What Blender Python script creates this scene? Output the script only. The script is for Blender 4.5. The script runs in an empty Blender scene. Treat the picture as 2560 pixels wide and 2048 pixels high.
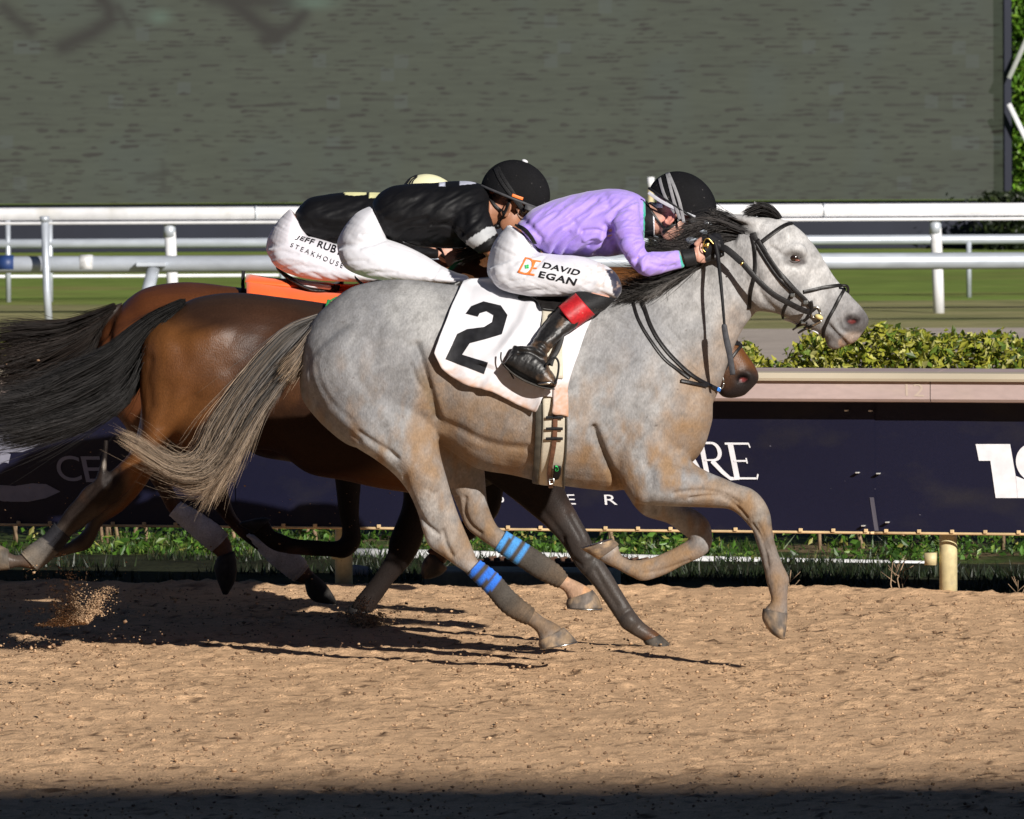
import bpy, bmesh, math, random
import numpy as np
from mathutils import Vector, Matrix
from mathutils.bvhtree import BVHTree
random.seed(7); rng = np.random.default_rng(7)
scene = bpy.context.scene; COL = scene.collection
R = math.radians
# ---------------------------------------------------------------- camera, sky, sun, exposure
FPX = 22190.0; CAMZ = 2.4; D0 = 35.0
PITCH = math.atan((1024-155)/FPX); ROLL = 0.0048
_F = np.array([0, math.cos(PITCH), -math.sin(PITCH)]); _R0 = np.array([1.0, 0, 0]); _U0 = np.cross(_R0, _F)
_R = _R0*math.cos(ROLL)-_U0*math.sin(ROLL); _U = _U0*math.cos(ROLL)+_R0*math.sin(ROLL)
CAM = np.array([0, 0, CAMZ])
cam = bpy.data.cameras.new('camera'); camo = bpy.data.objects.new('camera', cam); COL.objects.link(camo)
M = Matrix(((_R[0], _U[0], -_F[0], CAM[0]), (_R[1], _U[1], -_F[1], CAM[1]), (_R[2], _U[2], -_F[2], CAM[2]), (0, 0, 0, 1)))
camo.matrix_world = M
cam.sensor_width = 36; cam.lens = FPX/2560*36; cam.clip_start = 1; cam.clip_end = 3000
cam.dof.use_dof = True; cam.dof.focus_distance = D0-0.2; cam.dof.aperture_fstop = 20
scene.camera = camo
SUN = np.array([1.04, -1.88, .92]); SUN /= np.linalg.norm(SUN)
world = bpy.data.worlds.new('World'); scene.world = world; world.use_nodes = True
nt = world.node_tree; bg = nt.nodes['Background']; sky = nt.nodes.new('ShaderNodeTexSky')
sky.sky_type = 'NISHITA'; sky.sun_disc = False
sky.sun_elevation = math.asin(SUN[2]); sky.sun_rotation = math.atan2(SUN[0], SUN[1])
nt.links.new(sky.outputs[0], bg.inputs[0]); bg.inputs[1].default_value = 0.05; sky.air_density = .3; sky.dust_density = 0; sky.ozone_density = 1.5
sl = bpy.data.lights.new('sun', 'SUN'); sl.energy = 5.0; sl.angle = R(0.5); sl.color = (1, .95, .885)
so = bpy.data.objects.new('sun', sl); COL.objects.link(so)
so.rotation_euler = Vector(SUN).to_track_quat('Z', 'Y').to_euler(); so.location = (20, -20, 40)
vs = scene.view_settings; vs.view_transform = 'Standard'; vs.look = 'None'; vs.exposure = 0.35; vs.gamma = 1
scene.cycles.max_bounces = 6
# ---------------------------------------------------------------- tracing frames (photo pixels, 2560 wide)
S_ = 2560/2156
FR = dict(d=(0, 0, 1/S_), S=(0, 0, 1), A=(1200, 380, 3.08), B=(1600, 460, 3.0803), C=(620, 380, 2.695), D=(0, 640, 2.695),
          E=(700, 680, 2.3956), F=(0, 1000, 2.3956), G=(800, 1100, 2.3956), H=(1400, 900, 2.156), I=(1760, 760, 2.156),
          J=(1800, 0, 2.1566), K=(0, 0, 2.1566), L=(1560, 440, 4.791), M=(1080, 780, 4.3125), N=(0, 900, 3.194),
          O=(600, 1000, 2.876), Q=(640, 1250, 2.507), T=(1900, 1000, 3.0803))
def fr(f, p):
    if callable(f): return f(np.asarray(p, float))
    ox, oy, s = FR[f]; p = np.asarray(p, float)
    return p/s+np.array([ox, oy])
def P(p, Y):
    p = np.atleast_2d(np.asarray(p, float)); Y = np.broadcast_to(np.asarray(Y, float), (len(p),))
    u = (p[:, 0]-1280)/FPX; v = -(p[:, 1]-1024)/FPX
    d = _F[None]+u[:, None]*_R[None]+v[:, None]*_U[None]
    return CAM+d*(Y/d[:, 1])[:, None]
def P1(f, x, y, Y): return P([fr(f, (x, y))], Y)[0]
def proj(V):
    r = np.asarray(V)-CAM; z = r@_F
    return np.stack([1280+FPX*(r@_R)/z, 1024-FPX*(r@_U)/z], 1)
def lin(r, g, b):
    return tuple((c/255/12.92 if c/255 <= .04045 else ((c/255+.055)/1.055)**2.4) for c in (r, g, b))
# ---------------------------------------------------------------- numpy noise
def _h(i, j, s):
    n = (i*374761393+j*668265263+s*974634777) & 0xffffffff
    n = ((n ^ (n >> 13))*1274126177) & 0xffffffff
    return ((n ^ (n >> 16)) & 0xffff)/65535.0
def vn(x, y, s=0):
    i = np.floor(x).astype(np.int64); j = np.floor(y).astype(np.int64); a = x-i; b = y-j
    a = a*a*(3-2*a); b = b*b*(3-2*b)
    return (_h(i, j, s)*(1-a)+_h(i+1, j, s)*a)*(1-b)+(_h(i, j+1, s)*(1-a)+_h(i+1, j+1, s)*a)*b
def fbm(x, y, s=0, o=4):
    t = 0; a = .5
    for k in range(o): t = t+a*vn(x, y, s+k); x = x*2.03; y = y*2.03; a *= .5
    return t
# ---------------------------------------------------------------- geometry chunks
def cr(a, sub):
    a = np.asarray(a, float); n = len(a); out = []
    for i in range(n-1):
        p0 = a[max(i-1, 0)]; p1 = a[i]; p2 = a[i+1]; p3 = a[min(i+2, n-1)]
        for k in range(sub):
            t = k/sub
            out.append(.5*((2*p1)+(p2-p0)*t+(2*p0-5*p1+4*p2-p3)*t*t+(3*p1-p0-3*p2+p3)*t**3))
    out.append(a[-1]); return np.array(out)
def rings(rs):
    m, n = rs.shape[:2]; V = rs.reshape(-1, 3); F = []
    for i in range(m-1):
        for k in range(n):
            F.append((i*n+k, i*n+(k+1) % n, (i+1)*n+(k+1) % n, (i+1)*n+k))
    c0 = rs[0].mean(0); c1 = rs[-1].mean(0); V = np.vstack([V, c0, c1]); a = m*n
    for k in range(n):
        F.append((a, (k+1) % n, k)); F.append((a+1, (m-1)*n+k, (m-1)*n+(k+1) % n))
    return V, F
def loft(f, st, Y0, n=22, sub=5, sc=1.0, e=1.0, mirror=False):
    st = [tuple(s)+(0,)*(6-len(s)) for s in st]
    a = cr(np.array(st, float), sub) if sub > 1 else np.array(st, float)
    dy = a[:, 5]*(-1 if mirror else 1)
    A = P(fr(f, a[:, 0:2]), Y0+dy); B = P(fr(f, a[:, 2:4]), Y0+dy)
    mid = (A+B)/2; hf = (A-B)/2*sc; th = np.arange(n)*2*math.pi/n
    c = np.sign(np.cos(th))*np.abs(np.cos(th))**e; s = np.sign(np.sin(th))*np.abs(np.sin(th))**e
    rs = mid[:, None]+hf[:, None]*c[None, :, None]+np.array([0, 1, 0])[None, None]*(a[:, 4]*sc)[:, None, None]*s[None, :, None]
    return rings(rs)
def ell(c, r, Mx=None, o=(0, 0, 0), nu=20, nv=12):
    u = np.arange(nu)*2*math.pi/nu; v = np.linspace(.12, math.pi-.12, nv)
    g = np.stack([np.sin(v)[:, None]*np.cos(u)[None], np.sin(v)[:, None]*np.sin(u)[None], np.repeat(np.cos(v)[:, None], nu, 1)], 2)*np.array(r)+np.array(c)
    V, F = rings(g)
    if Mx is not None: V = V@np.asarray(Mx).T
    return V+np.array(o), F
def tube(p, r, n=8, flat=1.0):
    p = np.asarray(p, float); r = np.broadcast_to(np.asarray(r, float), (len(p),))
    t = np.gradient(p, axis=0); t /= np.linalg.norm(t, axis=1)[:, None]+1e-12
    ref = np.array([0, -1.0, 0]); a = ref-(t@ref)[:, None]*t
    bad = np.linalg.norm(a, axis=1) < .2
    a[bad] = np.array([1.0, 0, 0])-(t[bad]@np.array([1.0, 0, 0]))[:, None]*t[bad]
    a /= np.linalg.norm(a, axis=1)[:, None]; b = np.cross(t, a)
    th = np.arange(n)*2*math.pi/n
    return rings(p[:, None]+r[:, None, None]*(a[:, None]*np.cos(th)[None, :, None]*flat+b[:, None]*np.sin(th)[None, :, None]))
def ribbon(p, nrm, w, th):
    p = np.asarray(p, float); nrm = np.asarray(nrm, float)*np.ones_like(p); w = np.broadcast_to(np.asarray(w, float), (len(p),))
    t = np.gradient(p, axis=0); t /= np.linalg.norm(t, axis=1)[:, None]+1e-12
    s = np.cross(nrm, t); s /= np.linalg.norm(s, axis=1)[:, None]+1e-12; nn = np.cross(t, s)
    sg = np.sign((nn*nrm).sum(1)); nn *= sg[:, None]
    h = s*w[:, None]/2; q = nn*th/2
    prof = [(1, .6), (.8, 1), (-.8, 1), (-1, .6), (-1, -.6), (-.8, -1), (.8, -1), (1, -.6)]
    return rings(np.stack([p+h*a+q*b for a, b in prof], 1))
def box(c, s, Rz=0.0):
    x, y, z = np.array(s)/2; V = np.array([[i*x, j*y, k*z] for k in (-1, 1) for i, j in ((-1, -1), (1, -1), (1, 1), (-1, 1))])
    cs, sn = math.cos(Rz), math.sin(Rz); V = V@np.array([[cs, -sn, 0], [sn, cs, 0], [0, 0, 1]]).T+np.array(c)
    return V, [(3, 2, 1, 0), (4, 5, 6, 7), (0, 1, 5, 4), (1, 2, 6, 5), (2, 3, 7, 6), (3, 0, 4, 7)]
def cyl(p0, p1, r, n=16): return tube([p0, p1], r, n)
def merge(cs):
    V = []; F = []; k = 0
    for v, f in cs:
        V.append(v); F += [tuple(i+k for i in q) for q in f]; k += len(v)
    return np.vstack(V), F
def mesh(cs, name='m', recalc=True, smooth=True):
    if isinstance(cs, tuple): cs = [cs]
    V, F = merge(cs); me = bpy.data.meshes.new(name); me.from_pydata(V.tolist(), [], F); me.update()
    if recalc:
        bm = bmesh.new(); bm.from_mesh(me); bmesh.ops.recalc_face_normals(bm, faces=bm.faces); bm.to_mesh(me); bm.free()
    if smooth: me.polygons.foreach_set('use_smooth', [True]*len(me.polygons))
    return me
def bevelled(cs, w, name='m', seg=2):
    me = mesh(cs, name, smooth=False); bm = bmesh.new(); bm.from_mesh(me)
    bmesh.ops.bevel(bm, geom=list(bm.edges), offset=w, segments=seg, affect='EDGES', profile=.5); bm.to_mesh(me); bm.free(); return me
def voxel(cs, size, it=6, name='m'):
    me = mesh(cs, name); ob = bpy.data.objects.new('tmp', me); COL.objects.link(ob)
    m = ob.modifiers.new('r', 'REMESH'); m.mode = 'VOXEL'; m.voxel_size = size; m.adaptivity = 0
    if it: s = ob.modifiers.new('s', 'SMOOTH'); s.factor = .5; s.iterations = it
    dg = bpy.context.evaluated_depsgraph_get(); r = bpy.data.meshes.new_from_object(ob.evaluated_get(dg))
    bpy.data.objects.remove(ob); r.polygons.foreach_set('use_smooth', [True]*len(r.polygons)); r.name = name
    return r
def getV(me):
    v = np.empty(len(me.vertices)*3); me.vertices.foreach_get('co', v); return v.reshape(-1, 3)
def getN(me):
    v = np.empty(len(me.vertices)*3); me.vertices.foreach_get('normal', v); return v.reshape(-1, 3)
def setV(me, V): me.vertices.foreach_set('co', np.ascontiguousarray(V).ravel()); me.update()
def pdist(p, line):
    d = np.full(len(p), 1e9)
    for a, b in zip(line[:-1], line[1:]):
        ab = b-a; t = np.clip(((p-a)@ab)/(ab@ab+1e-9), 0, 1); d = np.minimum(d, np.linalg.norm(p-a-t[:, None]*ab, axis=1))
    return d
def sculpt(me, grooves=(), blobs=(), both=False, extra=None, ymid=None):
    """grooves (frame, points, width px, depth m); blobs (frame, x, y, rx, ry, height m)"""
    V = getV(me); N = getN(me); p = proj(V)
    side = np.ones(len(V)) if both else np.clip(-N[:, 1]*1.4+.15, 0, 1)
    if ymid is not None: side = side*(V[:, 1] < ymid)
    disp = np.zeros(len(V))
    for f, pts, w, dep in grooves:
        d = pdist(p, cr(fr(f, pts), 4)); disp -= dep*np.exp(-(d/w)**2)
    for f, x, y, rx, ry, h in blobs:
        c = fr(f, (x, y)); s = FR[f][2]; q = ((p[:, 0]-c[0])*s/rx)**2+((p[:, 1]-c[1])*s/ry)**2; disp += h*np.exp(-q)
    if extra is not None: disp += extra(p, V)
    setV(me, V+N*(disp*side)[:, None])
def paint(me, base, blobs=(), fn=None, lines=()):
    V = getV(me); p = proj(V); C = np.ones((len(V), 4)); C[:, :3] = base
    wob = .55+.9*fbm(p[:, 0]/26, p[:, 1]/26, 5, 4)
    for f, x, y, rx, ry, col, st in blobs:
        c = fr(f, (x, y)); s = FR[f][2]; q = np.sqrt(((p[:, 0]-c[0])*s/rx)**2+((p[:, 1]-c[1])*s/ry)**2)
        m = np.clip((1.35-q)/.7, 0, 1); m = np.clip(m*m*(3-2*m)*st*(wob if st < .9 else 1), 0, 1)[:, None]
        C[:, :3] = C[:, :3]*(1-m)+np.array(col)*m
    for f, pts, w, col, st in lines:
        m = (st*np.exp(-(pdist(p, cr(fr(f, pts), 4))/w)**2))[:, None]; C[:, :3] = C[:, :3]*(1-m)+np.array(col)*m
    if fn is not None: fn(p, V, C)
    a = me.color_attributes.new('Col', 'FLOAT_COLOR', 'POINT'); a.data.foreach_set('color', C.astype(np.float32).ravel())
# ---------------------------------------------------------------- objects
def obj(name, me, mat, parent=None, label=None, cat=None, group=None, kind=None):
    if not isinstance(me, bpy.types.Mesh): me = mesh(me, name)
    o = bpy.data.objects.new(name, me); COL.objects.link(o); me.name = name
    for m in (mat if isinstance(mat, (list, tuple)) else [mat]): me.materials.append(m)
    if parent is not None:
        o.parent = parent
        if parent.type == 'EMPTY': o.matrix_parent_inverse = Matrix.Translation(-parent.location)
    if label: o['label'] = label
    if cat: o['category'] = cat
    if group: o['group'] = group
    if kind: o['kind'] = kind
    return o
def thing(name, label, cat, loc, group=None):
    o = bpy.data.objects.new(name, None); COL.objects.link(o); o.location = Vector([float(c) for c in loc]); o['label'] = label; o['category'] = cat
    o.empty_display_size = .1
    if group: o['group'] = group
    bpy.context.view_layer.update()
    return o
def bvh(me):
    return BVHTree.FromPolygons([v.co[:] for v in me.vertices], [p.vertices[:] for p in me.polygons])
def onsurf(pts, trees, off=0.003, Yfb=None):
    """points on the first surface seen through photo pixels pts, lifted along the normal"""
    pts = np.atleast_2d(pts); L = []; N = []
    for q in pts:
        d = P([q], D0)[0]-CAM; d = Vector(d/np.linalg.norm(d)); best = None
        for t in trees:
            h = t.ray_cast(Vector(CAM), d)
            if h[0] is not None and (best is None or h[3] < best[3]): best = h
        if best is None: L.append(None); N.append(None)
        else:
            n = best[1]; n = n if n.dot(d) < 0 else -n
            L.append(np.array(best[0]+n*off)); N.append(np.array(n))
    ok = [i for i, l in enumerate(L) if l is not None]
    for i in range(len(L)):
        if L[i] is None:
            if ok:
                j = min(ok, key=lambda k: abs(k-i)); L[i] = P([pts[i]], L[j][1])[0]; N[i] = N[j]
            else: L[i] = P([pts[i]], Yfb or D0)[0]; N[i] = np.array([0, -1.0, 0])
    return np.array(L), np.array(N)
def smooth_rows(a, k=2):
    a = np.array(a)
    for _ in range(k): b = a.copy(); b[1:-1] = (a[:-2]+a[1:-1]*2+a[2:])/4; a = b
    return a
def strap(f, pts, trees, w, th=.004, off=.003, sub=8, Yfb=None, sm=3):
    L, N = onsurf(cr(fr(f, pts), sub), trees, off+th/2, Yfb); L = smooth_rows(L, sm); N = smooth_rows(N, sm+2)
    return ribbon(L, N, w, th)
def free(f, pts, Ys, w, th=.004, sub=8, nrm=(0, -1, 0)):
    a = cr(np.hstack([fr(f, pts), np.array(Ys, float)[:, None]]), sub); return ribbon(P(a[:, :2], a[:, 2]), nrm, w, th)
def rope(f, pts, Ys, r, sub=8, n=8):
    a = cr(np.hstack([fr(f, pts), np.array(Ys, float)[:, None]]), sub); return tube(P(a[:, :2], a[:, 2]), r, n)
# ---------------------------------------------------------------- lettering
_font = {}
def text2d(s, bold=0.0):
    cu = bpy.data.curves.new('t', 'FONT'); cu.body = s; cu.resolution_u = 6; cu.offset = bold; cu.space_character = 1+bold*3; ob = bpy.data.objects.new('t', cu); COL.objects.link(ob)
    dg = bpy.context.evaluated_depsgraph_get(); me = bpy.data.meshes.new_from_object(ob.evaluated_get(dg)); bpy.data.objects.remove(ob)
    V = getV(me)[:, :2]; V = (V-V.min(0))/(V.max(0)-V.min(0)); F = [tuple(p.vertices) for p in me.polygons]; bpy.data.meshes.remove(me)
    return V, F
def poly2d(polys):
    V = []; F = []
    for p in polys: F.append(tuple(range(len(V), len(V)+len(p)))); V += list(p)
    return np.array(V, float), F
def stroke2d(lines, w):
    """thick strokes (mitred) as quads in the unit square"""
    V = []; F = []
    for ln in lines:
        p = np.array(ln, float); t = np.gradient(p, axis=0); t /= np.linalg.norm(t, axis=1)[:, None]+1e-9; n = np.stack([-t[:, 1], t[:, 0]], 1)
        ww = w if np.ndim(w) else np.full(len(p), w); k = len(V); V += list(p+n*ww[:, None]/2)+list(p-n*ww[:, None]/2)
        for i in range(len(p)-1): F.append((k+i, k+i+1, k+len(p)+i+1, k+len(p)+i))
    return np.array(V), F
def decal(name, geo, f, quad, trees, mat, parent, off=.002, cut=0, Yfb=None, label=None):
    """geo in the unit square (v up) laid on a surface through the quad TL,TR,BR,BL"""
    V, F = geo; me = bpy.data.meshes.new(name); me.from_pydata([(x, y, 0) for x, y in V], [], F); bm = bmesh.new(); bm.from_mesh(me)
    if cut:
        for ax in (0, 1):
            for k in range(1, cut):
                no = (1, 0, 0) if ax == 0 else (0, 1, 0)
                bmesh.ops.bisect_plane(bm, geom=list(bm.verts)+list(bm.edges)+list(bm.faces), plane_co=(k/cut, k/cut, 0), plane_no=no)
    bmesh.ops.triangulate(bm, faces=bm.faces); bm.to_mesh(me); bm.free()
    q = fr(f, quad); V = getV(me); u = V[:, :1]; v = 1-V[:, 1:2]
    px = q[0]*(1-u)*(1-v)+q[1]*u*(1-v)+q[2]*u*v+q[3]*(1-u)*v
    L, N = onsurf(px, trees, off, Yfb); setV(me, L)
    return obj(name, me, mat, parent, label=label)
# ---------------------------------------------------------------- materials
def mat(name, col=None, rough=.5, spec=.5, metal=0.0, attr=False, n1=None, n2=None, bump=None, sheen=0, coat=0, stretch=(1, 1, 1), tint=None, emit=None, trans=0):
    """n1/n2 = (scale, low, high) multiply noise; bump = (scale, strength, distance); tint = (scale, colour, from, to)"""
    m = bpy.data.materials.new(name); m.use_nodes = True; t = m.node_tree; N = t.nodes; Lk = t.links; b = N['Principled BSDF']
    b.inputs['Roughness'].default_value = rough; b.inputs['Specular IOR Level'].default_value = spec; b.inputs['Metallic'].default_value = metal
    if sheen: b.inputs['Sheen Weight'].default_value = sheen
    if coat: b.inputs['Coat Weight'].default_value = coat; b.inputs['Coat Roughness'].default_value = .15
    tc = N.new('ShaderNodeTexCoord'); mp = N.new('ShaderNodeMapping'); mp.inputs['Scale'].default_value = stretch; Lk.new(tc.outputs['Object'], mp.inputs[0])
    if attr: a = N.new('ShaderNodeAttribute'); a.attribute_name = 'Col'; cs = a.outputs['Color']
    else: a = N.new('ShaderNodeRGB'); a.outputs[0].default_value = (*col, 1); cs = a.outputs[0]
    def noise(sc, det=5):
        n = N.new('ShaderNodeTexNoise'); n.inputs['Scale'].default_value = sc; n.inputs['Detail'].default_value = det; Lk.new(mp.outputs[0], n.inputs[0]); return n
    if tint:
        n = noise(tint[0]); r = N.new('ShaderNodeMapRange'); r.inputs[1].default_value = tint[2]; r.inputs[2].default_value = tint[3]; Lk.new(n.outputs[0], r.inputs[0])
        x = N.new('ShaderNodeMix'); x.data_type = 'RGBA'; Lk.new(r.outputs[0], x.inputs[0]); Lk.new(cs, x.inputs[6]); x.inputs[7].default_value = (*tint[1], 1); cs = x.outputs[2]
    for nn in (n1, n2):
        if nn:
            n = noise(nn[0]); r = N.new('ShaderNodeMapRange'); r.inputs[1].default_value = .3; r.inputs[2].default_value = .7; r.inputs[3].default_value = nn[1]; r.inputs[4].default_value = nn[2]
            Lk.new(n.outputs[0], r.inputs[0]); x = N.new('ShaderNodeMix'); x.data_type = 'RGBA'; x.blend_type = 'MULTIPLY'; x.inputs[0].default_value = 1
            Lk.new(cs, x.inputs[6]); Lk.new(r.outputs[0], x.inputs[7]); cs = x.outputs[2]
    Lk.new(cs, b.inputs['Base Color'])
    if bump:
        n = noise(bump[0], 6); k = N.new('ShaderNodeBump'); k.inputs['Strength'].default_value = bump[1]; k.inputs['Distance'].default_value = bump[2]
        Lk.new(n.outputs[0], k.inputs['Height']); Lk.new(k.outputs[0], b.inputs['Normal'])
    if emit: Lk.new(cs, b.inputs['Emission Color']); b.inputs['Emission Strength'].default_value = emit
    if trans: b.inputs['Transmission Weight'].default_value = trans
    return m
MT = {}
MT['black_leather'] = mat('black_leather', (.009, .008, .008), .42, .3, n1=(60, .6, 1.8), bump=(240, .25, .002))
MT['black_rubber'] = mat('black_rubber', (.012, .012, .013), .6, .2, n1=(200, .6, 1.6), bump=(300, .3, .002))
MT['brown_leather'] = mat('brown_leather', (.13, .06, .035), .45, n1=(50, .6, 1.3), bump=(200, .2, .002))
MT['steel'] = mat('steel', (.55, .54, .5), .28, metal=1, n1=(80, .6, 1.1))
MT['gold'] = mat('gold', (.75, .52, .16), .3, metal=1)
MT['letter_black'] = mat('letter_black', (.009, .009, .011), .6, .2, n1=(40, .7, 1.6))
MT['letter_white'] = mat('letter_white', (.72, .72, .76), .5, n1=(25, .9, 1.05))
MT['letter_grey'] = mat('letter_grey', (.24, .24, .30), .5, n1=(25, .85, 1.05))
MT['letter_orange'] = mat('letter_orange', (.85, .2, .04), .5)
MT['letter_green'] = mat('letter_green', (.03, .5, .12), .5)
MT['hoof'] = mat('hoof', None, .65, .25, attr=True, n1=(22, .55, 1.25), n2=(120, .8, 1.15), bump=(90, .35, .003), stretch=(1, 1, .5))
MT['eye'] = mat('eye', (.02, .01, .007), .04, .8, coat=1)
MT['hair'] = mat('hair', None, .5, .22, attr=True)
# ================================================================ THE SETTING
AY = R(15); YR = 40.35; ES = np.array([math.cos(AY), -math.sin(AY), 0]); ET = np.array([math.sin(AY), math.cos(AY), 0])
def rp(s, t, z=0.0): return np.array([0, YR, 0])+ES*s+ET*t+np.array([0, 0, z])
def rpv(s, t, z): return np.array([0, YR, 0])+ES*np.asarray(s)[..., None]+ET*np.asarray(t)[..., None]+np.array([0, 0, 1.0])*np.asarray(z)[..., None]
def onplane(f, x, y, t):
    d = P([fr(f, (x, y))], D0)[0]-CAM; k = (t-(CAM-np.array([0, YR, 0]))@ET)/(d@ET); q = CAM+d*k-np.array([0, YR, 0])
    return q@ES, q[2]
def Yg(y, z=0.0): return FPX*(CAMZ-z)/(y-155)
def gridmesh(X, name, smooth=True):
    m, n = X.shape[:2]; me = bpy.data.meshes.new(name); i = np.arange((m-1)*(n-1)); a = (i//(n-1))*n+i % (n-1)
    F = np.stack([a, a+1, a+n+1, a+n], 1); me.from_pydata(X.reshape(-1, 3).tolist(), [], F.tolist()); me.update()
    if smooth: me.polygons.foreach_set('use_smooth', [True]*len(me.polygons))
    return me
GZ = -0.06
def sheet(name, y0, y1, z, m, x0=-400, x1=400):
    X = np.array([[[x0, y0, z], [x1, y0, z]], [[x0, y1, z], [x1, y1, z]]], float); return obj(name, gridmesh(X, name), m, kind='structure')
m_grass = mat('grass_ground', (.045, .065, .018), .9, .1, n1=(3, .5, 1.5), n2=(40, .5, 1.5), tint=(1.6, (.15, .11, .06), .5, .62), bump=(30, .5, .03))
sheet('grass_ground', 20, 1500, GZ, m_grass, -1500, 1500)
m_verge = mat('verge_shade', (.018, .020, .010), .95, .1, n1=(6, .5, 1.5), n2=(40, .5, 1.5), bump=(30, .5, .03))  # near-black tone puts the banner and rail shade into the ground colour
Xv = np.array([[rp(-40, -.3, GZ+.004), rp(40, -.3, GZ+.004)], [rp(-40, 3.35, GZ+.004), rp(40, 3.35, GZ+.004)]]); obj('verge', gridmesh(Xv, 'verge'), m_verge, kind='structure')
m_path = mat('path_dirt', (.40, .345, .30), .95, .1, n1=(4, .85, 1.12), n2=(30, .85, 1.15), stretch=(.3, 1, 1))
sheet('path', Yg(990, GZ), Yg(826, GZ), GZ+.004, m_path)
m_turf1 = mat('turf_pale', (.255, .235, .11), .9, .1, n1=(.9, .9, 1.1), n2=(9, .8, 1.2), tint=(1.2, (.12, .14, .045), .45, .7), stretch=(.35, .8, 1))
sheet('turf', Yg(826, GZ), Yg(757, GZ), GZ+.004, m_turf1)
m_turf2 = mat('turf_green', (.155, .215, .045), .9, .1, n1=(.6, .82, 1.15), n2=(7, .8, 1.2), tint=(.9, (.19, .18, .06), .5, .72), stretch=(.3, .6, 1))
sheet('turf', Yg(757, GZ), 160, GZ+.004, m_turf2)
# dirt track: one finely modelled sheet, its far edge a low loose lip
ss = np.concatenate([np.linspace(-80, -3.7, 14), np.arange(-3.6, 6.2, .0185), np.linspace(6.3, 80, 14)])
tt = np.concatenate([np.linspace(-60, -16, 12), np.arange(-15.5, -7, .04), np.arange(-7, -.01, .021), [0.0, .06, .14]])
Sg, Tg = np.meshgrid(ss, tt)
z = .022*(fbm(Sg/.9, Tg/.9, 1, 3)-.45)+.009*(fbm(Sg/.12, Tg/.14, 11, 3)-.45)
cl = np.clip(fbm(Sg/.06, Tg/.05, 21, 3)-.47, 0, 1); z += .05*cl
hole = np.clip(fbm(Sg/.11, Tg/.13, 31, 2)-.56, 0, 1); z -= .11*hole
for j in range(5): z += .004*np.sin((Tg+.05*np.sin(Sg*1.3+j))*2*math.pi/(.43+.11*j))*.5
lip = np.exp(-((Tg+.16)/.2)**2); z += lip*(.035+.05*(fbm(Sg/.35, Tg/9, 41, 3)-.45))
z = np.where(Tg > -.005, np.where(Tg > .1, -.2, np.where(Tg > .03, -.05, z)), z)
me_dirt = gridmesh(rpv(Sg, Tg, z), 'dirt_track'); V = getV(me_dirt)
n1 = fbm(Sg/.5, Tg/.5, 51, 4).ravel(); n2 = fbm(Sg/.045, Tg/.06, 61, 2).ravel(); n3 = fbm(Sg/1.6, Tg/.35, 71, 3).ravel()
C = np.ones((len(V), 4)); C[:, :3] = np.array([.60, .39, .228])*(.82+.34*n1+.12*n3)[:, None]
k = np.clip((n2-.49)*8, 0, .85)[:, None]*(.35+.9*np.clip((vn(Sg.ravel()/.13, Tg.ravel()/.2, 81)-.35)*2, 0, 1))[:, None]
C[:, :3] = C[:, :3]*(1-k)+np.array([.12, .07, .04])*k
k = np.clip((hole.ravel()*9), 0, .6)[:, None]; C[:, :3] = C[:, :3]*(1-k)+np.array([.13, .075, .042])*k
a = me_dirt.color_attributes.new('Col', 'FLOAT_COLOR', 'POINT'); a.data.foreach_set('color', C.astype(np.float32).ravel())
m_dirt = mat('dirt', None, .95, .1, attr=True, n1=(26, .86, 1.12), n2=(140, .8, 1.2), bump=(120, .6, .012))
obj('dirt_track', me_dirt, m_dirt, kind='structure')
# loose clods on the dirt
def lumps(pos, size, seed=1, dark=.3):
    size = np.minimum(size, .0125)
    g = np.random.default_rng(seed); base = np.array([[1, 0, 0], [-1, 0, 0], [0, 1, 0], [0, -1, 0], [0, 0, 1], [0, 0, -1]], float)
    Ft = [(0, 2, 4), (2, 1, 4), (1, 3, 4), (3, 0, 4), (2, 0, 5), (1, 2, 5), (3, 1, 5), (0, 3, 5)]
    Nn = len(pos); q = g.normal(size=(Nn, 3, 3)); Q = np.linalg.qr(q)[0]
    V = (base[None]*g.uniform(.6, 1.3, (Nn, 6, 1)))*np.asarray(size)[:, None, None]; V = np.einsum('nij,nkj->nki', Q, V)*np.array([1.15, 1.15, .8])+pos[:, None]
    F = (np.array(Ft)[None]+np.arange(Nn)[:, None, None]*6).reshape(-1, 3)
    me = bpy.data.meshes.new('lumps'); me.from_pydata(V.reshape(-1, 3).tolist(), [], F.tolist()); me.update(); me.polygons.foreach_set('use_smooth', [True]*len(F))
    c = np.where(g.uniform(size=(Nn, 1)) < dark, np.array([[.21, .13, .078]]), np.array([[.47, .31, .185]]))*g.uniform(.7, 1.15, (Nn, 1)); C = np.ones((Nn*6, 4)); C[:, :3] = np.repeat(c, 6, 0)
    at = me.color_attributes.new('Col', 'FLOAT_COLOR', 'POINT'); at.data.foreach_set('color', C.astype(np.float32).ravel()); return me
N_ = 15000; sc_ = rng.uniform(-3.2, 5.5, N_); tc_ = -rng.uniform(.1, 13, N_)**1.0
m_clod = mat('clod_dirt', None, .95, .1, attr=True, n2=(90, .8, 1.2))
obj('dirt_clods', lumps(rpv(sc_, tc_, .006+.016*rng.uniform(size=N_)), rng.gamma(1.7, .0013, N_)+.0022, 3, .45), m_clod, kind='stuff', label='small loose clods scattered over the tan dirt track', cat='dirt clods')
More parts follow.
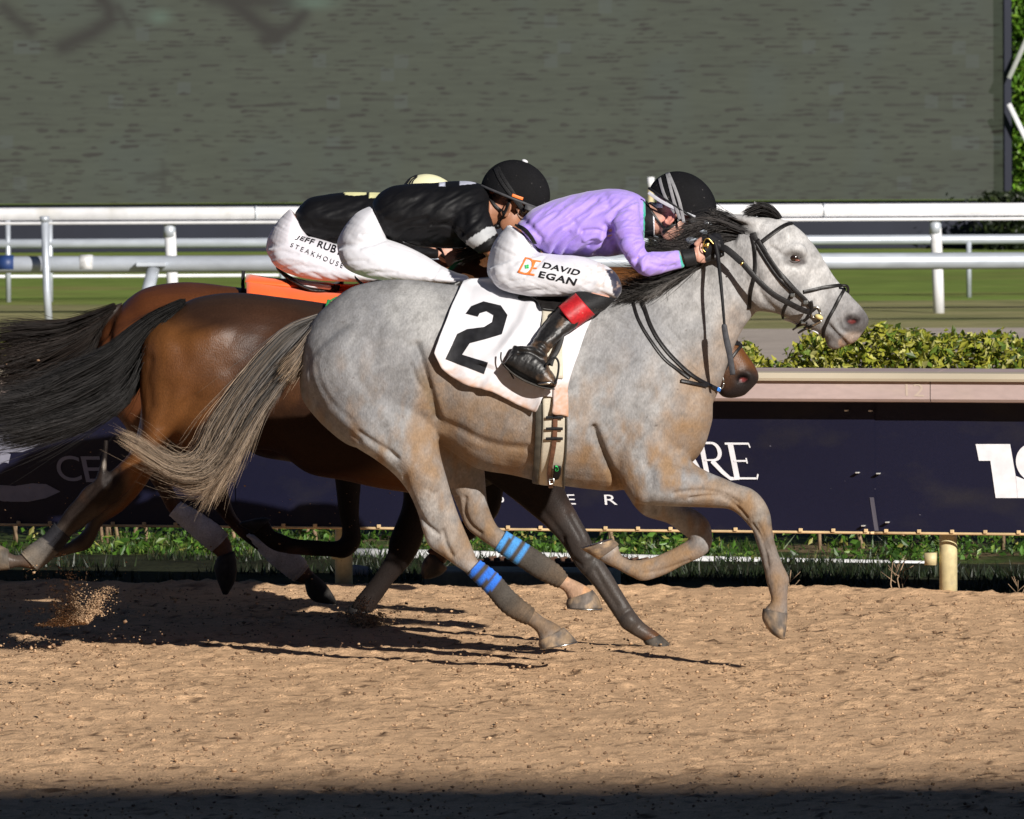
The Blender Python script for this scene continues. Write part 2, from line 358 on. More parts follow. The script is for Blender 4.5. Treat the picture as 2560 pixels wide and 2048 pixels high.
# ---------------------------------------------------------------- inner rail
def extr(prof, s0, s1, n=2, wob=None):
    s = np.linspace(s0, s1, n); rs = np.array([[rp(x, t, zz) for t, zz in prof] for x in s]); return rings(rs)
TB = -.10
zt = lambda y, x=2300, t=TB: onplane('S', x, y, t)[1]
s0r, s1r = -6.5, 6.5
rail = thing('safety_rail', 'tan capped inner safety rail standing along the far edge of the dirt', 'rail', rp(0, 0, 0))
za, zb, zc = zt(935, t=-.26), zt(951, t=-.26), zt(1005, t=-.26)
m_cap = mat('cap_pinkish', (.43, .335, .315), .5, .4, n1=(3, .88, 1.08), n2=(60, .94, 1.05), stretch=(.25, 1, 1), tint=(5, (.44, .36, .30), .5, .7))
m_lip = mat('cap_lip', (.47, .41, .31), .5, .4, n1=(3, .85, 1.1), stretch=(.3, 1, 1))
for i, (a0, a1) in enumerate(((s0r, -1.24), (-1.236, 2.0), (2.004, s1r))):
    pr = [(-.26, zb-.003), (-.262, zc+.012), (-.25, zc), (-.22, zc-.004), (-.18, zc+.01), (.28, zc+.03), (.30, zb), (.1, za+.012), (-.2, za-.002)]
    obj('rail_cover', mesh([extr(pr, a0, a1)], smooth=False), m_cap, rail)
pr = [(-.262, zb+.003), (-.285, zb-.004), (-.29, zb+.008), (-.275, za+.003), (-.21, za+.008), (-.2, za+.002), (-.24, zb)]
obj('rail_lip', mesh([extr(pr, s0r, s1r)], smooth=False), m_lip, rail)
m_post = mat('post_cream', (.62, .53, .30), .5, .4, n1=(4, .75, 1.1), n2=(40, .85, 1.1), tint=(8, (.45, .40, .30), .52, .7))
for xx in (2371, 860, -650):
    sp = onplane('S', xx, 1480, .0)[0]
    po = obj('post', [tube([rp(sp, 0.0, zz) for zz in (-.1, .2, zc+.02)], .0405, 20)], m_post, rail)
    obj('bracket', [box(rp(sp-.075 if xx > 1500 else sp-.02, -.02, .16), (.05, .05, .055), -AY)], m_post, po)
# faint stencilled figure on the cap
trees_cap = [bvh(o.data) for o in rail.children if o.name.startswith('rail_cover')]
m_sten = mat('stencil_paint', (.47, .385, .32), .6, .3)
decal('lettering', text2d('12'), 'I', [(1085, 425), (1185, 432), (1187, 500), (1087, 495)], trees_cap, m_sten, rail, .0015)
# ---------------------------------------------------------------- banners
m_ban = mat('banner_navy', (.006, .0065, .021), .45, .3, n1=(2, .88, 1.12), n2=(160, .9, 1.1), tint=(5, (.016, .015, .022), .56, .75), bump=(300, .2, .002), stretch=(.5, 1, 1))
m_rope = mat('banner_hem', (.62, .45, .25), .6, .3, n1=(10, .7, 1.15))
m_eye = mat('eyelet_metal', (.7, .7, .68), .4, metal=.6)
m_scuff = mat('scuff', (.075, .07, .09), .8, .2)
def banner(s0, s1, label, name='banner', tofs=0.0):
    zb1 = onplane('S', 1280+540*(s0+s1)/2, 1331, TB)[1]
    zb0, zt0 = zt(1331), zc+.006
    g = thing(name, label, 'banner', rp((s0+s1)/2, TB, zb0), 'navy banners hung on the safety rail')
    s = np.linspace(s0, s1, 60); zz = np.linspace(zb0, zt0, 14); A, B = np.meshgrid(s, zz)
    fl = (B-zb0)/(zt0-zb0)
    e = np.minimum(A-s0, s1-A); t = TB+.012*np.sin(A*2.3)*(1-fl)+.010*(fbm(A/.5, B/.4, 3, 3)-.45)+tofs
    front = rpv(A, t, B); back = rpv(A, t+.004, B)
    m, n = A.shape; me = bpy.data.meshes.new('p'); V = np.vstack([front.reshape(-1, 3), back.reshape(-1, 3)]); F = []
    for k, fl_ in ((0, 0), (m*n, 1)):
        for i in range(m-1):
            for j in range(n-1):
                q = (k+i*n+j, k+i*n+j+1, k+(i+1)*n+j+1, k+(i+1)*n+j); F.append(q if not fl_ else q[::-1])
    bd = [(0, j) for j in range(n)]+[(i, n-1) for i in range(1, m)]+[(m-1, j) for j in range(n-2, -1, -1)]+[(i, 0) for i in range(m-2, 0, -1)]
    ix = [i*n+j for i, j in bd]
    me.from_pydata(V.tolist(), [], F); me.update(); me.polygons.foreach_set('use_smooth', [True]*len(F))
    pn = obj('panel', me, m_ban, g)
    obj('hem', [tube([rp(x, TB-.004+.012*math.sin(x*2.3), zb0-.004) for x in np.linspace(s0, s1, 40)], .0062, 8)], m_rope, g)
    for x in np.arange(s0+.08, s1, .1515):
        obj('clip', bevelled([box(rp(x, TB-.012+.012*math.sin(x*2.3), zb0+.006), (.017, .012, .016), -AY)], .002), m_rope, g)
    return g, pn, bvh(pn.data)
sA = onplane('S', 2185, 1200, TB)[0]; sB = onplane('S', 600, 1200, TB)[0]
bL = banner(s0r, sB, 'navy banner at the left with a pale round logo and the letters CE', tofs=.007)
bM_ = banner(sB-.02, sA+.004, 'middle navy banner with white RE lettering, behind the grey horse')
bR = banner(sA-.02, s1r, 'navy banner at the right with a big white number at the frame edge', tofs=.007)
# lettering
decal('lettering', text2d('R'), 'S', [(1722, 1112), (1815, 1112), (1838, 1196), (1745, 1196)], [bM_[2]], MT['letter_white'], bM_[0], .003)
# serif R and E drawn as strokes
def ser(name, lines, quad, b, w): return [decal(name, stroke2d([l], ww), 'H', quad, [b[2]], MT['letter_white'], b[0], .004+.0007*i) for i, (l, ww) in enumerate(zip(lines, w))]
for o in [o for o in bM_[0].children if o.name.startswith('lettering')]: bpy.data.objects.remove(o)
QR = [(735, 440), (890, 440), (930, 645), (775, 645)]
th = np.linspace(-math.pi/2, math.pi/2, 14)
def union(*gs):
    V = []; F = []; k = 0
    for v, f in gs: V.append(np.asarray(v)); F += [tuple(i+k for i in q) for q in f]; k += len(v)
    return np.vstack(V), F
def letter(name, strokes, f, quad, b, m):
    """each stroke overlaps the next: lay them a hair apart"""
    gs = []
    for i, (l, w) in enumerate(strokes): gs.append(stroke2d([l], w))
    os_ = decal(name, union(*gs), f, quad, [b[2]], m, b[0], .004)
    V = getV(os_.data); k = 0
    for i, (v, _) in enumerate(gs): V[k:k+len(v)] -= ET*.0006*i; k += len(v)
    setV(os_.data, V); return os_
letter('lettering', [([(.16, 1), (.16, 0)], .17), ([(.02, .02), (.34, .02)], .045), ([(.16, .965), (.5, .965)], .06),
    ([(.5+.25*math.cos(x), .74+.225*math.sin(x)) for x in th[::-1]], np.interp(th[::-1], [-1.6, 0, 1.6], [.05, .15, .05])), ([(.16, .515), (.5, .515)], .045),
    ([(.42, .5), (.72, .2), (.95, .03), (1.25, .025)], np.array([.15, .13, .1, .05]))], 'H', QR, bM_, MT['letter_white'])
QE = [(888, 445), (1035, 445), (1075, 643), (928, 643)]
letter('lettering', [([(.2, 1), (.2, 0)], .2), ([(.0, .97), (.86, .97)], .055), ([(.86, .99), (.9, .86)], .05), ([(.2, .50), (.68, .50)], .05), ([(.68, .58), (.68, .43)], .05),
    ([(.03, .025), (.9, .025)], .055), ([(.92, .0), (1.0, .14)], .05)], 'H', QE, bM_, MT['letter_white'])
QA = [(600, 440), (730, 440), (790, 645), (580, 645)]
letter('lettering', [([(.5, 1), (.0, 0)], .08), ([(.5, 1), (.9, 0)], .2), ([(.2, .36), (.75, .36)], .05)], 'H', QA, bM_, MT['letter_white'])
for ch, q in (('P', (1066, 338, 1106, 402)), ('E', (1475, 326, 1530, 386)), ('R', (1702, 328, 1780, 388))):
    x0, y0, x1, y1 = q; decal('lettering', text2d(ch), 'G', [(x0, y0), (x1-6, y0), (x1+4, y1), (x0+6, y1)], [bM_[2]], MT['letter_white'], bM_[0], .004)
# big figure at the right
decal('lettering', poly2d([[(0, 1), (.62, 1), (.79, 0), (.36, 0), (.265, .69), (.06, .69)]]), 'T', [(1662, 340), (2090, 340), (2090, 755), (1662, 755)], [bR[2]], MT['letter_white'], bR[0], .004)
def ringpoly(cx, cy, r0, r1, a0, a1, n=28, sx=1):
    A = np.linspace(a0, a1, n); V = [(cx+r1*math.cos(a)*sx, cy+r1*math.sin(a)) for a in A]+[(cx+r0*math.cos(a)*sx, cy+r0*math.sin(a)) for a in A]
    return np.array(V), [(i, i+1, n+i+1, n+i) for i in range(n-1)]
decal('lettering', ringpoly(.5, .5, .22, .5, 0, 2*math.pi, 40), 'T', [(1955, 335), (2255, 335), (2290, 640), (1990, 640)], [bR[2]], MT['letter_white'], bR[0], .0045)
decal('lettering', poly2d([[(0, 1), (1, .66), (1, 0), (.1, 0)]]), 'T', [(1972, 585), (2110, 585), (2110, 755), (1972, 755)], [bR[2]], MT['letter_white'], bR[0], .005)
# round logo and CE at the left
lg = ringpoly(.0, .5, .30, .5, -math.pi*1.62, -math.pi*.27, 40)
decal('logo', lg, 'N', [(40, 740), (300, 740), (300, 1130), (40, 1130)], [bL[2]], MT['letter_grey'], bL[0], .004)
decal('logo', poly2d([[(0, 0), (.0, .75), (.3, .95), (.8, 1), (.97, 1), (.92, .6), (.8, .3), (.6, .05)]]), 'N', [(-120, 590), (385, 590), (385, 742), (-120, 742)], [bL[2]], MT['letter_grey'], bL[0], .0045)
decal('logo', poly2d([[(0, .95), (.35, .85), (.6, 1), (.8, .95), (1, .55), (.8, .2), (.55, 0), (.3, 0), (.0, .15)]]), 'N', [(-80, 985), (485, 985), (485, 1132), (-80, 1132)], [bL[2]], MT['letter_grey'], bL[0], .005)
decal('lettering', text2d('C'), 'N', [(440, 765), (630, 765), (660, 968), (470, 968)], [bL[2]], MT['letter_grey'], bL[0], .004)
decal('lettering', text2d('E'), 'N', [(645, 770), (800, 770), (830, 975), (690, 975)], [bL[2]], MT['letter_grey'], bL[0], .004)
decal('lettering', text2d('N'), 'O', [(340, 160), (480, 160), (500, 300), (345, 265)], [bL[2], bM_[2]], MT['letter_grey'], bL[0], .004)
# bright eyelets, seam tape, scuffs
for x, y in ((760, 558), (920, 565), (805, 967), (990, 940), (675, 80), (860, 82)):
    b = bM_ if x < 840 else bR; s_, z_ = onplane('T', x, y, TB)
    obj('eyelet', bevelled([box(rp(s_, TB-.022, z_), (.016, .03, .006), -AY)], .0015), m_eye, b[0])
decal('tape', poly2d([[(0, 0), (1, 0), (1, 1), (0, 1)]]), 'T', [(846, 750), (878, 750), (916, 1008), (884, 1008)], [bM_[2], bR[2]], m_scuff, bR[0], .004)
gs = []
for x, y in [(670, 625), (555, 682), (580, 720), (690, 805), (880, 686), (820, 688), (1240, 885), (80, 356), (830, 272)]:
    s_, z_ = onplane('T', x, y, TB); obj('scuff', [ell((0, 0, 0), (rng.uniform(.006, .014), .002, .003), None, rp(s_, TB+.0005, z_), 8, 5)], m_scuff, (bM_ if x < 850 else bR)[0])
# ---------------------------------------------------------------- leaves and grass
def leaves(pos, size, cols, seed, flat=.5, aspect=.5):
    g = np.random.default_rng(seed); n = len(pos); a = g.normal(size=(n, 3)); a /= np.linalg.norm(a, axis=1)[:, None]
    b = g.normal(size=(n, 3)); b[:, 2] *= flat; b -= (b*a).sum(1)[:, None]*a; b /= np.linalg.norm(b, axis=1)[:, None]; c = np.cross(a, b)
    s = np.asarray(size)[:, None]; V = np.stack([pos-a*s, pos+b*s*aspect+c*s*.15, pos+a*s, pos-b*s*aspect+c*s*.15], 1).reshape(-1, 3)
    i = np.arange(n)*4; F = np.concatenate([np.stack([i, i+1, i+2], 1), np.stack([i, i+2, i+3], 1)])
    me = bpy.data.meshes.new('leaves'); me.from_pydata(V.tolist(), [], F.tolist()); me.update(); C = np.ones((n*4, 4)); C[:, :3] = np.repeat(cols, 4, 0)
    at = me.color_attributes.new('Col', 'FLOAT_COLOR', 'POINT'); at.data.foreach_set('color', C.astype(np.float32).ravel()); return me
def leafmat(name, tr=.25):
    m = mat(name, None, .45, .4, attr=True); t = m.node_tree; b = t.nodes['Principled BSDF']
    x = t.nodes.new('ShaderNodeBsdfTranslucent'); mx = t.nodes.new('ShaderNodeMixShader'); mx.inputs[0].default_value = tr
    t.links.new(t.nodes['Attribute'].outputs['Color'], x.inputs[0]); o = t.nodes['Material Output']
    t.links.new(b.outputs[0], mx.inputs[1]); t.links.new(x.outputs[0], mx.inputs[2]); t.links.new(mx.outputs[0], o.inputs[0]); return m
m_leaf = leafmat('leaf')
m_stem = mat('bark', (.32, .22, .14), .8, .2, n1=(30, .6, 1.3))
def pick(n, cols, p, seed):
    g = np.random.default_rng(seed); c = np.array(cols)[g.choice(len(cols), n, p=p)]; return c*g.uniform(.7, 1.25, (n, 1))
def hedge(s0, s1, t0, label, seed, h0=.98):
    g = np.random.default_rng(seed); ln = s1-s0; r = thing('hedge', label, 'hedge', rp((s0+s1)/2, t0, GZ), 'yellow green hedges behind the rail')
    n = int(7500*ln); s = g.uniform(s0, s1, n); t = t0+g.normal(0, .2, n).clip(-.4, .4)
    end = np.minimum(1, np.sqrt(np.minimum(s-s0, s1-s)/.25+.02))
    top = (h0+.10*(fbm(s/.3, s*0, seed, 3)-.45)+.10*(vn(s/.09, t/.09, seed+5)-.5))*(.55+.45*end)-.6*(t-t0)**2
    zz = GZ+.34+(top-.34)*g.beta(1.6, .8, n); pos = rpv(s, t, zz)
    up = np.clip((zz-.45)/.5, 0, 1)
    col = pick(n, [(.37, .36, .05), (.48, .46, .16), (.26, .28, .03), (.11, .17, .02), (.055, .09, .014)], [.29, .14, .27, .19, .11], seed+1000)
    obj('foliage', leaves(pos, g.uniform(.014, .033, n), col, seed+2000), m_leaf, r)
    for k in range(int(ln*5)):
        x = g.uniform(s0, s1); y = t0+g.uniform(-.2, .2); b = rp(x, y, GZ); e = rp(x+g.uniform(-.14, .14), y+g.uniform(-.1, .1), .5)
        obj('stem', [tube([b, (b+e)/2+g.normal(0, .02, 3), e], [.011, .009, .007], 6)], m_stem, r)
TH = 4.6
sg = [onplane('S', x, 900, TH)[0] for x in (1600, 1985, 1930, 3200)]
hedge(-7.5, sg[1], TH, 'yellow green hedge in the gap by the bay muzzle, mostly behind the horses', 11, 1.06)
hedge(sg[2], 7.0, TH-.1, 'long leafy yellow green hedge behind the rail at the right', 12, 1.09)
def blades(pos, h, cols, seed):
    g = np.random.default_rng(seed); n = len(pos); a = g.uniform(0, 6.28, n); d = np.stack([np.cos(a), np.sin(a), 0*a], 1); w = .005+0*a
    tip = pos+np.stack([g.normal(0, .4, n), g.normal(0, .4, n), 1+0*a], 1)*h[:, None]
    V = np.stack([pos-d*w[:, None], pos+d*w[:, None], tip], 1).reshape(-1, 3); F = np.arange(3*n).reshape(-1, 3)
    me = bpy.data.meshes.new('blades'); me.from_pydata(V.tolist(), [], F.tolist()); me.update(); C = np.ones((n*3, 4)); C[:, :3] = np.repeat(cols, 3, 0)
    at = me.color_attributes.new('Col', 'FLOAT_COLOR', 'POINT'); at.data.foreach_set('color', C.astype(np.float32).ravel()); return me
n = 34000; s = rng.uniform(-3.6, 3.4, n); t = rng.uniform(.1, 5.2, n); den = fbm(s/.5, t/.4, 8, 3); keep = den > .42+.1*rng.uniform(size=n); s, t = s[keep], t[keep]; n = len(s)
col = pick(n, [(.04, .085, .015), (.07, .12, .022), (.15, .15, .05), (.02, .045, .01)], [.38, .27, .13, .22], 4); shade_zone = (t < 3.35+.25*(fbm(s/.3, t*0, 3, 3)-.45)); col[shade_zone] = pick(int(shade_zone.sum()), [(.012, .022, .008), (.02, .032, .01), (.03, .03, .014)], [.5, .35, .15], 14)  # blades nearer the rail coloured near-black, standing in for the banner's shade
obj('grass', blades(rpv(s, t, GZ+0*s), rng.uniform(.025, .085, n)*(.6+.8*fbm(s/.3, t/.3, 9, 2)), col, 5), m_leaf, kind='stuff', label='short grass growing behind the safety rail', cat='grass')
n = 6500; s = rng.uniform(-3.6, 3.4, n); t = rng.uniform(3.4, 4.7, n); keep = fbm(s/.35, t/.6, 18, 3) > .43; s, t = s[keep], t[keep]; n = len(s)
zz = GZ+rng.beta(1.2, 2, n)*.30*np.clip((t-3.3)/1.1, .25, 1); col = pick(n, [(.07, .16, .018), (.035, .085, .012), (.15, .23, .04), (.30, .28, .07)], [.36, .40, .18, .06], 6)
obj('weeds', leaves(rpv(s, t, zz), rng.uniform(.012, .032, n), col, 7), m_leaf, kind='stuff', label='low leafy weeds at the foot of the hedge', cat='weeds')
# dry weed stalks in the shade
for i, (x, y, hh) in enumerate(((1045, 1500, .16), (1100, 1505, .2), (230, 1495, .07), (1985, 1510, .05))):
    s_ = onplane('T', x, y, .12)[0]; g = np.random.default_rng(40+i); b = rp(s_, .12, GZ)
    cs = [tube([b, b+np.array([g.normal(0, .02), 0, hh*.6]), b+np.array([g.normal(.02, .03), 0, hh+.05])], [.004, .003, .0015], 5)]
    for k in range(6):
        q = b+np.array([0, 0, .05+hh*g.uniform(.1, .8)]); cs.append(tube([q, q+np.array([g.normal(0, .05), g.normal(0, .02), .05])], [.002, .001], 4))
    lab = ['dry brown weed stalk in the banner shade, just left of the taller one', 'taller dry brown weed stalk in the banner shade left of the cream post', 'short dry weed stub beside the grey horse\'s raised front foot', 'tiny dry weed stub right of the cream post'][i]
    obj('weed_stalk', cs, m_stem, label=lab, cat='weed', group='dry weeds at the track edge')
# white irrigation pipe, concrete kerb, stones
m_wpipe = mat('pipe_white', (.70, .70, .70), .4, .4, n1=(5, .85, 1.05))
TPI = 3.42; za_ = onplane('S', 1100, 1386, TPI)
pa = onplane('S', 885, 1386, TPI)[0]; pb = onplane('S', 2330, 1386, TPI)[0]
obj('pipe', [tube([rp(x, TPI, za_[1]-.012*(x-pa)) for x in np.linspace(pa, pb, 12)], .027, 14)], m_wpipe, label='white pipe lying along the grass behind the rail', cat='pipe')
m_conc = mat('concrete', (.34, .33, .28), .9, .2, n1=(6, .7, 1.15), n2=(50, .85, 1.1), bump=(60, .4, .006))
ka = onplane('S', 1060, 1450, .9)[0]; kb = onplane('S', 1500, 1450, .9)[0]; kz = onplane('S', 1200, 1428, .9)[1]
obj('concrete_slab', bevelled([box(rp((ka+kb)/2, 1.1, (kz+GZ-.1)/2), (kb-ka, .4, kz-GZ+.1), -AY)], .012), m_conc, label='low grey concrete slab behind the grey horse\'s hind feet', cat='slab')
m_rust = mat('rusty_iron', (.13, .07, .045), .8, .3, n1=(20, .5, 1.5), bump=(40, .5, .01))
obj('grate', bevelled([box(rp((ka+kb)/2+.02, 1.9, kz-.02), (kb-ka+.1, .22, .025), -AY)]+[box(rp(ka+.05+.05*i, 1.9, kz), (.012, .2, .02), -AY) for i in range(int((kb-ka)/.05))], .002), m_rust, label='rusty iron grate between the white pipe and the concrete slab', cat='grate')
m_rock = mat('stone', (.42, .33, .29), .9, .2, n1=(12, .7, 1.15), bump=(40, .5, .01))
for i, (x, y, r_) in enumerate(((850, 1190, .05), (890, 1168, .03), (745, 1200, .035))):
    s_, z_ = onplane('O', x, y, 1.9); 
    me = voxel([ell((0, 0, 0), (r_*1.4, r_, r_*.7), None, rp(s_, 1.9, GZ+r_*.4), 16, 10)], .008, 2); V = getV(me); setV(me, V+getN(me)*(.018*(fbm(V[:, 0]*22, V[:, 2]*22+V[:, 1]*9, i, 3)-.45))[:, None])
    obj('stone', me, m_rock, label=['largest pinkish stone in the grass under the banner', 'small stone right of the largest pinkish stone', 'stone left of the largest pinkish stone, in the grass'][i], cat='stone', group='stones in the grass')
# ---------------------------------------------------------------- far rails
m_wht = mat('rail_white', (.74, .74, .76), .45, .4, n1=(1.5, .88, 1.05), n2=(12, .93, 1.04), tint=(2.5, (.56, .54, .48), .58, .8))
m_galv = mat('galvanised', (.50, .54, .60), .42, .5, metal=.35, n1=(1.2, .75, 1.15), n2=(14, .9, 1.1), stretch=(.4, 1, 1))
def px(x, y, Y): return P([(x, y)], Y)[0]
def prism(prof, x0, x1): return rings(np.array([[(x, y, z_) for y, z_ in prof] for x in (x0, x1)]))
Y1 = Yg(789, GZ); A0 = px(2340, 508, Y1)[2]; A1 = px(2340, 541, Y1)[2]; A2 = px(2340, 544, Y1)[2]; A3 = px(2340, 551, Y1)[2]
r1 = thing('running_rail', 'large white running rail of the turf course with thick white posts', 'rail', (0, Y1, GZ))
pr = [(Y1-.05, A1+.003), (Y1-.075, A1+.02), (Y1-.075, A0-.03), (Y1-.05, A0-.005), (Y1+.03, A0), (Y1+.05, A1+.003)]
obj('rail_board', [prism(pr, -14, 14)], m_wht, r1)
obj('rail_lip', [prism([(Y1-.085, A2), (Y1-.085, A3), (Y1+.02, A3), (Y1+.02, A2)], -14, 14)], m_wht, r1)
for x in (1460, 2060, 640): obj('joint', [box((px(x, 530, Y1)[0], Y1-.02, (A0+A1)/2), (.012, .125, A0-A1+.006))], m_galv, r1)
for x in (2342, 428, -1480, 4250):
    X = px(x, 700, Y1)[0]; po = obj('post', [tube([(X-.012, Y1, A3+.01), (X+.01, Y1-.0, .3), (X+.02, Y1, GZ-.02)], .055, 16)], m_wht, r1)
    obj('collar', [tube([(X-.012, Y1, A3-.13), (X-.012, Y1, A3-.005)], .058, 16)], m_galv, po)
Y2_ = Yg(812, GZ)
def pipe(Y, ya, yb, x=1280): a, b = px(x, ya, Y)[2], px(x, yb, Y)[2]; return (a+b)/2, (a-b)/2
r2 = thing('guard_rail', 'nearer thick galvanised pipe guard rail crossing the turf', 'rail', (0, Y2_, GZ))
zc2, rr = pipe(Y2_, 636, 678); obj('pipe', [tube([(-14, Y2_, zc2+.012), (0, Y2_, zc2), (14, Y2_, zc2-.01)], rr, 20)], m_galv, r2)
X = px(116, 700, Y2_-.3)[0]; t_ = px(111, 541, Y2_-.3)[2]
obj('post', [tube([(X-.015, Y2_-.25, t_), (X, Y2_-.25, .3), (X+.02, Y2_-.25, GZ)], .036, 14), tube([(X-.015, Y2_-.25, t_-.05), (X-.015, Y2_-.25, t_)], .046, 14)], m_galv, r2)
p0, p1 = px(385, 665, Y2_-.1), px(352, 800, Y2_-.4); obj('brace', [tube([p0, p1], .06, 14)], m_galv, r2)
obj('clamp', bevelled([box(px(378, 661, Y2_-.13), (.28, .12, .04))], .006), m_galv, r2)
m_blue = mat('band_blue', (.015, .04, .14), .5); m_pale = mat('band_pale', (.6, .6, .6), .6, n1=(20, .6, 1.2))
for x, w_, mm in ((16, .07, m_blue), (216, .06, m_pale)):
    X = px(x, 650, Y2_)[0]; obj('band', [tube([(X-w_, Y2_, zc2+.011), (X+w_, Y2_, zc2+.011)], rr+.004, 20)], mm, r2)
Y3_ = Yg(750, GZ)
r3 = thing('guard_rail', 'farther thin galvanised guard rail on slim posts behind the white rail', 'rail', (0, Y3_, GZ))
zc3, r3r = pipe(Y3_, 592, 616); obj('pipe', [tube([(-16, Y3_, zc3), (16, Y3_, zc3)], r3r, 16)], m_galv, r3)
zl, rl = pipe(Y3_, 682, 689); obj('lower_rail', [tube([(-16, Y3_, zl), (px(1100, 680, Y3_)[0], Y3_, zl)], rl+.003, 10)], m_wht, r3)
for x in (21, 126, 706, 1500, 2422, 3000):
    X = px(x, 700, Y3_)[0]; obj('post', [tube([(X, Y3_-.02, px(x, 545, Y3_)[2] if x < 200 else zc3), (X, Y3_-.02, GZ)], .027, 12)], m_galv, r3)
mk = thing('marker_post', 'pale short post top rising just behind the purple rider\'s helmet', 'post', px(1627, 789, Y1+.6))
X = px(1627, 460, Y1+.6); obj('pole', [tube([(X[0], X[1], GZ), (X[0], X[1], px(1627, 474, Y1+.6)[2])], .03, 12)], m_post, mk)
obj('cap', [tube([(X[0], X[1], px(1627, 472, Y1+.6)[2]), (X[0], X[1], px(1627, 443, Y1+.6)[2])], .036, 12)], m_wht, mk)
# ---------------------------------------------------------------- video screen
YS = Yg(627, GZ); xr = px(2508, 250, YS)[0]; zb_ = px(1500, 503, YS)[2]
sc_t = thing('video_screen', 'huge trackside video screen showing galloping legs on grey brown dirt', 'screen', (0, YS, GZ))
m_dark = mat('screen_base_navy', (.012, .014, .026), .6, .3, n1=(1, .8, 1.2))
obj('base_wall', bevelled([box(((xr-30)/2+.04, YS+.8, (zb_+GZ)/2-.02), (xr+30, 1.5, zb_-GZ-.03))], .02), m_dark, sc_t)
obj('cabinet', bevelled([box(((xr-30)/2, YS+.9, (zb_+9.5)/2), (xr+30, 1.6, 9.5-zb_))], .02), m_dark, sc_t)
bw = px(2527, 250, YS)[0]-xr
obj('border', bevelled([box((xr+bw/2+.002, YS+.7, 4.7), (bw, 1.7, 9.6))], .01), m_dark, sc_t)
xs = np.concatenate([np.linspace(-30, px(-40, 0, YS)[0], 20), np.linspace(px(-36, 0, YS)[0], xr, 840)]); zs = np.concatenate([np.linspace(zb_, px(0, -20, YS)[2], 170), np.linspace(px(0, -16, YS)[2], 9.5, 20)])
A, B = np.meshgrid(xs, zs); X3 = np.stack([A, 0*A+YS+.085, B], 2); me = gridmesh(X3, 'picture'); p = proj(getV(me))
x, y = p[:, 0], p[:, 1]; c = np.ones((len(p), 4)); base = np.array(lin(95, 101, 85))
c[:, :3] = base*(.86+.22*fbm(x/300, y/60, 2, 3)+.22*(fbm(x/60, y/6, 3, 3)-.45)*1.5)[:, None]
blk = (vn(np.floor(x/34)*3.1, np.floor(y/34)*5.3, 9) > .9)*1.0; c[:, :3] = c[:, :3]*(1-.3*blk[:, None])+np.array(lin(112, 120, 118))*.3*blk[:, None]
cold = np.clip((fbm(x/120, y/200, 12, 2)-.4)*2, 0, .35)[:, None]; c[:, :3] = c[:, :3]*(1-cold)+np.array(lin(96, 106, 98))*cold
sz = .8+y/900
yy = y+7*vn(x/190, y/60, 31)+5*vn(x/45, y/40, 33); rw = 10.5+2*vn(x*0, y/70, 35); d1 = vn(x/(21+13*vn(x*0+np.floor(yy/rw)*3.7, y*0, 36))+37.7*np.floor(yy/rw), y*0+3.3, 6)*(1-np.abs((yy/rw) % 1-.5)*1.3)+.16*(vn(x/9, y/4, 7)-.5); k = np.clip((d1-.47)*5.5, 0, 1)*(.45+.6*vn(x/60, y/14, 8)); k = np.clip(k, 0, .9); k = k[:, None]
c[:, :3] = c[:, :3]*(1-k)+np.array(lin(60, 55, 50))*k
for pts, w_, st in (([(20, 40), (90, 110), (165, 170)], 19, .8), ([(540, -20), (590, 50), (590, 110), (500, 175), (340, 250)], 23, .95), ([(640, 40), (700, 140)], 11, .6), ([(1150, -15), (1300, 0), (1560, 15)], 24, .9),
        ([(1250, 10), (1380, 120), (1490, 195)], 23, 1), ([(1640, 70), (1580, 140), (1430, 218)], 18, .95), ([(750, 970), (900, 930)], 10, .5), ([(1640, 1060), (1760, 1015), (1890, 985)], 8, .45), ([(880, 880), (880, 1000)], 8, .3)):
    k = (st*np.exp(-(pdist(p, fr('K', pts))/w_)**2))[:, None]; c[:, :3] = c[:, :3]*(1-k)+np.array(lin(58, 55, 49))*k
for (kx, ky, rx, ry) in ((1690, 15, 120, 35), (860, 90, 60, 40)):
    q = fr('K', (kx, ky)); k = .5*np.exp(-((x-q[0])/rx*2.2)**2-((y-q[1])/ry*2.2)**2)[:, None]; c[:, :3] = c[:, :3]*(1-k)+np.array(lin(130, 158, 138))*k
at = me.color_attributes.new('Col', 'FLOAT_COLOR', 'POINT'); at.data.foreach_set('color', c.astype(np.float32).ravel())
m_scr = mat('screen_picture', None, .7, .2, attr=True, emit=.44)
t_ = m_scr.node_tree; b_ = t_.nodes['Principled BSDF']
for l in list(t_.links):
    if l.to_socket == b_.inputs['Base Color']: t_.links.remove(l)
b_.inputs['Base Color'].default_value = (.012, .012, .012, 1)
obj('picture', me, m_scr, sc_t)
# clipped hedge wall with white trellis slats right of the screen
g = np.random.default_rng(77); hx0 = px(2530, 250, YS)[0]; n = 16000
pos = np.stack([g.uniform(hx0, hx0+2.2, n), YS-.1+g.uniform(0, .5, n)-.12*fbm(g.uniform(0, 9, n), g.uniform(0, 9, n), 1, 2), g.uniform(GZ+.4, 5.5, n)], 1)
col = pick(n, [(.12, .26, .02), (.08, .19, .015), (.2, .34, .04), (.04, .09, .01)], [.4, .3, .15, .15], 78)
hw = thing('hedge_wall', 'tall clipped bright green hedge wall right of the video screen', 'hedge', (hx0+1.1, YS+.2, GZ))
obj('foliage', leaves(pos, g.uniform(.03, .07, n), col, 79), m_leaf, hw)
obj('trunk_frame', [box((hx0+1.1, YS+.5, 2.7), (2.2, .3, 5.4))], mat('hedge_core', (.03, .06, .012), .9, n1=(8, .5, 1.4)), hw)
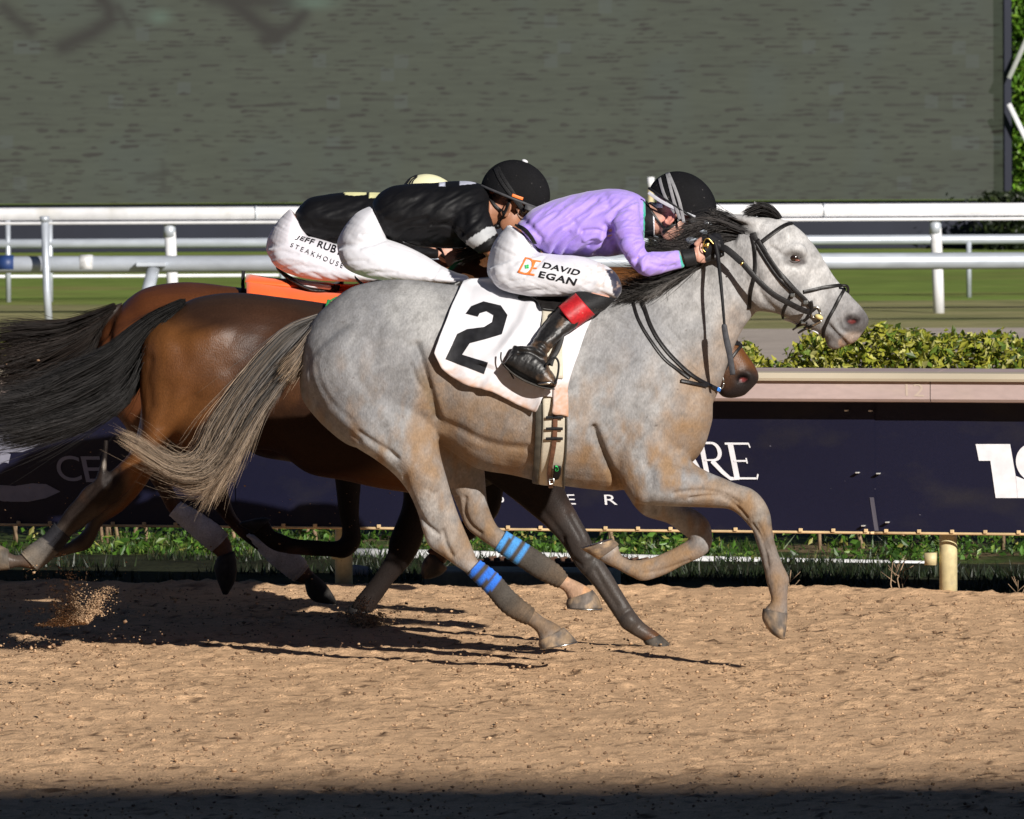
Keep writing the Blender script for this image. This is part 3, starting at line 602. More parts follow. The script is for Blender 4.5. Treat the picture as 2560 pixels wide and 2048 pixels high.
m_br = mat('dark_shrub', (.02, .022, .012), .9, n1=(10, .5, 1.5))
tr = thing('trellis', 'white diagonal trellis slats crossing in front of the green hedge wall', 'trellis', (hx0+.2, YS-.3, GZ))
q0, q1 = px(2522, 196, YS-.3), px(2562, 108, YS-.3); d_ = (q1-q0); obj('slat', [ribbon(np.array([q0, q0+d_*8]), (0, -1, 0), .062, .03)], m_wht, tr)
q0, q1 = px(2522, 260, YS-.33), px(2562, 342, YS-.33); d_ = (q1-q0); obj('slat', [ribbon(np.array([q0, q0+d_*3]), (0, -1, 0), .062, .03)], m_wht, tr)
n = 2500; pos = np.stack([g.normal(px(2545, 560, YS-1)[0], .25, n), YS-1+g.normal(0, .2, n), GZ+g.beta(1.3, 1.2, n)*.75], 1)
obj('shrub', leaves(pos, g.uniform(.03, .06, n), pick(n, [(.012, .02, .008), (.03, .045, .01)], [.7, .3], 80), 81), m_leaf, label='low dark shrub at the foot of the green hedge wall', cat='shrub')
# the grandstand behind the photographer, whose shadow crosses the near dirt
m_gs = mat('grandstand_wall', (.55, .53, .5), .7, n1=(.3, .9, 1.05))
gs_ = thing('grandstand', 'tall grandstand behind the photographer, shading the nearest dirt', 'grandstand', (30, -30, 0))
YG = -32.0; zg = (29.75-YG)*SUN[2]/-SUN[1]
obj('roof', bevelled([box((30, YG-9, zg-.4), (260, 18, .8))], .05), m_gs, gs_)
obj('seating_block', bevelled([box((30, YG-12, (zg-1)/2-.2), (256, 14, zg-1.3))], .1), m_gs, gs_)
for i in range(13): obj('column', bevelled([box((-90+20*i, YG-1.2, (zg-.8)/2-.3), (.8, .8, zg-1.2))], .05), m_gs, gs_)
# ================================================================ HORSES
Y1H, Y2H, Y3H = 35.0, 36.5, 38.35
def strands(f, guides, n, Yc, seed, r=.0016, spread=7, yspread=.045, c0=(.1, .1, .1), c1=(.3, .2, .1), seg=14, clump=60, var=.35, wild=.06, short=.75):
    """hair: every strand blends two neighbouring traced locks from root to tip"""
    g = np.random.default_rng(seed); G = []
    for gd in guides:
        a = fr(f, gd); d = np.r_[0, np.cumsum(np.linalg.norm(np.diff(a, axis=0), axis=1))]; d /= d[-1]
        a2 = cr(a, 6); d2 = np.r_[0, np.cumsum(np.linalg.norm(np.diff(a2, axis=0), axis=1))]; d2 /= d2[-1]; u = np.linspace(0, 1, 40)
        G.append(np.stack([np.interp(u, d2, a2[:, 0]), np.interp(u, d2, a2[:, 1])], 1))
    G = np.array(G); m = len(G); RS = []; CC = []
    cc = g.uniform(0, m-1, clump); cy = g.normal(0, 1, clump); cw = g.normal(0, 1, (clump, 2)); cb = g.uniform(.45, 1.35, clump)
    u = np.linspace(0, 1, seg)
    for k in range(n):
        c = g.integers(clump); q = np.clip(cc[c]+g.normal(0, .10), 0, m-1.001); i = int(q); a = q-i
        L = g.uniform(short, 1.0) if g.uniform() > .12 else g.uniform(.3, short)
        uu = u*L*39; j = np.clip(uu.astype(int), 0, 38); fa = (uu-j)[:, None]
        A = G[i][j]*(1-fa)+G[i][j+1]*fa; B = G[i+1][j]*(1-fa)+G[i+1][j+1]*fa if m > 1 else A
        p = A*(1-a)+B*a; w = u**1.3
        p = p+(cw[c]*spread*.8+g.normal(0, spread*.45, 2))[None]*(.35+w)[:, None]
        if g.uniform() < wild: p = p+(g.normal(0, spread*3.2, 2))[None]*(w**1.6)[:, None]
        ph = g.uniform(0, 6.28); p = p+np.stack([np.sin(u*7+ph), np.cos(u*6+ph)], 1)*spread*.22*w[:, None]
        y = Yc+(cy[c]*.7+g.normal(0, .45))*yspread*(.45+.8*w)
        X = P(p, y); t = np.gradient(X, axis=0); t /= np.linalg.norm(t, axis=1)[:, None]+1e-12
        s = np.cross(t, g.normal(size=3)); s /= np.linalg.norm(s, axis=1)[:, None]+1e-9; s2 = np.cross(t, s)
        rr = (r*g.uniform(.7, 1.3)*(1-.8*u**2.2))[:, None]
        RS.append(np.stack([X+s*rr, X-s*.5*rr+s2*.87*rr, X-s*.5*rr-s2*.87*rr], 1))
        b = cb[c]*g.uniform(1-var, 1+var); mixv = np.clip((u*L-.15)*1.25+g.normal(0, .2), 0, 1)[:, None]
        CC.append(np.repeat(((np.array(c0)*(1-mixv)+np.array(c1)*mixv)*b)[:, None], 3, 1))
    V = np.array(RS).reshape(-1, 3); C = np.ones((len(V), 4)); C[:, :3] = np.array(CC).reshape(-1, 3)
    i = np.arange(n*(seg-1)); b = (i//(seg-1))*seg*3+(i % (seg-1))*3
    F = np.concatenate([np.stack([b+k, b+(k+1) % 3, b+3+(k+1) % 3, b+3+k], 1) for k in range(3)])
    me = bpy.data.meshes.new('strands'); me.from_pydata(V.tolist(), [], F.tolist()); me.update()
    me.polygons.foreach_set('use_smooth', [True]*len(F))
    at = me.color_attributes.new('Col', 'FLOAT_COLOR', 'POINT'); at.data.foreach_set('color', C.astype(np.float32).ravel()); return me
TORSO = [(631, 755, 631, 800, .02), (636, 718, 636, 838, .10), (655, 678, 655, 868, .19), (690, 641, 690, 905, .245), (740, 605, 740, 940, .275), (800, 591, 800, 945, .29), (860, 589, 860, 935, .29),
    (930, 597, 930, 938, .285), (1000, 606, 1000, 985, .30), (1080, 618, 1080, 1001, .315), (1150, 626, 1150, 1017, .315), (1230, 628, 1230, 1029, .29),
    (1300, 616, 1300, 1034, .27), (1370, 640, 1370, 1022, .25), (1430, 690, 1430, 995, .215), (1475, 745, 1478, 950, .165), (1500, 800, 1500, 885, .07)]
HEADS = [(790, 265, 690, 600, .075), (940, 252, 770, 860, .092), (1075, 265, 868, 968, .105), (1200, 325, 965, 985, .110), (1310, 430, 1062, 1003, .098), (1400, 555, 1150, 1046, .082),
    (1490, 705, 1245, 1088, .070), (1570, 800, 1335, 1128, .064), (1640, 878, 1405, 1172, .062), (1705, 945, 1450, 1226, .062), (1750, 1008, 1508, 1256, .055), (1764, 1058, 1585, 1248, .042), (1745, 1105, 1665, 1215, .025)]
def hoof(f, st, Y, parent, cols=((.12, .10, .085), (.34, .24, .15)), shoe=True):
    me = mesh([loft(f, st, Y, n=24, sub=4, e=.85)], 'hoof'); paint(me, cols[0]); V = getV(me); p = proj(V)
    c = np.ones((len(V), 4)); m = np.clip((fbm(p[:, 0]/16, p[:, 1]/20, 3, 3)-.38)*5, 0, 1)[:, None]; c[:, :3] = np.array(cols[0])*(1-m)+np.array(cols[1])*m
    me.color_attributes['Col'].data.foreach_set('color', c.astype(np.float32).ravel())
    h = obj('hoof', me, MT['hoof'], parent)
    if shoe:
        a = list(st[-1]); b = list(st[-1]); pre = np.array(st[-2][:4], float); la = np.array(a[:4], float); dirv = (la-pre); dirv = dirv/max(np.linalg.norm(dirv[:2]), 1e-6)
        s2 = FR[f][2] if not callable(f) else 1.0
        off = dirv*6*s2/2.4; b[:4] = list(la+off); a[4] *= 1.06
        obj('shoe', mesh([loft(f, [tuple(a[:4])+tuple(a[4:]), tuple(b[:4])+(a[4],)+tuple(b[5:])], Y, n=24, sub=1)]), MT['steel'], h)
    return h
coat = lambda name, rough, hs, lo, hi, spec=.4, bs=.5: mat(name, None, rough, spec, attr=True, n1=(9, .93, 1.07), n2=(hs, lo, hi), bump=(hs, bs, .0035), stretch=(1, .8, .55))
m_grey = coat('coat_grey', .7, 150, .85, 1.14, .2, .5)
m_bay = coat('coat_bay', .42, 210, .80, 1.2, .2, .4)
_t = m_bay.node_tree; _a = _t.nodes['Attribute']; _s = _t.nodes.new('ShaderNodeSeparateColor'); _m = _t.nodes.new('ShaderNodeMapRange')  # the black points are matt, the bay coat shines
_m.inputs[1].default_value = .015; _m.inputs[2].default_value = .06; _m.inputs[3].default_value = .03; _m.inputs[4].default_value = .24
_t.links.new(_a.outputs['Color'], _s.inputs[0]); _t.links.new(_s.outputs[0], _m.inputs[0]); _t.links.new(_m.outputs[0], _t.nodes['Principled BSDF'].inputs['Specular IOR Level'])
# ---------------------------------------------------------------- GREY HORSE
g1 = thing('race_horse', 'dapple grey racehorse with number 2 cloth, in full gallop nearest the camera', 'horse', P1('d', 1070, 1410, Y1H))
NECK = [(1215, 650, 1400, 985, .20), (1290, 618, 1470, 905, .165), (1360, 592, 1512, 826, .125), (1425, 560, 1534, 762, .105), (1478, 520, 1560, 700, .092), (1515, 488, 1590, 660, .085), (1545, 478, 1612, 640, .08)]
NH = [(110, -500, 420, -470, .015, -.05), (0, -460, 470, -420, .11, -.075), (-60, -390, 500, -340, .165, -.10), (-25, -190, 640, -210, .165, -.115), (160, 4, 698, -60, .145, -.13), (330, 115, 722, 90, .118, -.14), (445, 208, 762, 235, .092, -.14), (528, 315, 798, 358, .07, -.14), (585, 440, 835, 462, .058, -.14),
    (614, 545, 868, 540, .05, -.14), (655, 640, 903, 620, .047, -.14), (738, 700, 928, 684, .041, -.14), (822, 760, 944, 716, .036, -.14), (890, 808, 962, 736, .031, -.14), (990, 903, 1062, 806, .029, -.14), (1068, 996, 1146, 900, .029, -.14),
    (1122, 1044, 1212, 962, .032, -.14), (1190, 1082, 1268, 1006, .035, -.14), (1240, 1106, 1306, 1036, .032, -.14), (1290, 1142, 1345, 1066, .031, -.14), (1310, 1182, 1400, 1092, .04, -.14), (1312, 1215, 1455, 1128, .048, -.14)]
FH = [(560, -200, 900, -150, .13, .10), (680, 0, 958, 10, .115, .12), (742, 180, 985, 180, .095, .14), (793, 330, 1000, 356, .073, .14), (838, 440, 1030, 456, .057, .14), (878, 528, 1066, 520, .05, .14), (955, 592, 1098, 542, .042, .14),
    (1048, 655, 1122, 562, .034, .14), (1150, 722, 1222, 618, .029, .14), (1280, 808, 1342, 694, .029, .14), (1368, 856, 1436, 762, .033, .14), (1422, 882, 1484, 818, .033, .14), (1452, 898, 1545, 848, .031, .14), (1476, 930, 1600, 878, .04, .14), (1482, 965, 1640, 905, .047, .14)]
NF = [(560, 330, 240, 520, .10, -.09), (655, 470, 320, 650, .115, -.11), (722, 556, 388, 760, .112, -.125), (800, 603, 520, 785, .10, -.13), (880, 636, 650, 792, .083, -.13), (960, 670, 800, 797, .066, -.13), (1035, 695, 912, 806, .054, -.13), (1095, 750, 972, 845, .049, -.13),
    (1133, 826, 1012, 890, .046, -.13), (1143, 900, 1036, 920, .04, -.13), (1155, 970, 1058, 988, .034, -.13), (1176, 1038, 1079, 1056, .031, -.13), (1205, 1110, 1098, 1127, .031, -.13), (1236, 1175, 1109, 1186, .035, -.13), (1230, 1228, 1124, 1238, .033, -.13),
    (1226, 1285, 1138, 1295, .029, -.13), (1226, 1335, 1115, 1328, .036, -.13), (1226, 1375, 1096, 1345, .044, -.13)]
FF = [(600, 640, 340, 700, .095, .09), (650, 760, 440, 830, .078, .12), (738, 812, 575, 878, .063, .13), (800, 866, 648, 928, .052, .13), (822, 945, 690, 962, .046, .13), (812, 1015, 692, 968, .045, .13), (768, 1060, 668, 984, .037, .13), (672, 1104, 602, 1020, .031, .13),
    (562, 1160, 502, 1062, .03, .13), (450, 1192, 415, 1078, .035, .13), (380, 1166, 372, 1076, .031, .13), (300, 1124, 335, 1055, .03, .13), (240, 1096, 318, 1020, .039, .13), (195, 1066, 318, 990, .046, .13)]
def eyelobes(): return []
ear1 = loft('B', [(930, 262, 870, 385, .03, -.045), (800, 236, 825, 340, .032, -.05), (720, 232, 750, 292, .026, -.055), (650, 226, 668, 256, .016, -.055), (606, 218, 612, 228, .005, -.055)], Y1H, n=14, sub=4)
ear2 = loft('B', [(1030, 270, 920, 275, .028, .05), (960, 200, 890, 230, .026, .055), (915, 160, 872, 185, .016, .055), (882, 128, 868, 142, .005, .055)], Y1H, n=14, sub=4)
cheek = ell((0, 0, 0), (.115, .085, .125), None, P1('B', 950, 720, Y1H-.012), 20, 12)
brow = ell((0, 0, 0), (.055, .03, .04), None, P1('B', 1180, 525, Y1H-.082), 16, 10)
nost = ell((0, 0, 0), (.042, .03, .036), None, P1('B', 1650, 1055, Y1H-.042), 16, 10)
nost2 = ell((0, 0, 0), (.042, .03, .036), None, P1('B', 1650, 1055, Y1H+.042), 16, 10)
lip = ell((0, 0, 0), (.035, .038, .026), None, P1('B', 1500, 1225, Y1H), 16, 10)
haunch = loft('E', [(260, 420, 560, 180, .01, -.06), (200, 470, 560, 220, .10, -.14), (150, 650, 700, 420, .15, -.15), (270, 840, 790, 640, .14, -.145), (420, 980, 860, 860, .11, -.145)], Y1H, n=22, sub=5)
shoulder = loft('H', [(420, -40, 260, 40, .06, -.13), (560, 200, 200, 260, .12, -.12), (640, 420, 230, 460, .13, -.115), (620, 600, 330, 680, .10, -.12)], Y1H, n=22, sub=5)
body1 = voxel([loft('d', TORSO, Y1H, n=40, sub=5), loft('d', NECK, Y1H, n=28), loft('B', HEADS, Y1H, n=28, e=.9), loft('G', NH, Y1H), loft('G', FH, Y1H), loft('H', NF, Y1H), loft('H', FF, Y1H),
    haunch, loft('E', [(260, 420, 560, 180, .01, .06), (200, 470, 560, 220, .10, .14), (150, 650, 700, 420, .15, .15), (270, 840, 790, 640, .14, .145)], Y1H), shoulder,
    loft('H', [(420, -40, 260, 40, .06, .13), (560, 200, 200, 260, .12, .12), (640, 420, 230, 460, .13, .115), (620, 600, 330, 680, .10, .12)], Y1H), ear1, ear2, cheek, brow, nost, nost2, lip], .0065, 9, 'body')
GV = [('E', [(165, 480), (180, 640), (240, 800), (340, 920), (470, 1010)], 9, .007), ('E', [(215, 560), (250, 690), (330, 810), (430, 890)], 8, .003), ('E', [(470, 400), (445, 520), (490, 660), (580, 770)], 16, .006), ('E', [(590, 300), (560, 420), (570, 520)], 18, .004),
    ('E', [(820, 440), (860, 560), (890, 680), (915, 780), (937, 870)], 10, .022), ('E', [(790, 560), (820, 650), (870, 720)], 5, .008), ('E', [(840, 540), (880, 640), (900, 700)], 5, .007), ('E', [(955, 900), (1080, 945), (1200, 1010), (1330, 1050), (1480, 1060)], 12, .009), ('E', [(960, 960), (1060, 1050), (1180, 1110), (1320, 1150)], 12, -.006),
    ('E', [(470, 960), (620, 1060), (700, 1120)], 7, .008), ('E', [(620, 940), (660, 1080), (740, 1220)], 14, .006),
    ('G', [(505, 235), (540, 330), (580, 420), (640, 510), (715, 570)], 6, .010), ('G', [(738, 545), (755, 620), (790, 690)], 5, .012), ('G', [(645, 300), (680, 320), (715, 310)], 4, .004), ('G', [(870, 350), (865, 430), (900, 510), (960, 560)], 6, .010), ('G', [(820, 350), (835, 430)], 5, .006),
    ('H', [(185, 370), (215, 460), (255, 560), (305, 660), (360, 755)], 9, .030), ('H', [(470, 570), (500, 650), (480, 740)], 12, .007), ('H', [(560, 540), (640, 560), (710, 575)], 10, .008), ('H', [(620, 715), (760, 705), (880, 722), (960, 770)], 6, .008), ('H', [(700, 745), (860, 735), (960, 800), (1005, 850)], 4, .008),
    ('H', [(1040, 890), (1085, 960), (1110, 1040), (1120, 1110)], 4, .008), ('H', [(1065, 885), (1100, 950), (1130, 1030)], 4, .006), ('H', [(1125, 840), (1060, 850), (1020, 870)], 8, .004),
    ('H', [(700, 1080), (560, 1130), (450, 1150)], 4, .005), ('H', [(395, -60), (330, 100), (270, 240), (220, 330)], 16, .010), ('H', [(640, 100), (560, 200), (470, 330)], 18, .008), ('H', [(420, 160), (390, 260), (340, 360)], 14, .006), ('H', [(300, 80), (220, 200), (150, 300)], 18, .008),
    ('B', [(150, 1110), (250, 1220), (350, 1330), (450, 1430)], 3.5, .005), ('B', [(205, 1090), (300, 1200), (400, 1300)], 3, .004), ('B', [(520, 700), (480, 900), (420, 1050)], 16, .006), ('B', [(700, 620), (760, 800), (800, 1010)], 14, .008), ('B', [(470, 1200), (520, 1330), (560, 1440)], 10, .006),
    ('B', [(880, 560), (900, 740), (950, 880), (1050, 980)], 8, .007), ('B', [(1000, 480), (1060, 520), (1110, 560)], 6, .008), ('B', [(1130, 620), (1200, 650), (1260, 620)], 6, .007), ('B', [(1090, 740), (1200, 830), (1290, 905)], 8, -.006), ('B', [(1350, 700), (1430, 820), (1500, 950)], 14, .005),
    ('B', [(1450, 1080), (1510, 1150), (1560, 1200), (1600, 1240)], 4, .010), ('B', [(1530, 1060), (1550, 1120), (1590, 1140)], 5, .008), ('B', [(1700, 1150), (1640, 1165)], 6, .004)]
BL = [('B', 1240, 500, 70, 90, .006), ('B', 1640, 1052, 58, 38, -.024), ('B', 1185, 568, 55, 42, -.016), ('H', 450, 730, 70, 50, .012), ('H', 560, 640, 130, 80, .010), ('E', 700, 380, 130, 120, .008), ('E', 560, 1160, 90, 70, .006), ('G', 700, 560, 40, 60, -.004), ('B', 780, 320, 90, 34, -.010)]
def mus(p, V):
    return .0065*(fbm(p[:, 0]/75, p[:, 1]/95, 3, 3)-.45)+.0022*(fbm(p[:, 0]/26, p[:, 1]/30, 9, 2)-.37)
sculpt(body1, GV, BL, extra=mus)
tan2 = (.14, .095, .06); tan = (.235, .15, .083); slate = (.165, .168, .18); wht = (.53, .52, .51); dk = (.06, .055, .05)
def dapple(p, V, C):
    n = fbm(p[:, 0]/46, p[:, 1]/46, 4, 4); k = np.clip((n-.40)*2.4, 0, .36)[:, None]; C[:, :3] = C[:, :3]*(1-k)+np.array([.17, .17, .175])*k
    n = fbm(p[:, 0]/18, p[:, 1]/22, 6, 3); k = np.clip((n-.47)*3, 0, .3)[:, None]; C[:, :3] = C[:, :3]*(1-k)+np.array([.13, .125, .12])*k
    hs = .90+.20*vn((p[:, 0]*.75+p[:, 1]*.66)/4.5, (p[:, 1]*.75-p[:, 0]*.66)/17, 21); C[:, :3] *= (hs*(.93+.14*vn(p[:, 0]/3.2, p[:, 1]/9, 22)))[:, None]
    dirt = np.clip((fbm(p[:, 0]/34, p[:, 1]/60, 14, 4)-.42)*3.2, 0, 1)*np.clip((p[:, 1]-840)/330, 0, .95); C[:, :3] = C[:, :3]*(1-dirt[:, None])+np.array(tan)*dirt[:, None]
    sp = (vn(p[:, 0]/7, p[:, 1]/7, 16) > .975)*(fbm(p[:, 0]/60, p[:, 1]/60, 18, 2) > .38)*.6*(p[:, 1] > 780); C[:, :3] = C[:, :3]*(1-sp[:, None])+np.array([.07, .05, .04])*sp[:, None]
PB1 = [('d', 770, 760, 130, 150, slate, .62), ('d', 880, 660, 70, 70, (.36, .355, .345), .5), ('d', 690, 890, 60, 90, slate, .55), ('d', 800, 980, 60, 50, (.34, .33, .32), .5), ('d', 925, 830, 45, 90, tan, .75), ('d', 895, 960, 35, 120, tan, .7), ('d', 1010, 900, 110, 75, tan, .7), ('d', 1090, 960, 120, 50, tan, .55),
    ('d', 1260, 985, 70, 45, tan, .55), ('d', 1300, 770, 60, 80, slate, .35), ('d', 1350, 700, 50, 80, slate, .4), ('d', 1470, 860, 55, 130, tan, .7), ('d', 1420, 930, 60, 60, tan, .5), ('d', 1540, 720, 40, 80, tan, .5), ('d', 1500, 630, 40, 60, (.38, .37, .36), .5), ('d', 1430, 1000, 60, 40, slate, .4),
    ('d', 960, 1080, 60, 80, tan, .55), ('d', 900, 1090, 25, 60, (.42, .40, .38), .6), ('d', 1000, 1130, 60, 60, tan, .55), ('d', 1510, 1040, 60, 30, tan, .6), ('d', 1590, 1080, 40, 50, (.20, .17, .14), .7), ('d', 1600, 1090, 70, 60, (.21, .18, .15), .8), ('d', 1630, 1180, 35, 110, tan2, .9), ('d', 1640, 1240, 30, 60, (.2, .13, .08), .9), ('d', 1560, 1040, 70, 40, (.24, .19, .15), .7), ('d', 1400, 1170, 90, 40, tan, .85), ('d', 1330, 1190, 60, 40, tan, .9),
    ('d', 1150, 1300, 60, 50, tan2, .95), ('d', 985, 1120, 40, 60, (.23, .18, .14), .6), ('d', 940, 1120, 30, 60, (.26, .24, .22), .5), ('d', 1040, 1100, 50, 40, tan2, .6), ('d', 1220, 1235, 50, 40, (.48, .26, .13), .95), ('d', 1460, 1110, 25, 40, (.20, .18, .17), .5),
    ('B', 1150, 450, 300, 260, wht, .85), ('B', 950, 700, 160, 220, (.42, .40, .385), .6), ('B', 1420, 750, 160, 200, wht, .6), ('B', 1660, 1060, 130, 110, (.085, .078, .078), .95), ('B', 1560, 960, 130, 110, (.25, .24, .24), .7), ('B', 1640, 1200, 110, 60, (.33, .25, .20), .75), ('B', 1500, 1200, 80, 60, (.13, .11, .10), .8), ('B', 1560, 1225, 30, 40, (.5, .3, .18), .7),
    ('B', 1185, 572, 85, 62, (.10, .09, .085), .85), ('B', 1235, 600, 50, 24, (.06, .05, .05), .8), ('B', 1640, 1046, 66, 44, (.03, .022, .022), 1.0), ('B', 1632, 1060, 30, 15, (.13, .022, .02), 1.0), ('B', 780, 315, 120, 40, (.03, .028, .026), .0)]
paint(body1, (.295, .29, .288), PB1, dapple, [('E', [(830, 600), (880, 690), (930, 860)], 12, (.14, .10, .06), .75), ('B', [(1450, 1085), (1520, 1160), (1600, 1242)], 5, (.05, .04, .04), .9), ('B', [(640, 235), (720, 300), (800, 355), (890, 395)], 9, (.025, .022, .02), .95), ('B', [(606, 220), (700, 240)], 5, (.03, .03, .03), .8),
    ('H', [(185, 370), (240, 520), (305, 660)], 10, (.16, .13, .10), .5), ('E', [(200, 290), (155, 390), (125, 520)], 8, (.1, .09, .09), .5)])  # the line down the elbow groove paints its shadow into the coat
obj('body', body1, m_grey, g1); T1 = bvh(body1)
ec = onsurf([fr('B', (1188, 570))], [T1], 0)[0][0]
ey = obj('eye', mesh([ell((0, 0, 0), (.024, .02, .0205), None, ec+np.array([0, .012, 0]), 24, 16)]), MT['eye'], g1)
m_lid = mat('eyelid', (.07, .06, .058), .5, n1=(60, .7, 1.3)); m_pink = mat('eye_corner', (.2, .07, .05), .35)
def arcpts(c, rx, rz, a0, a1, n=14): return np.array([[c[0]+rx*math.cos(a), c[1]-.012+.006*abs(math.cos(a)), c[2]+rz*math.sin(a)] for a in np.linspace(a0, a1, n)])
ce = ec+np.array([0, .006, 0])
obj('upper_eyelid', [tube(arcpts(ce, .0255, .019, math.pi, 0), .0052, 8)], m_lid, g1); obj('lower_eyelid', [tube(arcpts(ce, .0255, .0165, math.pi, 2*math.pi), .0042, 8)], m_lid, g1)
obj('eye_corner', [ell((0, 0, 0), (.011, .004, .004), None, ce+np.array([.012, -.0125, -.0095]), 10, 6)], m_pink, ey)
hoof('G', [(1312, 1200, 1462, 1124, .049, -.14), (1308, 1224, 1500, 1160, .056, -.14), (1318, 1250, 1538, 1204, .062, -.14)], Y1H, g1)
hoof('G', [(1480, 955, 1632, 898, .048, .14), (1474, 980, 1668, 945, .055, .14), (1478, 1005, 1690, 1006, .06, .14)], Y1H, g1)
hoof('H', [(1226, 1365, 1094, 1340, .045, -.13), (1224, 1420, 1090, 1395, .05, -.13), (1216, 1470, 1130, 1465, .046, -.13), (1208, 1505, 1180, 1502, .022, -.13)], Y1H, g1, shoe=False)
hoof('H', [(205, 1075, 318, 995, .046, .13), (160, 1048, 302, 978, .053, .13), (114, 1018, 280, 966, .058, .13)], Y1H, g1, ((.16, .12, .09), (.36, .25, .15)))
m_wrap = mat('leg_wrap', None, .85, .2, attr=True, n1=(16, .8, 1.15), n2=(160, .8, 1.2), bump=(200, .5, .003), stretch=(1, 1, 1))
def wrap(f, st, Y, parent, base, stripes=(), dirt=None, lab=None):
    me = mesh([loft(f, st, Y, n=26, sub=10)], 'leg_wrap'); V = getV(me); p = proj(V)
    c = np.ones((len(V), 4)); c[:, :3] = base; s = np.array(st, float)
    a0 = (fr(f, s[0, :2])+fr(f, s[0, 2:4]))/2; a1 = (fr(f, s[-1, :2])+fr(f, s[-1, 2:4]))/2; u = ((p-a0)@(a1-a0))/((a1-a0)@(a1-a0))
    cross = np.array([(a1-a0)[1], -(a1-a0)[0]]); cross /= np.linalg.norm(cross)
    for lo, hi, col in stripes:
        m = ((u > lo) & (u < hi))[:, None]; c[:, :3] = np.where(m, np.array(col)*(.8+.5*fbm(p[:, :1]/5, p[:, 1:]/5, 3, 3)), c[:, :3])
    d = np.clip((u-.6)*1.6, 0, .6)*fbm(p[:, 0]/20, p[:, 1]/20, 5, 3)*1.5; d = np.clip(d, 0, .75)[:, None]; c[:, :3] = c[:, :3]*(1-d)+np.array(dirt or tan)*.8*d
    N = getN(me); setV(me, V+N*(.0016*np.sin(u*95+1.5*np.sin(u*13)))[:, None])
    at = me.color_attributes.new('Col', 'FLOAT_COLOR', 'POINT'); at.data.foreach_set('color', c.astype(np.float32).ravel())
    return obj('leg_wrap', me, m_wrap, parent, label=lab)
blu = (.03, .15, .62); blu2 = (.06, .24, .55); wr = (.062, .054, .046)
wrap('G', [(876, 802, 958, 718, .036, -.14), (984, 906, 1066, 800, .034, -.14), (1062, 1000, 1150, 896, .034, -.14), (1118, 1050, 1216, 956, .037, -.14), (1185, 1088, 1272, 1000, .04, -.14), (1238, 1108, 1290, 1016, .036, -.14)], Y1H, g1, wr, [(.02, .10, blu), (.17, .25, blu), (.30, .375, blu)])
wrap('G', [(1046, 662, 1112, 543, .036, .14), (1146, 728, 1228, 612, .034, .14), (1276, 814, 1346, 688, .034, .14), (1364, 862, 1440, 756, .037, .14), (1424, 888, 1484, 812, .037, .14)], Y1H, g1, wr, [(.0, .09, blu2), (.14, .235, blu2), (.29, .375, blu2)])
# tail
tg = ['D', [[(2150, 405), (1950, 485), (1780, 640), (1640, 810), (1530, 960), (1440, 1090), (1390, 1200), (1350, 1320), (1240, 1400), (1080, 1345), (930, 1240), (770, 1185)],
    [(2140, 420), (1980, 530), (1810, 710), (1680, 880), (1580, 1040), (1510, 1180), (1430, 1330), (1310, 1430), (1130, 1410), (970, 1310), (800, 1205)],
    [(2130, 440), (2000, 610), (1850, 800), (1730, 950), (1640, 1090), (1560, 1230), (1460, 1380), (1330, 1470), (1150, 1440), (980, 1330), (840, 1240)],
    [(2120, 460), (2010, 670), (1880, 840), (1750, 1000), (1660, 1150), (1580, 1290), (1490, 1420), (1360, 1510), (1190, 1490), (1030, 1400), (910, 1310)],
    [(2110, 480), (2010, 700), (1870, 870), (1745, 1040), (1650, 1200), (1570, 1330), (1490, 1450), (1400, 1550), (1270, 1570), (1130, 1510)],
    [(2110, 490), (2000, 720), (1865, 885), (1740, 1055), (1640, 1235), (1550, 1400), (1470, 1540), (1405, 1720)],
    [(2105, 500), (2005, 735), (1875, 895), (1745, 1060), (1645, 1210), (1550, 1370), (1440, 1540), (1310, 1720)]]]
obj('tail', strands(*tg, 5600, Y1H, 5, r=.00105, spread=7, c0=(.085, .082, .08), c1=(.34, .25, .17), clump=210, seg=24, var=.5, wild=.2, short=.6), MT['hair'], g1)
obj('tail', strands('D', [[(2120, 470), (2050, 560), (1960, 680), (1850, 800)], [(2115, 500), (2060, 640), (1980, 770), (1890, 880)], [(2110, 520), (2080, 650), (2030, 760), (1950, 860)]], 700, Y1H-.05, 6, r=.0016, spread=6, c0=(.13, .11, .095), c1=(.33, .24, .16), clump=40, seg=10), MT['hair'], g1)
obj('tail_dock', voxel([loft('D', [(2210, 380, 2190, 560, .05, 0), (2110, 425, 2150, 580, .05, 0), (2010, 490, 2060, 610, .042, 0), (1900, 570, 1950, 680, .032, 0), (1820, 650, 1850, 730, .015, 0)], Y1H, sub=4)], .006, 3), mat('tail_skin', (.085, .075, .068), .7, n1=(20, .6, 1.3)), g1)
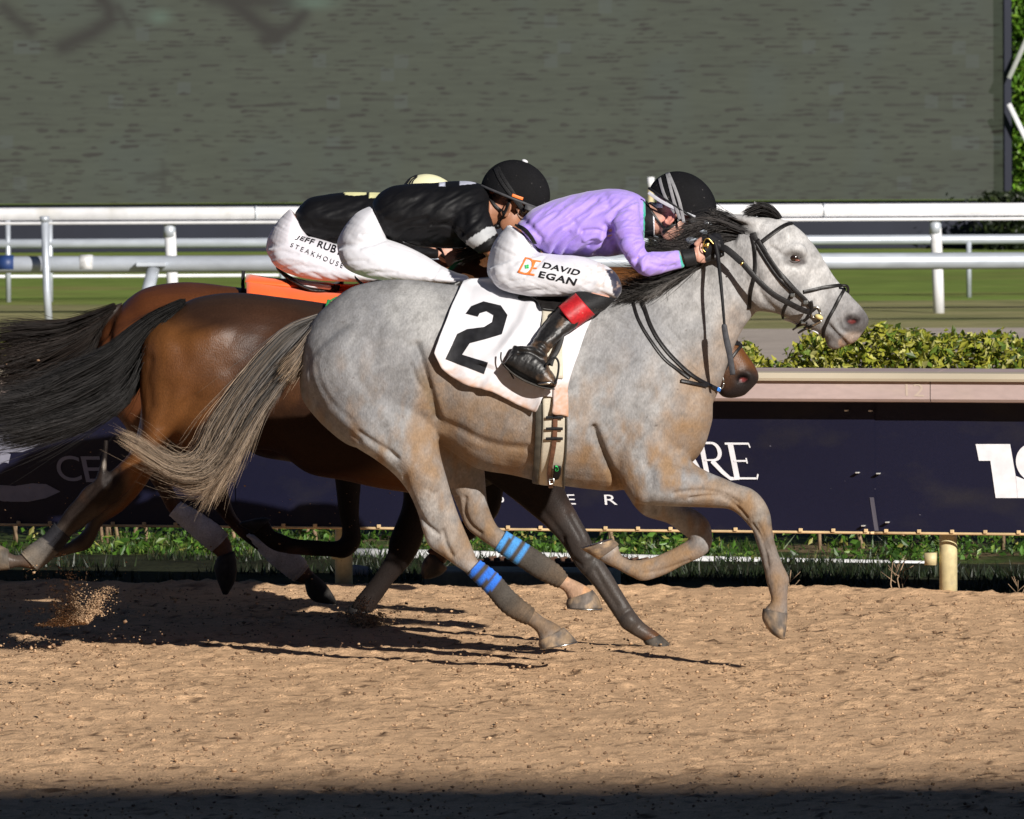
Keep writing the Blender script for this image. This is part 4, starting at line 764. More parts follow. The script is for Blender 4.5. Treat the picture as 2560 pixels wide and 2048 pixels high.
# mane and forelock
bk0, bk1 = (.022, .020, .020), (.06, .052, .048)
obj('mane', strands('A', [[(2090, 600), (1960, 540), (1830, 500), (1700, 490), (1600, 540), (1540, 590)], [(2080, 620), (1930, 560), (1800, 540), (1680, 560), (1600, 610), (1550, 680)], [(2060, 640), (1920, 600), (1790, 580), (1680, 620), (1580, 680), (1500, 740)], [(2030, 650), (1900, 620), (1760, 640), (1660, 690), (1540, 740), (1440, 760)],
    [(1980, 680), (1840, 690), (1700, 730), (1560, 770), (1420, 770), (1330, 740)]], 1900, Y1H-.03, 15, r=.0012, spread=12, yspread=.05, c0=bk0, c1=bk1, clump=60, wild=.22), MT['hair'], g1)
obj('mane', strands('A', [[(1900, 640), (1780, 760), (1640, 860), (1500, 930), (1400, 980), (1300, 990), (1180, 960)], [(1850, 700), (1700, 830), (1540, 930), (1400, 990), (1250, 1010), (1120, 980)], [(1750, 780), (1600, 900), (1450, 980), (1300, 1030), (1150, 1040), (1060, 1000)], [(1600, 880), (1450, 970), (1300, 1040), (1150, 1080), (1040, 1060)],
    [(1450, 960), (1330, 1040), (1200, 1090), (1080, 1140), (980, 1200)], [(1330, 1050), (1220, 1110), (1100, 1170), (1000, 1220), (910, 1262)], [(1290, 1080), (1200, 1140), (1120, 1190), (1040, 1225), (960, 1245)]], 2600, Y1H-.03, 16, r=.0013, spread=10, yspread=.06, c0=(.018, .017, .016), c1=(.045, .04, .036), clump=80, wild=.15), MT['hair'], g1)
obj('mane', strands('A', [[(1640, 930), (1560, 960), (1480, 1000), (1420, 1030)], [(1500, 980), (1420, 1020), (1350, 1070), (1290, 1100)], [(1400, 1040), (1330, 1080), (1260, 1120), (1200, 1150)]], 500, Y1H-.12, 19, r=.0011, spread=6, yspread=.02, c0=(.05, .045, .042), c1=(.16, .15, .14), clump=40), MT['hair'], g1)
obj('mane', strands('A', [[(1820, 640), (1700, 680), (1580, 700), (1450, 700), (1340, 690)], [(1800, 680), (1690, 720), (1560, 740), (1430, 740), (1310, 720), (1250, 700)], [(1780, 720), (1660, 760), (1540, 790), (1420, 790), (1320, 760)], [(1700, 780), (1600, 820), (1480, 840), (1380, 850), (1290, 840)], [(1600, 840), (1480, 880), (1360, 900), (1260, 890), (1180, 860)]], 2200, Y1H+.0, 29, r=.0016, spread=12, yspread=.06, c0=(.015, .014, .014), c1=(.03, .027, .025), clump=60, wild=.2), MT['hair'], g1)
obj('forelock', strands('B', [[(1085, 262), (1040, 205), (960, 165), (880, 175), (800, 215)], [(1075, 258), (1020, 205), (940, 180), (870, 195), (790, 240)], [(1060, 258), (990, 215), (920, 200), (850, 225), (800, 240)], [(1040, 258), (970, 235), (900, 225), (840, 240), (790, 245)]], 700, Y1H-.01, 17, r=.0013, spread=4, yspread=.03, c0=bk0, c1=(.04, .036, .034), clump=26, seg=10), MT['hair'], g1)
# ---------------------------------------------------------------- BAY HORSES
def aff(s, sx, sy, dx, dy, rot=0):
    c, n = math.cos(rot), math.sin(rot)
    def f(a):
        q = np.asarray(a, float); q = q-np.array([sx, sy]); q = np.stack([q[..., 0]*c-q[..., 1]*n, q[..., 0]*n+q[..., 1]*c], -1)*s+np.array([dx, dy]); return q*S_
    return f
def headf(s, tip, rot):
    def f(a):
        q = fr('B', a); t = fr('B', (1762, 1060)); c, n = math.cos(rot), math.sin(rot); q = q-t
        q = np.stack([q[..., 0]*c-q[..., 1]*n, q[..., 0]*n+q[..., 1]*c], -1)*s+np.array(tip); return q
    return f
blk = (.016, .013, .012); bay = (.15,.06,.02); bay2 = (.15, .055, .022); dkb = (.03, .014, .009)
# horse 2
f2 = aff(.96, 634, 780, 297, 800)
g2 = thing('race_horse', 'dark bay racehorse in the middle with black tail, lapped behind the grey', 'horse', P1('d', 700, 1380, Y2H))
N2 = [(885, 640, 1080, 960, .19), (945, 570, 1170, 880, .16), (1010, 532, 1230, 800, .12), (1110, 545, 1300, 750, .10), (1230, 560, 1370, 715, .09), (1340, 562, 1430, 700, .085), (1400, 566, 1450, 695, .08)]
H2f = headf(.93, (1897, 948), R(9))
NH2 = [(270, 760, 520, 720, .16, -.10), (290, 880, 545, 860, .16, -.12), (297, 960, 500, 960, .14, -.135), (285, 1000, 450, 1010, .11, -.14)]
L2a = [(-40, -60, 1010, -80, .17, -.10), (60, 20, 900, 0, .0, 0)]
NH2 = [('F', [(1000, -500, 1250, -500, .015, -.05), (910, -440, 1310, -440, .10, -.08), (850, -330, 1350, -330, .155, -.11), (835, -120, 1420, -120, .155, -.125), (845, 60, 1250, 20, .135, -.135), (838, 190, 1090, 160, .11, -.14), (790, 300, 950, 290, .085, -.14), (700, 395, 840, 460, .068, -.14), (600, 470, 760, 560, .06, -.14), (510, 520, 690, 620, .054, -.14), (455, 590, 610, 680, .048, -.14),
    (395, 655, 530, 740, .042, -.14), (335, 745, 425, 815, .036, -.14), (270, 815, 370, 880, .034, -.14), (180, 880, 300, 955, .036, -.14), (130, 920, 220, 1015, .036, -.14), (90, 930, 120, 1000, .032, -.14), (30, 900, 50, 1015, .04, -.14), (-20, 890, 0, 1015, .045, -.14)])]
hk2 = ('F', [(620, 235, 650, 235, .012, -.14), (612, 330, 645, 340, .018, -.14), (585, 430, 640, 445, .026, -.14), (560, 500, 650, 520, .03, -.14)])
FH2 = ('F', [(850, 0, 1200, 0, .12, .10), (820, 200, 1050, 200, .10, .13), (720, 420, 880, 500, .07, .14), (610, 580, 740, 660, .055, .14), (540, 690, 620, 740, .048, .14), (500, 780, 575, 830, .042, .14), (430, 840, 530, 895, .038, .14), (350, 880, 420, 925, .034, .14), (280, 890, 320, 950, .034, .14)])
NF2 = ('G', [(560, -140, 1050, -60, .09, -.09), (720, 20, 1180, 30, .105, -.12), (900, 170, 1320, 110, .10, -.13), (1070, 290, 1430, 210, .085, -.13), (1210, 400, 1480, 330, .07, -.13), (1330, 500, 1540, 440, .056, -.13), (1420, 590, 1610, 570, .05, -.13), (1480, 670, 1645, 650, .046, -.13), (1535, 760, 1700, 730, .038, -.13),
    (1625, 860, 1740, 790, .034, -.13), (1690, 950, 1800, 890, .031, -.13), (1750, 1040, 1855, 980, .032, -.13), (1800, 1110, 1900, 1050, .036, -.13), (1850, 1155, 1960, 1110, .033, -.13), (1930, 1200, 2020, 1150, .036, -.13), (1955, 1225, 2050, 1180, .042, -.13)])
FF2 = ('d', [(960, 900, 1090, 930, .09, .09), (985, 985, 1075, 985, .07, .12), (1005, 1035, 1062, 1025, .05, .13), (1002, 1075, 1050, 1080, .045, .13), (975, 1095, 1010, 1125, .034, .13), (940, 1120, 975, 1150, .03, .13), (912, 1150, 950, 1172, .033, .13), (895, 1160, 935, 1190, .036, .13)])
body2 = voxel([loft(f2, TORSO, Y2H, n=36), loft('d', N2, Y2H, n=24), loft(H2f, HEADS, Y2H, n=24, e=.9), loft(*NH2[0], Y2H), loft(*hk2, Y2H), loft(*FH2, Y2H), loft(*NF2, Y2H), loft(*FF2, Y2H),
    loft('D', [(1150, 480, 1700, 320, .01, -.06), (1050, 560, 1700, 400, .10, -.14), (960, 760, 1750, 600, .14, -.15), (960, 960, 1550, 860, .13, -.145), (1000, 1100, 1250, 1050, .09, -.145)], Y2H, sub=5), ell((0, 0, 0), (.04, .028, .034), None, P([H2f((1650, 1055))], Y2H-.04)[0])], .0085, 8, 'body')
sculpt(body2, [('D', [(1300, 960), (1200, 1050), (1110, 1150)], 22, .012), ('D', [(1000, 700), (990, 850), (1010, 1000)], 16, .008), ('D', [(1290, 420), (1200, 560), (1230, 700)], 30, .008), ('F', [(700, 420), (640, 560), (600, 640)], 8, .010), ('F', [(560, 520), (500, 600), (430, 680)], 6, .006),
    ('D', [(1960, 420), (1800, 520), (1700, 640), (1560, 760)], 30, .008), ('D', [(1110, 1150), (1130, 900)], 20, .007), ('G', [(1500, 440), (1560, 560), (1600, 680)], 6, .008), ('G', [(1450, 600), (1500, 690), (1560, 750)], 6, .007), ('G', [(1650, 780), (1710, 890), (1780, 1000)], 5, .007), ('G', [(1590, 800), (1650, 700)], 6, .006), ('G', [(1850, 1020), (1790, 1060)], 5, .006), ('G', [(1930, 1100), (1860, 1150)], 5, .005), ('G', [(1250, 330), (1380, 480), (1460, 590)], 10, .008)], [('G', 1560, 600, 60, 75, .011), ('G', 1490, 700, 30, 40, .008), ('G', 1855, 1085, 45, 45, .010), ('G', 1800, 1130, 30, 30, .010), ('D', 1130, 520, 120, 140, .010), ('D', 1500, 460, 200, 130, .008), ('H', 985, 105, 30, 22, -.02), ('H', 880, 120, 20, 90, .004)], extra=lambda p, V: .006*(fbm(p[:, 0]/90, p[:, 1]/90, 23, 3)-.45))
paint(body2, (.105, .041, .012), [('D', 1700, 330, 620, 190, (.022, .012, .009), .9), ('D', 1850, 560, 260, 220, (.045, .02, .011), .75), ('D', 1250, 800, 150, 160, (.085, .033, .012), .5), ('d', 700, 800, 250, 140, dkb, .8), ('d', 640, 940, 230, 80, (.014, .008, .006), .95), ('d', 1000, 700, 200, 200, dkb, .6), ('F', 620, 520, 150, 150, blk, .95), ('F', 420, 720, 170, 170, blk, .97), ('F', 300, 900, 200, 150, (.07, .055, .045), .85), ('F', 30, 950, 130, 100, (.07, .055, .045), .9), ('F', 560, 800, 130, 150, (.04, .03, .025), .9),  # near-black belly blob paints the shade under the barrel into the coat
    ('G', 1200, 250, 420, 330, blk, .97), ('G', 1550, 650, 250, 250, (.035, .03, .028), .97), ('G', 1800, 950, 300, 260, (.045, .038, .034), .97), ('d', 1010, 1080, 120, 130, blk, .97), ('H', 1000, 140, 95, 95, (.02, .016, .015), 1), ('H', 920, 190, 80, 60, (.02, .015, .014), 1), ('H', 900, 90, 50, 70, (.04, .02, .012), .8), ('H', 985, 100, 34, 24, (.008, .006, .006), 1), ('H', 988, 106, 18, 9, (.16, .03, .03), 1), ('F', 640, 480, 30, 50, (.10, .09, .085), .5), ('F', 635, 320, 50, 140, blk, 1), ('F', 625, 390, 12, 30, (.2, .17, .14), .7), ('G', 1640, 720, 40, 60, (.045, .04, .036), .6), ('G', 1900, 1150, 60, 50, (.07, .055, .045), .7)],
    None, [('D', [(1200, 300), (1500, 245), (1900, 260), (2200, 370)], 26, (.03, .02, .015), .8)])
obj('body', body2, m_bay, g2); T2 = bvh(body2)
hoof('F', [(50, 895, 60, 1015, .046, -.14), (0, 870, 20, 1020, .052, -.14), (-60, 850, -40, 1025, .055, -.14)], Y2H, g2, ((.09, .075, .06), (.18, .14, .10)), False)
hoof('G', [(1935, 1205, 2035, 1165, .044, -.13), (1950, 1228, 2075, 1200, .052, -.13), (1965, 1240, 2112, 1238, .056, -.13)], Y2H, g2, ((.05, .045, .04), (.09, .075, .06)))
hoof('Q', [(1200, 430, 1110, 330, .042, .13), (1160, 470, 1075, 345, .05, .13), (1090, 495, 1040, 400, .045, .13), (1050, 495, 1034, 460, .02, .13)], Y2H, g2, ((.03, .026, .024), (.12, .085, .06)), False)
wrap('F', [(322, 735, 425, 830, .042, -.14), (262, 808, 372, 890, .04, -.14), (172, 872, 304, 962, .042, -.14), (126, 916, 228, 1022, .042, -.14)], Y2H, g2, (.10, .09, .08), [(-.1, .42, (.018, .018, .022))], (.35, .28, .2))
tail2 = [[(1240, 312), (1080, 375), (950, 450), (850, 530), (700, 650), (500, 745), (400, 800), (250, 890), (100, 935), (-100, 960)], [(1220, 325), (1060, 420), (930, 540), (800, 680), (620, 800), (430, 890), (200, 960), (-100, 1000)], [(1200, 345), (1040, 480), (950, 610), (820, 770), (640, 890), (430, 970), (200, 1040), (-100, 1090)],
    [(1170, 390), (1030, 560), (950, 710), (880, 850), (740, 980), (560, 1060), (350, 1120), (150, 1170), (-100, 1200)], [(1130, 430), (1010, 600), (940, 780), (880, 900), (760, 1020), (600, 1090), (400, 1170), (200, 1230), (-100, 1280)], [(1080, 480), (980, 650), (930, 800), (890, 900), (800, 1000), (660, 1090), (500, 1160), (360, 1220)]]
obj('tail', strands('D', tail2, 6500, Y2H-.06, 25, r=.0012, spread=11, yspread=.06, c0=(.008, .0075, .007), c1=(.034, .032, .032), clump=150, seg=16), MT['hair'], g2)
obj('tail_dock', voxel([loft('D', [(1330, 300, 1250, 420, .05, 0), (1200, 325, 1180, 440, .045, -.03), (1060, 400, 1080, 520, .04, -.05), (960, 480, 990, 590, .03, -.06), (880, 560, 900, 640, .015, -.06)], Y2H, sub=4)], .008, 3), mat('tail_skin_black', (.016, .014, .013), .6), g2)
obj('mane', strands('C', [[(1750, 600), (1620, 640), (1500, 670), (1400, 700)], [(1700, 620), (1580, 660), (1470, 700), (1390, 730)]], 500, Y2H-.05, 26, r=.0016, spread=8, c0=blk, c1=(.03, .025, .02), clump=20, seg=8), MT['hair'], g2)
# horse 3
f3 = aff(.92, 634, 780, 203, 770)
g3 = thing('race_horse', 'red bay racehorse with white hind leg wraps, farthest from the camera by the rail', 'horse', P1('d', 560, 1330, Y3H))
N3 = [(760, 610, 930, 920, .18), (830, 560, 1010, 850, .15), (920, 545, 1080, 790, .12), (1010, 560, 1140, 760, .10), (1090, 585, 1190, 750, .09), (1160, 615, 1230, 745, .085), (1190, 630, 1240, 740, .08)]
H3f = headf(.9, (1640, 985), R(8))
NH3 = ('F', [(800, -340, 1050, -340, .015, -.05), (700, -290, 1100, -290, .10, -.08), (640, -200, 1150, -200, .145, -.11), (640, 0, 1180, 60, .14, -.125), (760, 180, 1100, 260, .11, -.135), (800, 330, 1030, 440, .08, -.14), (880, 450, 1040, 540, .058, -.14), (950, 560, 1085, 600, .046, -.14), (1010, 670, 1090, 620, .038, -.14), (1110, 770, 1190, 680, .032, -.14), (1225, 870, 1310, 760, .034, -.14), (1280, 920, 1380, 840, .034, -.14), (1310, 955, 1395, 905, .035, -.14), (1300, 1000, 1415, 960, .044, -.14)])
FH3 = ('F', [(900, -150, 1350, -150, .13, .10), (960, 100, 1350, 140, .11, .13), (1080, 330, 1350, 420, .085, .14), (1180, 520, 1380, 600, .062, .14), (1290, 660, 1420, 700, .05, .14), (1400, 790, 1490, 770, .04, .14), (1470, 850, 1550, 815, .033, .14), (1600, 950, 1690, 870, .031, .14), (1720, 1050, 1810, 950, .035, .14), (1780, 1090, 1860, 1010, .034, .14), (1820, 1110, 1900, 1060, .042, .14)])
NF3 = ('F', [(1900, 0, 2300, 100, .10, -.09), (1960, 200, 2260, 250, .095, -.12), (1990, 380, 2180, 400, .075, -.13), (2010, 520, 2160, 540, .058, -.13), (2025, 660, 2152, 690, .048, -.13), (2045, 760, 2160, 790, .046, -.13), (2040, 830, 2158, 870, .046, -.13), (1990, 845, 2080, 945, .038, -.13), (1880, 838, 1960, 940, .031, -.13), (1760, 828, 1780, 930, .030, -.13), (1690, 800, 1660, 910, .034, -.13), (1640, 780, 1600, 880, .032, -.13), (1620, 740, 1530, 820, .036, -.13), (1600, 715, 1490, 790, .04, -.13)])
FF3 = ('G', [(380, -160, 800, -60, .09, .09), (430, 80, 760, 130, .085, .12), (490, 260, 680, 300, .065, .13), (490, 400, 650, 450, .052, .13), (415, 590, 610, 620, .046, .13), (400, 680, 545, 740, .038, .13), (330, 800, 445, 850, .03, .13), (260, 890, 380, 940, .032, .13), (205, 960, 330, 1010, .036, .13), (180, 1010, 310, 1050, .036, .13)])
body3 = voxel([loft(f3, TORSO, Y3H, n=36), loft('d', N3, Y3H, n=24), loft(H3f, HEADS, Y3H, n=24, e=.9), loft(*NH3, Y3H), loft(*FH3, Y3H), loft(*NF3, Y3H), loft(*FF3, Y3H),
    loft('D', [(850, 400, 1300, 200, .01, -.06), (760, 480, 1300, 290, .09, -.14), (660, 640, 1350, 480, .13, -.15), (680, 850, 1300, 720, .12, -.145)], Y3H, sub=5)], .0095, 8, 'body')
sculpt(body3, [('D', [(800, 320), (740, 430), (720, 560), (710, 680)], 12, .020), ('D', [(860, 330), (900, 420), (880, 560)], 22, .006), ('D', [(1330, 190), (1390, 215), (1420, 250)], 12, .006)], [('D', 1000, 330, 200, 150, .008)], extra=lambda p, V: .005*(fbm(p[:, 0]/90, p[:, 1]/90, 33, 3)-.45))
paint(body3, (.08, .026, .009), [('D', 1200, 170, 330, 90, (.06, .022, .012), .6), ('d', 700, 900, 300, 160, dkb, .85), ('d', 760, 1080, 100, 160, blk, .97), ('d', 600, 1150, 130, 70, blk, .97), ('d', 810, 1190, 175, 230, blk, .97), ('F', 1000, 400, 200, 260, (.05, .025, .015), .9), ('F', 1340, 840, 120, 100, (.13, .06, .035), .8), ('F', 1760, 1000, 130, 100, (.13, .06, .035), .8), ('F', 1400, 500, 250, 250, dkb, .9)])
obj('body', body3, m_bay, g3); T3 = bvh(body3)
hf = ((.02, .018, .018), (.045, .04, .036))
hoof('F', [(1305, 935, 1405, 905, .042, -.14), (1282, 1000, 1418, 990, .05, -.14), (1300, 1080, 1410, 1080, .045, -.14), (1335, 1165, 1365, 1165, .016, -.14)], Y3H, g3, hf, False)
hoof('F', [(1822, 1090, 1880, 1040, .044, .14), (1840, 1165, 1950, 1100, .052, .14), (1870, 1200, 2008, 1190, .055, .14), (1900, 1212, 2012, 1222, .05, .14)], Y3H, g3, hf)
hoof('F', [(1622, 715, 1520, 800, .044, -.13), (1590, 705, 1480, 775, .05, -.13), (1520, 712, 1440, 750, .045, -.13), (1450, 730, 1430, 742, .02, -.13)], Y3H, g3, hf, False)
hoof('G', [(175, 1000, 318, 1040, .044, .13), (160, 1040, 305, 1070, .05, .13), (180, 1080, 310, 1085, .05, .13)], Y3H, g3, hf, False)
wh = (.50, .48, .50)
wrap('F', [(1012, 692, 1078, 606, .040, -.14), (1108, 778, 1196, 672, .037, -.14), (1222, 878, 1316, 754, .038, -.14), (1268, 912, 1370, 810, .038, -.14)], Y3H, g3, wh)
wrap('F', [(1462, 812, 1500, 796, .036, .14), (1594, 956, 1694, 864, .036, .14), (1714, 1056, 1816, 944, .039, .14), (1765, 1090, 1850, 1000, .038, .14)], Y3H, g3, wh)
tail3 = [[(770, 335), (600, 408), (450, 455), (300, 470), (100, 466), (-100, 490)], [(760, 360), (600, 450), (440, 520), (250, 560), (60, 600), (-100, 640)], [(740, 390), (600, 510), (440, 600), (240, 680), (60, 740), (-100, 780)], [(710, 440), (620, 580), (480, 690), (300, 790), (110, 860), (-80, 900)], [(680, 500), (620, 640), (500, 740), (350, 830), (180, 900), (20, 940)], [(660, 540), (610, 680), (540, 760), (440, 820)]]
obj('tail', strands('D', tail3, 4500, Y3H-.05, 35, r=.0014, spread=10, yspread=.06, c0=(.012, .008, .006), c1=(.026, .019, .016), clump=110, seg=14), MT['hair'], g3)
obj('tail_dock', voxel([loft('D', [(830, 310, 770, 430, .05, 0), (740, 345, 720, 470, .045, -.03), (620, 405, 640, 520, .04, -.05), (500, 450, 520, 540, .02, -.05)], Y3H, sub=4)], .009, 3), mat('tail_skin_brown', (.022, .014, .011), .6), g3)
# ================================================================ RIDERS
def rotm(pitch, yaw=0, roll=0):
    return np.array(Matrix.Rotation(yaw, 3, 'Z') @ Matrix.Rotation(pitch, 3, 'Y') @ Matrix.Rotation(roll, 3, 'X'))
def head_chunks(o, pitch, s=1.0, yaw=0):
    """skull, face, jaw, nose, brow, lips, ears; forward +x, up +z"""
    Mx = rotm(pitch, yaw)*s
    e = lambda c, r, nu=16, nv=10: ell(c, r, Mx, o, nu, nv)
    return [e((-.005, 0, .045), (.098, .077, .098), 24, 16), e((.038, 0, -.025), (.062, .062, .085), 20, 14), e((.052, 0, -.088), (.044, .046, .034)), e((.093, 0, .012), (.018, .045, .014)), e((.088, .03, -.035), (.022, .024, .02)), e((.088, -.03, -.035), (.022, .024, .02)),
        e((.108, 0, -.022), (.014, .012, .030)), e((.116, 0, -.042), (.016, .017, .012)), e((.098, 0, -.070), (.012, .026, .007)), e((.095, 0, -.084), (.012, .023, .008)), e((.088, 0, -.112), (.018, .022, .014)), e((.02, .05, -.06), (.04, .02, .05)), e((.02, -.05, -.06), (.04, .02, .05))]
def ear_chunks(o, pitch, s=1.0):
    Mx = rotm(pitch)*s; out = []
    for sy in (-1, 1):
        a = np.linspace(-2.2, 2.5, 14); rim = np.array([[-.012-.017*math.cos(t)*-1*.9, sy*(.081+.006*math.cos(t)), -.022+.030*math.sin(t)*-1] for t in a])
        V, F = tube(rim, .0055, 8); out.append((V@Mx.T+o, F)); out.append(ell((-.010, sy*.076, -.024), (.014, .006, .026), Mx, o, 12, 8)); out.append(ell((-.002, sy*.080, -.046), (.009, .006, .010), Mx, o, 10, 8))
    return out
def hand_chunks(wrist, dirv, up, near=-1, curl=1.0, s=1.0):
    """a closed fist: palm, four unequal bent fingers and a thumb from its side; dirv wrist->knuckles"""
    d = np.array(dirv, float); d /= np.linalg.norm(d); u = np.array(up, float); u -= (u@d)*d; u /= np.linalg.norm(u); n = np.cross(d, u)*near
    w = np.array(wrist, float); B = np.stack([d, u, n], 1); out = [ell((.045, 0, 0), (.05, .041, .017), B*s, w, 16, 10)]
    for k, (off, ln) in enumerate(((.030, .92), (.010, 1.0), (-.011, .95), (-.030, .78))):
        pts = [(.072, off, .004)]; a = .35*curl; x, z_ = .085, .004
        for j, seg in enumerate((.034*ln, .024*ln, .018*ln)):
            x += seg*math.cos(a); z_ -= seg*math.sin(a); pts.append((x, off*.92, z_)); a += 1.15*curl
        p = np.array(pts); p = cr(p, 3); out.append(tube((p*s)@B.T+w, np.linspace(.0092, .0074, len(p))*s, 8))
    p = cr(np.array([(.018, .036, -.006), (.045, .052, -.018), (.07, .045, -.032), (.085, .028, -.036)]), 3); out.append(tube((p*s)@B.T+w, np.linspace(.0115, .0085, len(p))*s, 8))
    return out
def skinmat(name, c): return mat(name, None, .5, .4, attr=True, n1=(30, .9, 1.08), n2=(260, .93, 1.07), bump=(320, .15, .001))
def cloth(name, rough=.45, sheen=.3, bs=(60, .12, .004), spec=.4): return mat(name, None, rough, spec, attr=True, n1=(7, .95, 1.04), bump=bs, sheen=sheen)
def wrinkle(sx, sy, amp, seed, rot=0.0):
    c, s = math.cos(rot), math.sin(rot)
    def f(p, V):
        x = p[:, 0]*c+p[:, 1]*s; y = -p[:, 0]*s+p[:, 1]*c; n = fbm(x/sx, y/sy, seed, 3)
        return amp*(1-np.abs(2*n-.95)*2.2)
    return f
def helmet(parent, o, pitch, s, shell_c, brim_c, name='helmet', r=(.133, .108, .118), dust=False, seam=True, yaw=0):
    Mx = rotm(pitch, yaw)*s; u = np.linspace(0, 2*math.pi, 48, endpoint=False); v = np.linspace(0.02, math.pi*.56, 20)
    g = np.stack([np.sin(v)[:, None]*np.cos(u)[None]*r[0], np.sin(v)[:, None]*np.sin(u)[None]*r[1], np.repeat(np.cos(v)[:, None], 48, 1)*r[2]], 2)
    g[..., 0] += .0; k = .012*np.clip(np.cos(u), 0, 1)**2; g[..., 0] += k[None]*np.sin(v)[:, None]
    if seam:
        for a in (math.pi/2, -math.pi/2, 0, math.pi, .8, -.8, 2.35, -2.35): d = np.abs((u-a+math.pi) % (2*math.pi)-math.pi); g *= (1-.006*np.exp(-(d/.06)**2))[None, :, None]
    gi = g*np.array([.93, .93, .93]); g2 = np.concatenate([g, gi[::-1]]); V, F = rings(g2); V = V+np.array([-.006, 0, .045]); V = V@Mx.T+o
    root = obj(name, mesh([(V, F)]), shell_c, parent)
    # brim band and small peak
    a = np.linspace(-1.15, 1.15, 22); pk = []
    for q, zz in ((1.0, -.004), (1.10, -.008), (1.26, -.018), (1.26, -.022), (1.10, -.014), (1.0, -.012)):
        kk = 1+(q-1)*np.cos(a*1.3).clip(0, 1)**.6; pk.append(np.stack([np.cos(a)*(r[0]+.004)*kk-.006+.012*np.cos(a).clip(0)**2, np.sin(a)*(r[1]+.002)*kk, np.full(22, .045-r[2]*.10+zz*1.4)], 1))
    V, F = rings(np.stack(pk, 1)); obj('peak', mesh([(V@Mx.T+o, F)]), brim_c, root)
    rim = np.stack([np.cos(u)*(r[0]+.001)*.985-.006+.012*np.cos(u).clip(0)**2, np.sin(u)*(r[1]+.001)*.985, np.full(48, .045-r[2]*.165)], 1); rim = np.vstack([rim, rim[:1]])
    obj('rim', mesh([tube(rim@Mx.T+o, .0055*s, 8)]), brim_c, root)
    return root, Mx
m_blackcloth = mat('cap_black', (.006, .006, .007), .8, .12, n1=(8, .7, 1.4), n2=(240, .7, 1.3), bump=(300, .3, .001), tint=(55, (.08, .075, .07), .68, .76))
m_brim = mat('brim_grey', (.05, .05, .055), .6, .3, n1=(40, .7, 1.4))
m_silverstrap = mat('strap_silver', (.45, .46, .50), .4, .4, n1=(50, .85, 1.1)); m_greystrap = mat('strap_grey', (.24, .24, .25), .6, .3, n1=(60, .8, 1.15))
m_white = mat('white_cloth', (.66, .66, .69), .6, .3, n1=(10, .9, 1.04))
m_lens = mat('goggle_lens', (.42, .48, .55), .08, .7, coat=1, n1=(8, .7, 1.2))
m_boot = mat('boot_leather', (.010, .0095, .0095), .42, .45, n1=(14, .6, 1.8), n2=(120, .6, 1.6), tint=(9, (.15, .085, .045), .57, .80), bump=(90, .3, .004))
m_sole = mat('boot_sole', (.06, .055, .05), .8, .2, n1=(60, .7, 1.3))
m_redrub = mat('boot_red', (.42, .012, .018), .5, .4, n1=(12, .6, 1.25), n2=(90, .8, 1.2), bump=(70, .4, .003), tint=(30, (.45, .18, .15), .64, .75))
m_silk = mat('silk_jacket', None, .55, .22, attr=True, n1=(7, .93, 1.05), n2=(150, .96, 1.04), bump=(26, .12, .006), sheen=.25)
m_breech = mat('breeches_cloth', None, .55, .35, attr=True, n1=(9, .96, 1.02), bump=(160, .06, .001), sheen=.2)
# ---------------------------------------------------------------- purple rider on the grey
YJ = 35.0; j1 = thing('person', 'crouched rider in lilac silks, white breeches and black cap on the grey horse', 'person', P1('A', 500, 1100, YJ))
J1T = [(285, 556, 425, 720, .135), (400, 446, 500, 788, .155), (560, 374, 620, 808, .165), (740, 324, 760, 806, .172), (900, 295, 920, 806, .182), (1040, 287, 1060, 800, .192), (1150, 303, 1175, 765, .185), (1225, 332, 1240, 700, .14), (1272, 368, 1268, 655, .085)]
J1UA = [(1000, 470, 1230, 380, .075, -.12), (1010, 560, 1240, 560, .078, -.17), (1050, 690, 1262, 700, .066, -.20), (1110, 800, 1285, 775, .058, -.215), (1190, 905, 1320, 790, .052, -.22), (1265, 956, 1350, 785, .05, -.215)]
J1FA = [(1200, 900, 1300, 775, .048, -.22), (1290, 958, 1320, 768, .05, -.215), (1400, 935, 1400, 768, .048, -.20), (1500, 908, 1480, 762, .044, -.175), (1575, 888, 1535, 756, .040, -.155)]
J1P = [(215, 562, 430, 700, .135), (110, 690, 490, 800, .165), (62, 830, 560, 850, .175), (60, 950, 560, 900, .165), (140, 1040, 480, 960, .12)]
J1TH = [(430, 770, 62, 900, .085, -.09), (600, 790, 130, 1042, .095, -.12), (760, 802, 330, 1104, .095, -.15), (900, 842, 560, 1114, .086, -.18), (1000, 892, 740, 1106, .075, -.20), (1062, 955, 890, 1112, .066, -.21), (1092, 1040, 1000, 1130, .054, -.21), (1085, 1090, 1045, 1135, .03, -.21)]
J1CALF = [(1045, 1120, 800, 1065, .058, -.225), (960, 1215, 715, 1090, .06, -.245), (880, 1252, 608, 1192, .06, -.265), (733, 1356, 500, 1320, .057, -.30), (640, 1422, 425, 1425, .05, -.33), (545, 1520, 370, 1490, .043, -.355), (520, 1570, 330, 1520, .043, -.365)]
E2A = lambda x, y: ((x-1197.8)/.7778, (y+718.7)/.7778)
FOOT = [(1600, 480, 1400, 440, .042, -.36), (1598, 540, 1370, 500, .040, -.375), (1580, 575, 1345, 550, .038, -.38)]
J1FOOT = [(1400, 480, 1340, 552, .030, -.38), (1470, 470, 1392, 600, .036, -.38), (1560, 500, 1460, 640, .040, -.382), (1610, 570, 1535, 672, .044, -.385), (1645, 625, 1600, 692, .042, -.388), (1662, 660, 1645, 697, .026, -.39)]
hd1 = P1('A', 1508, 476, YJ); pit1 = R(34)
hw1 = P1('A', 1640, 800, YJ-.14)
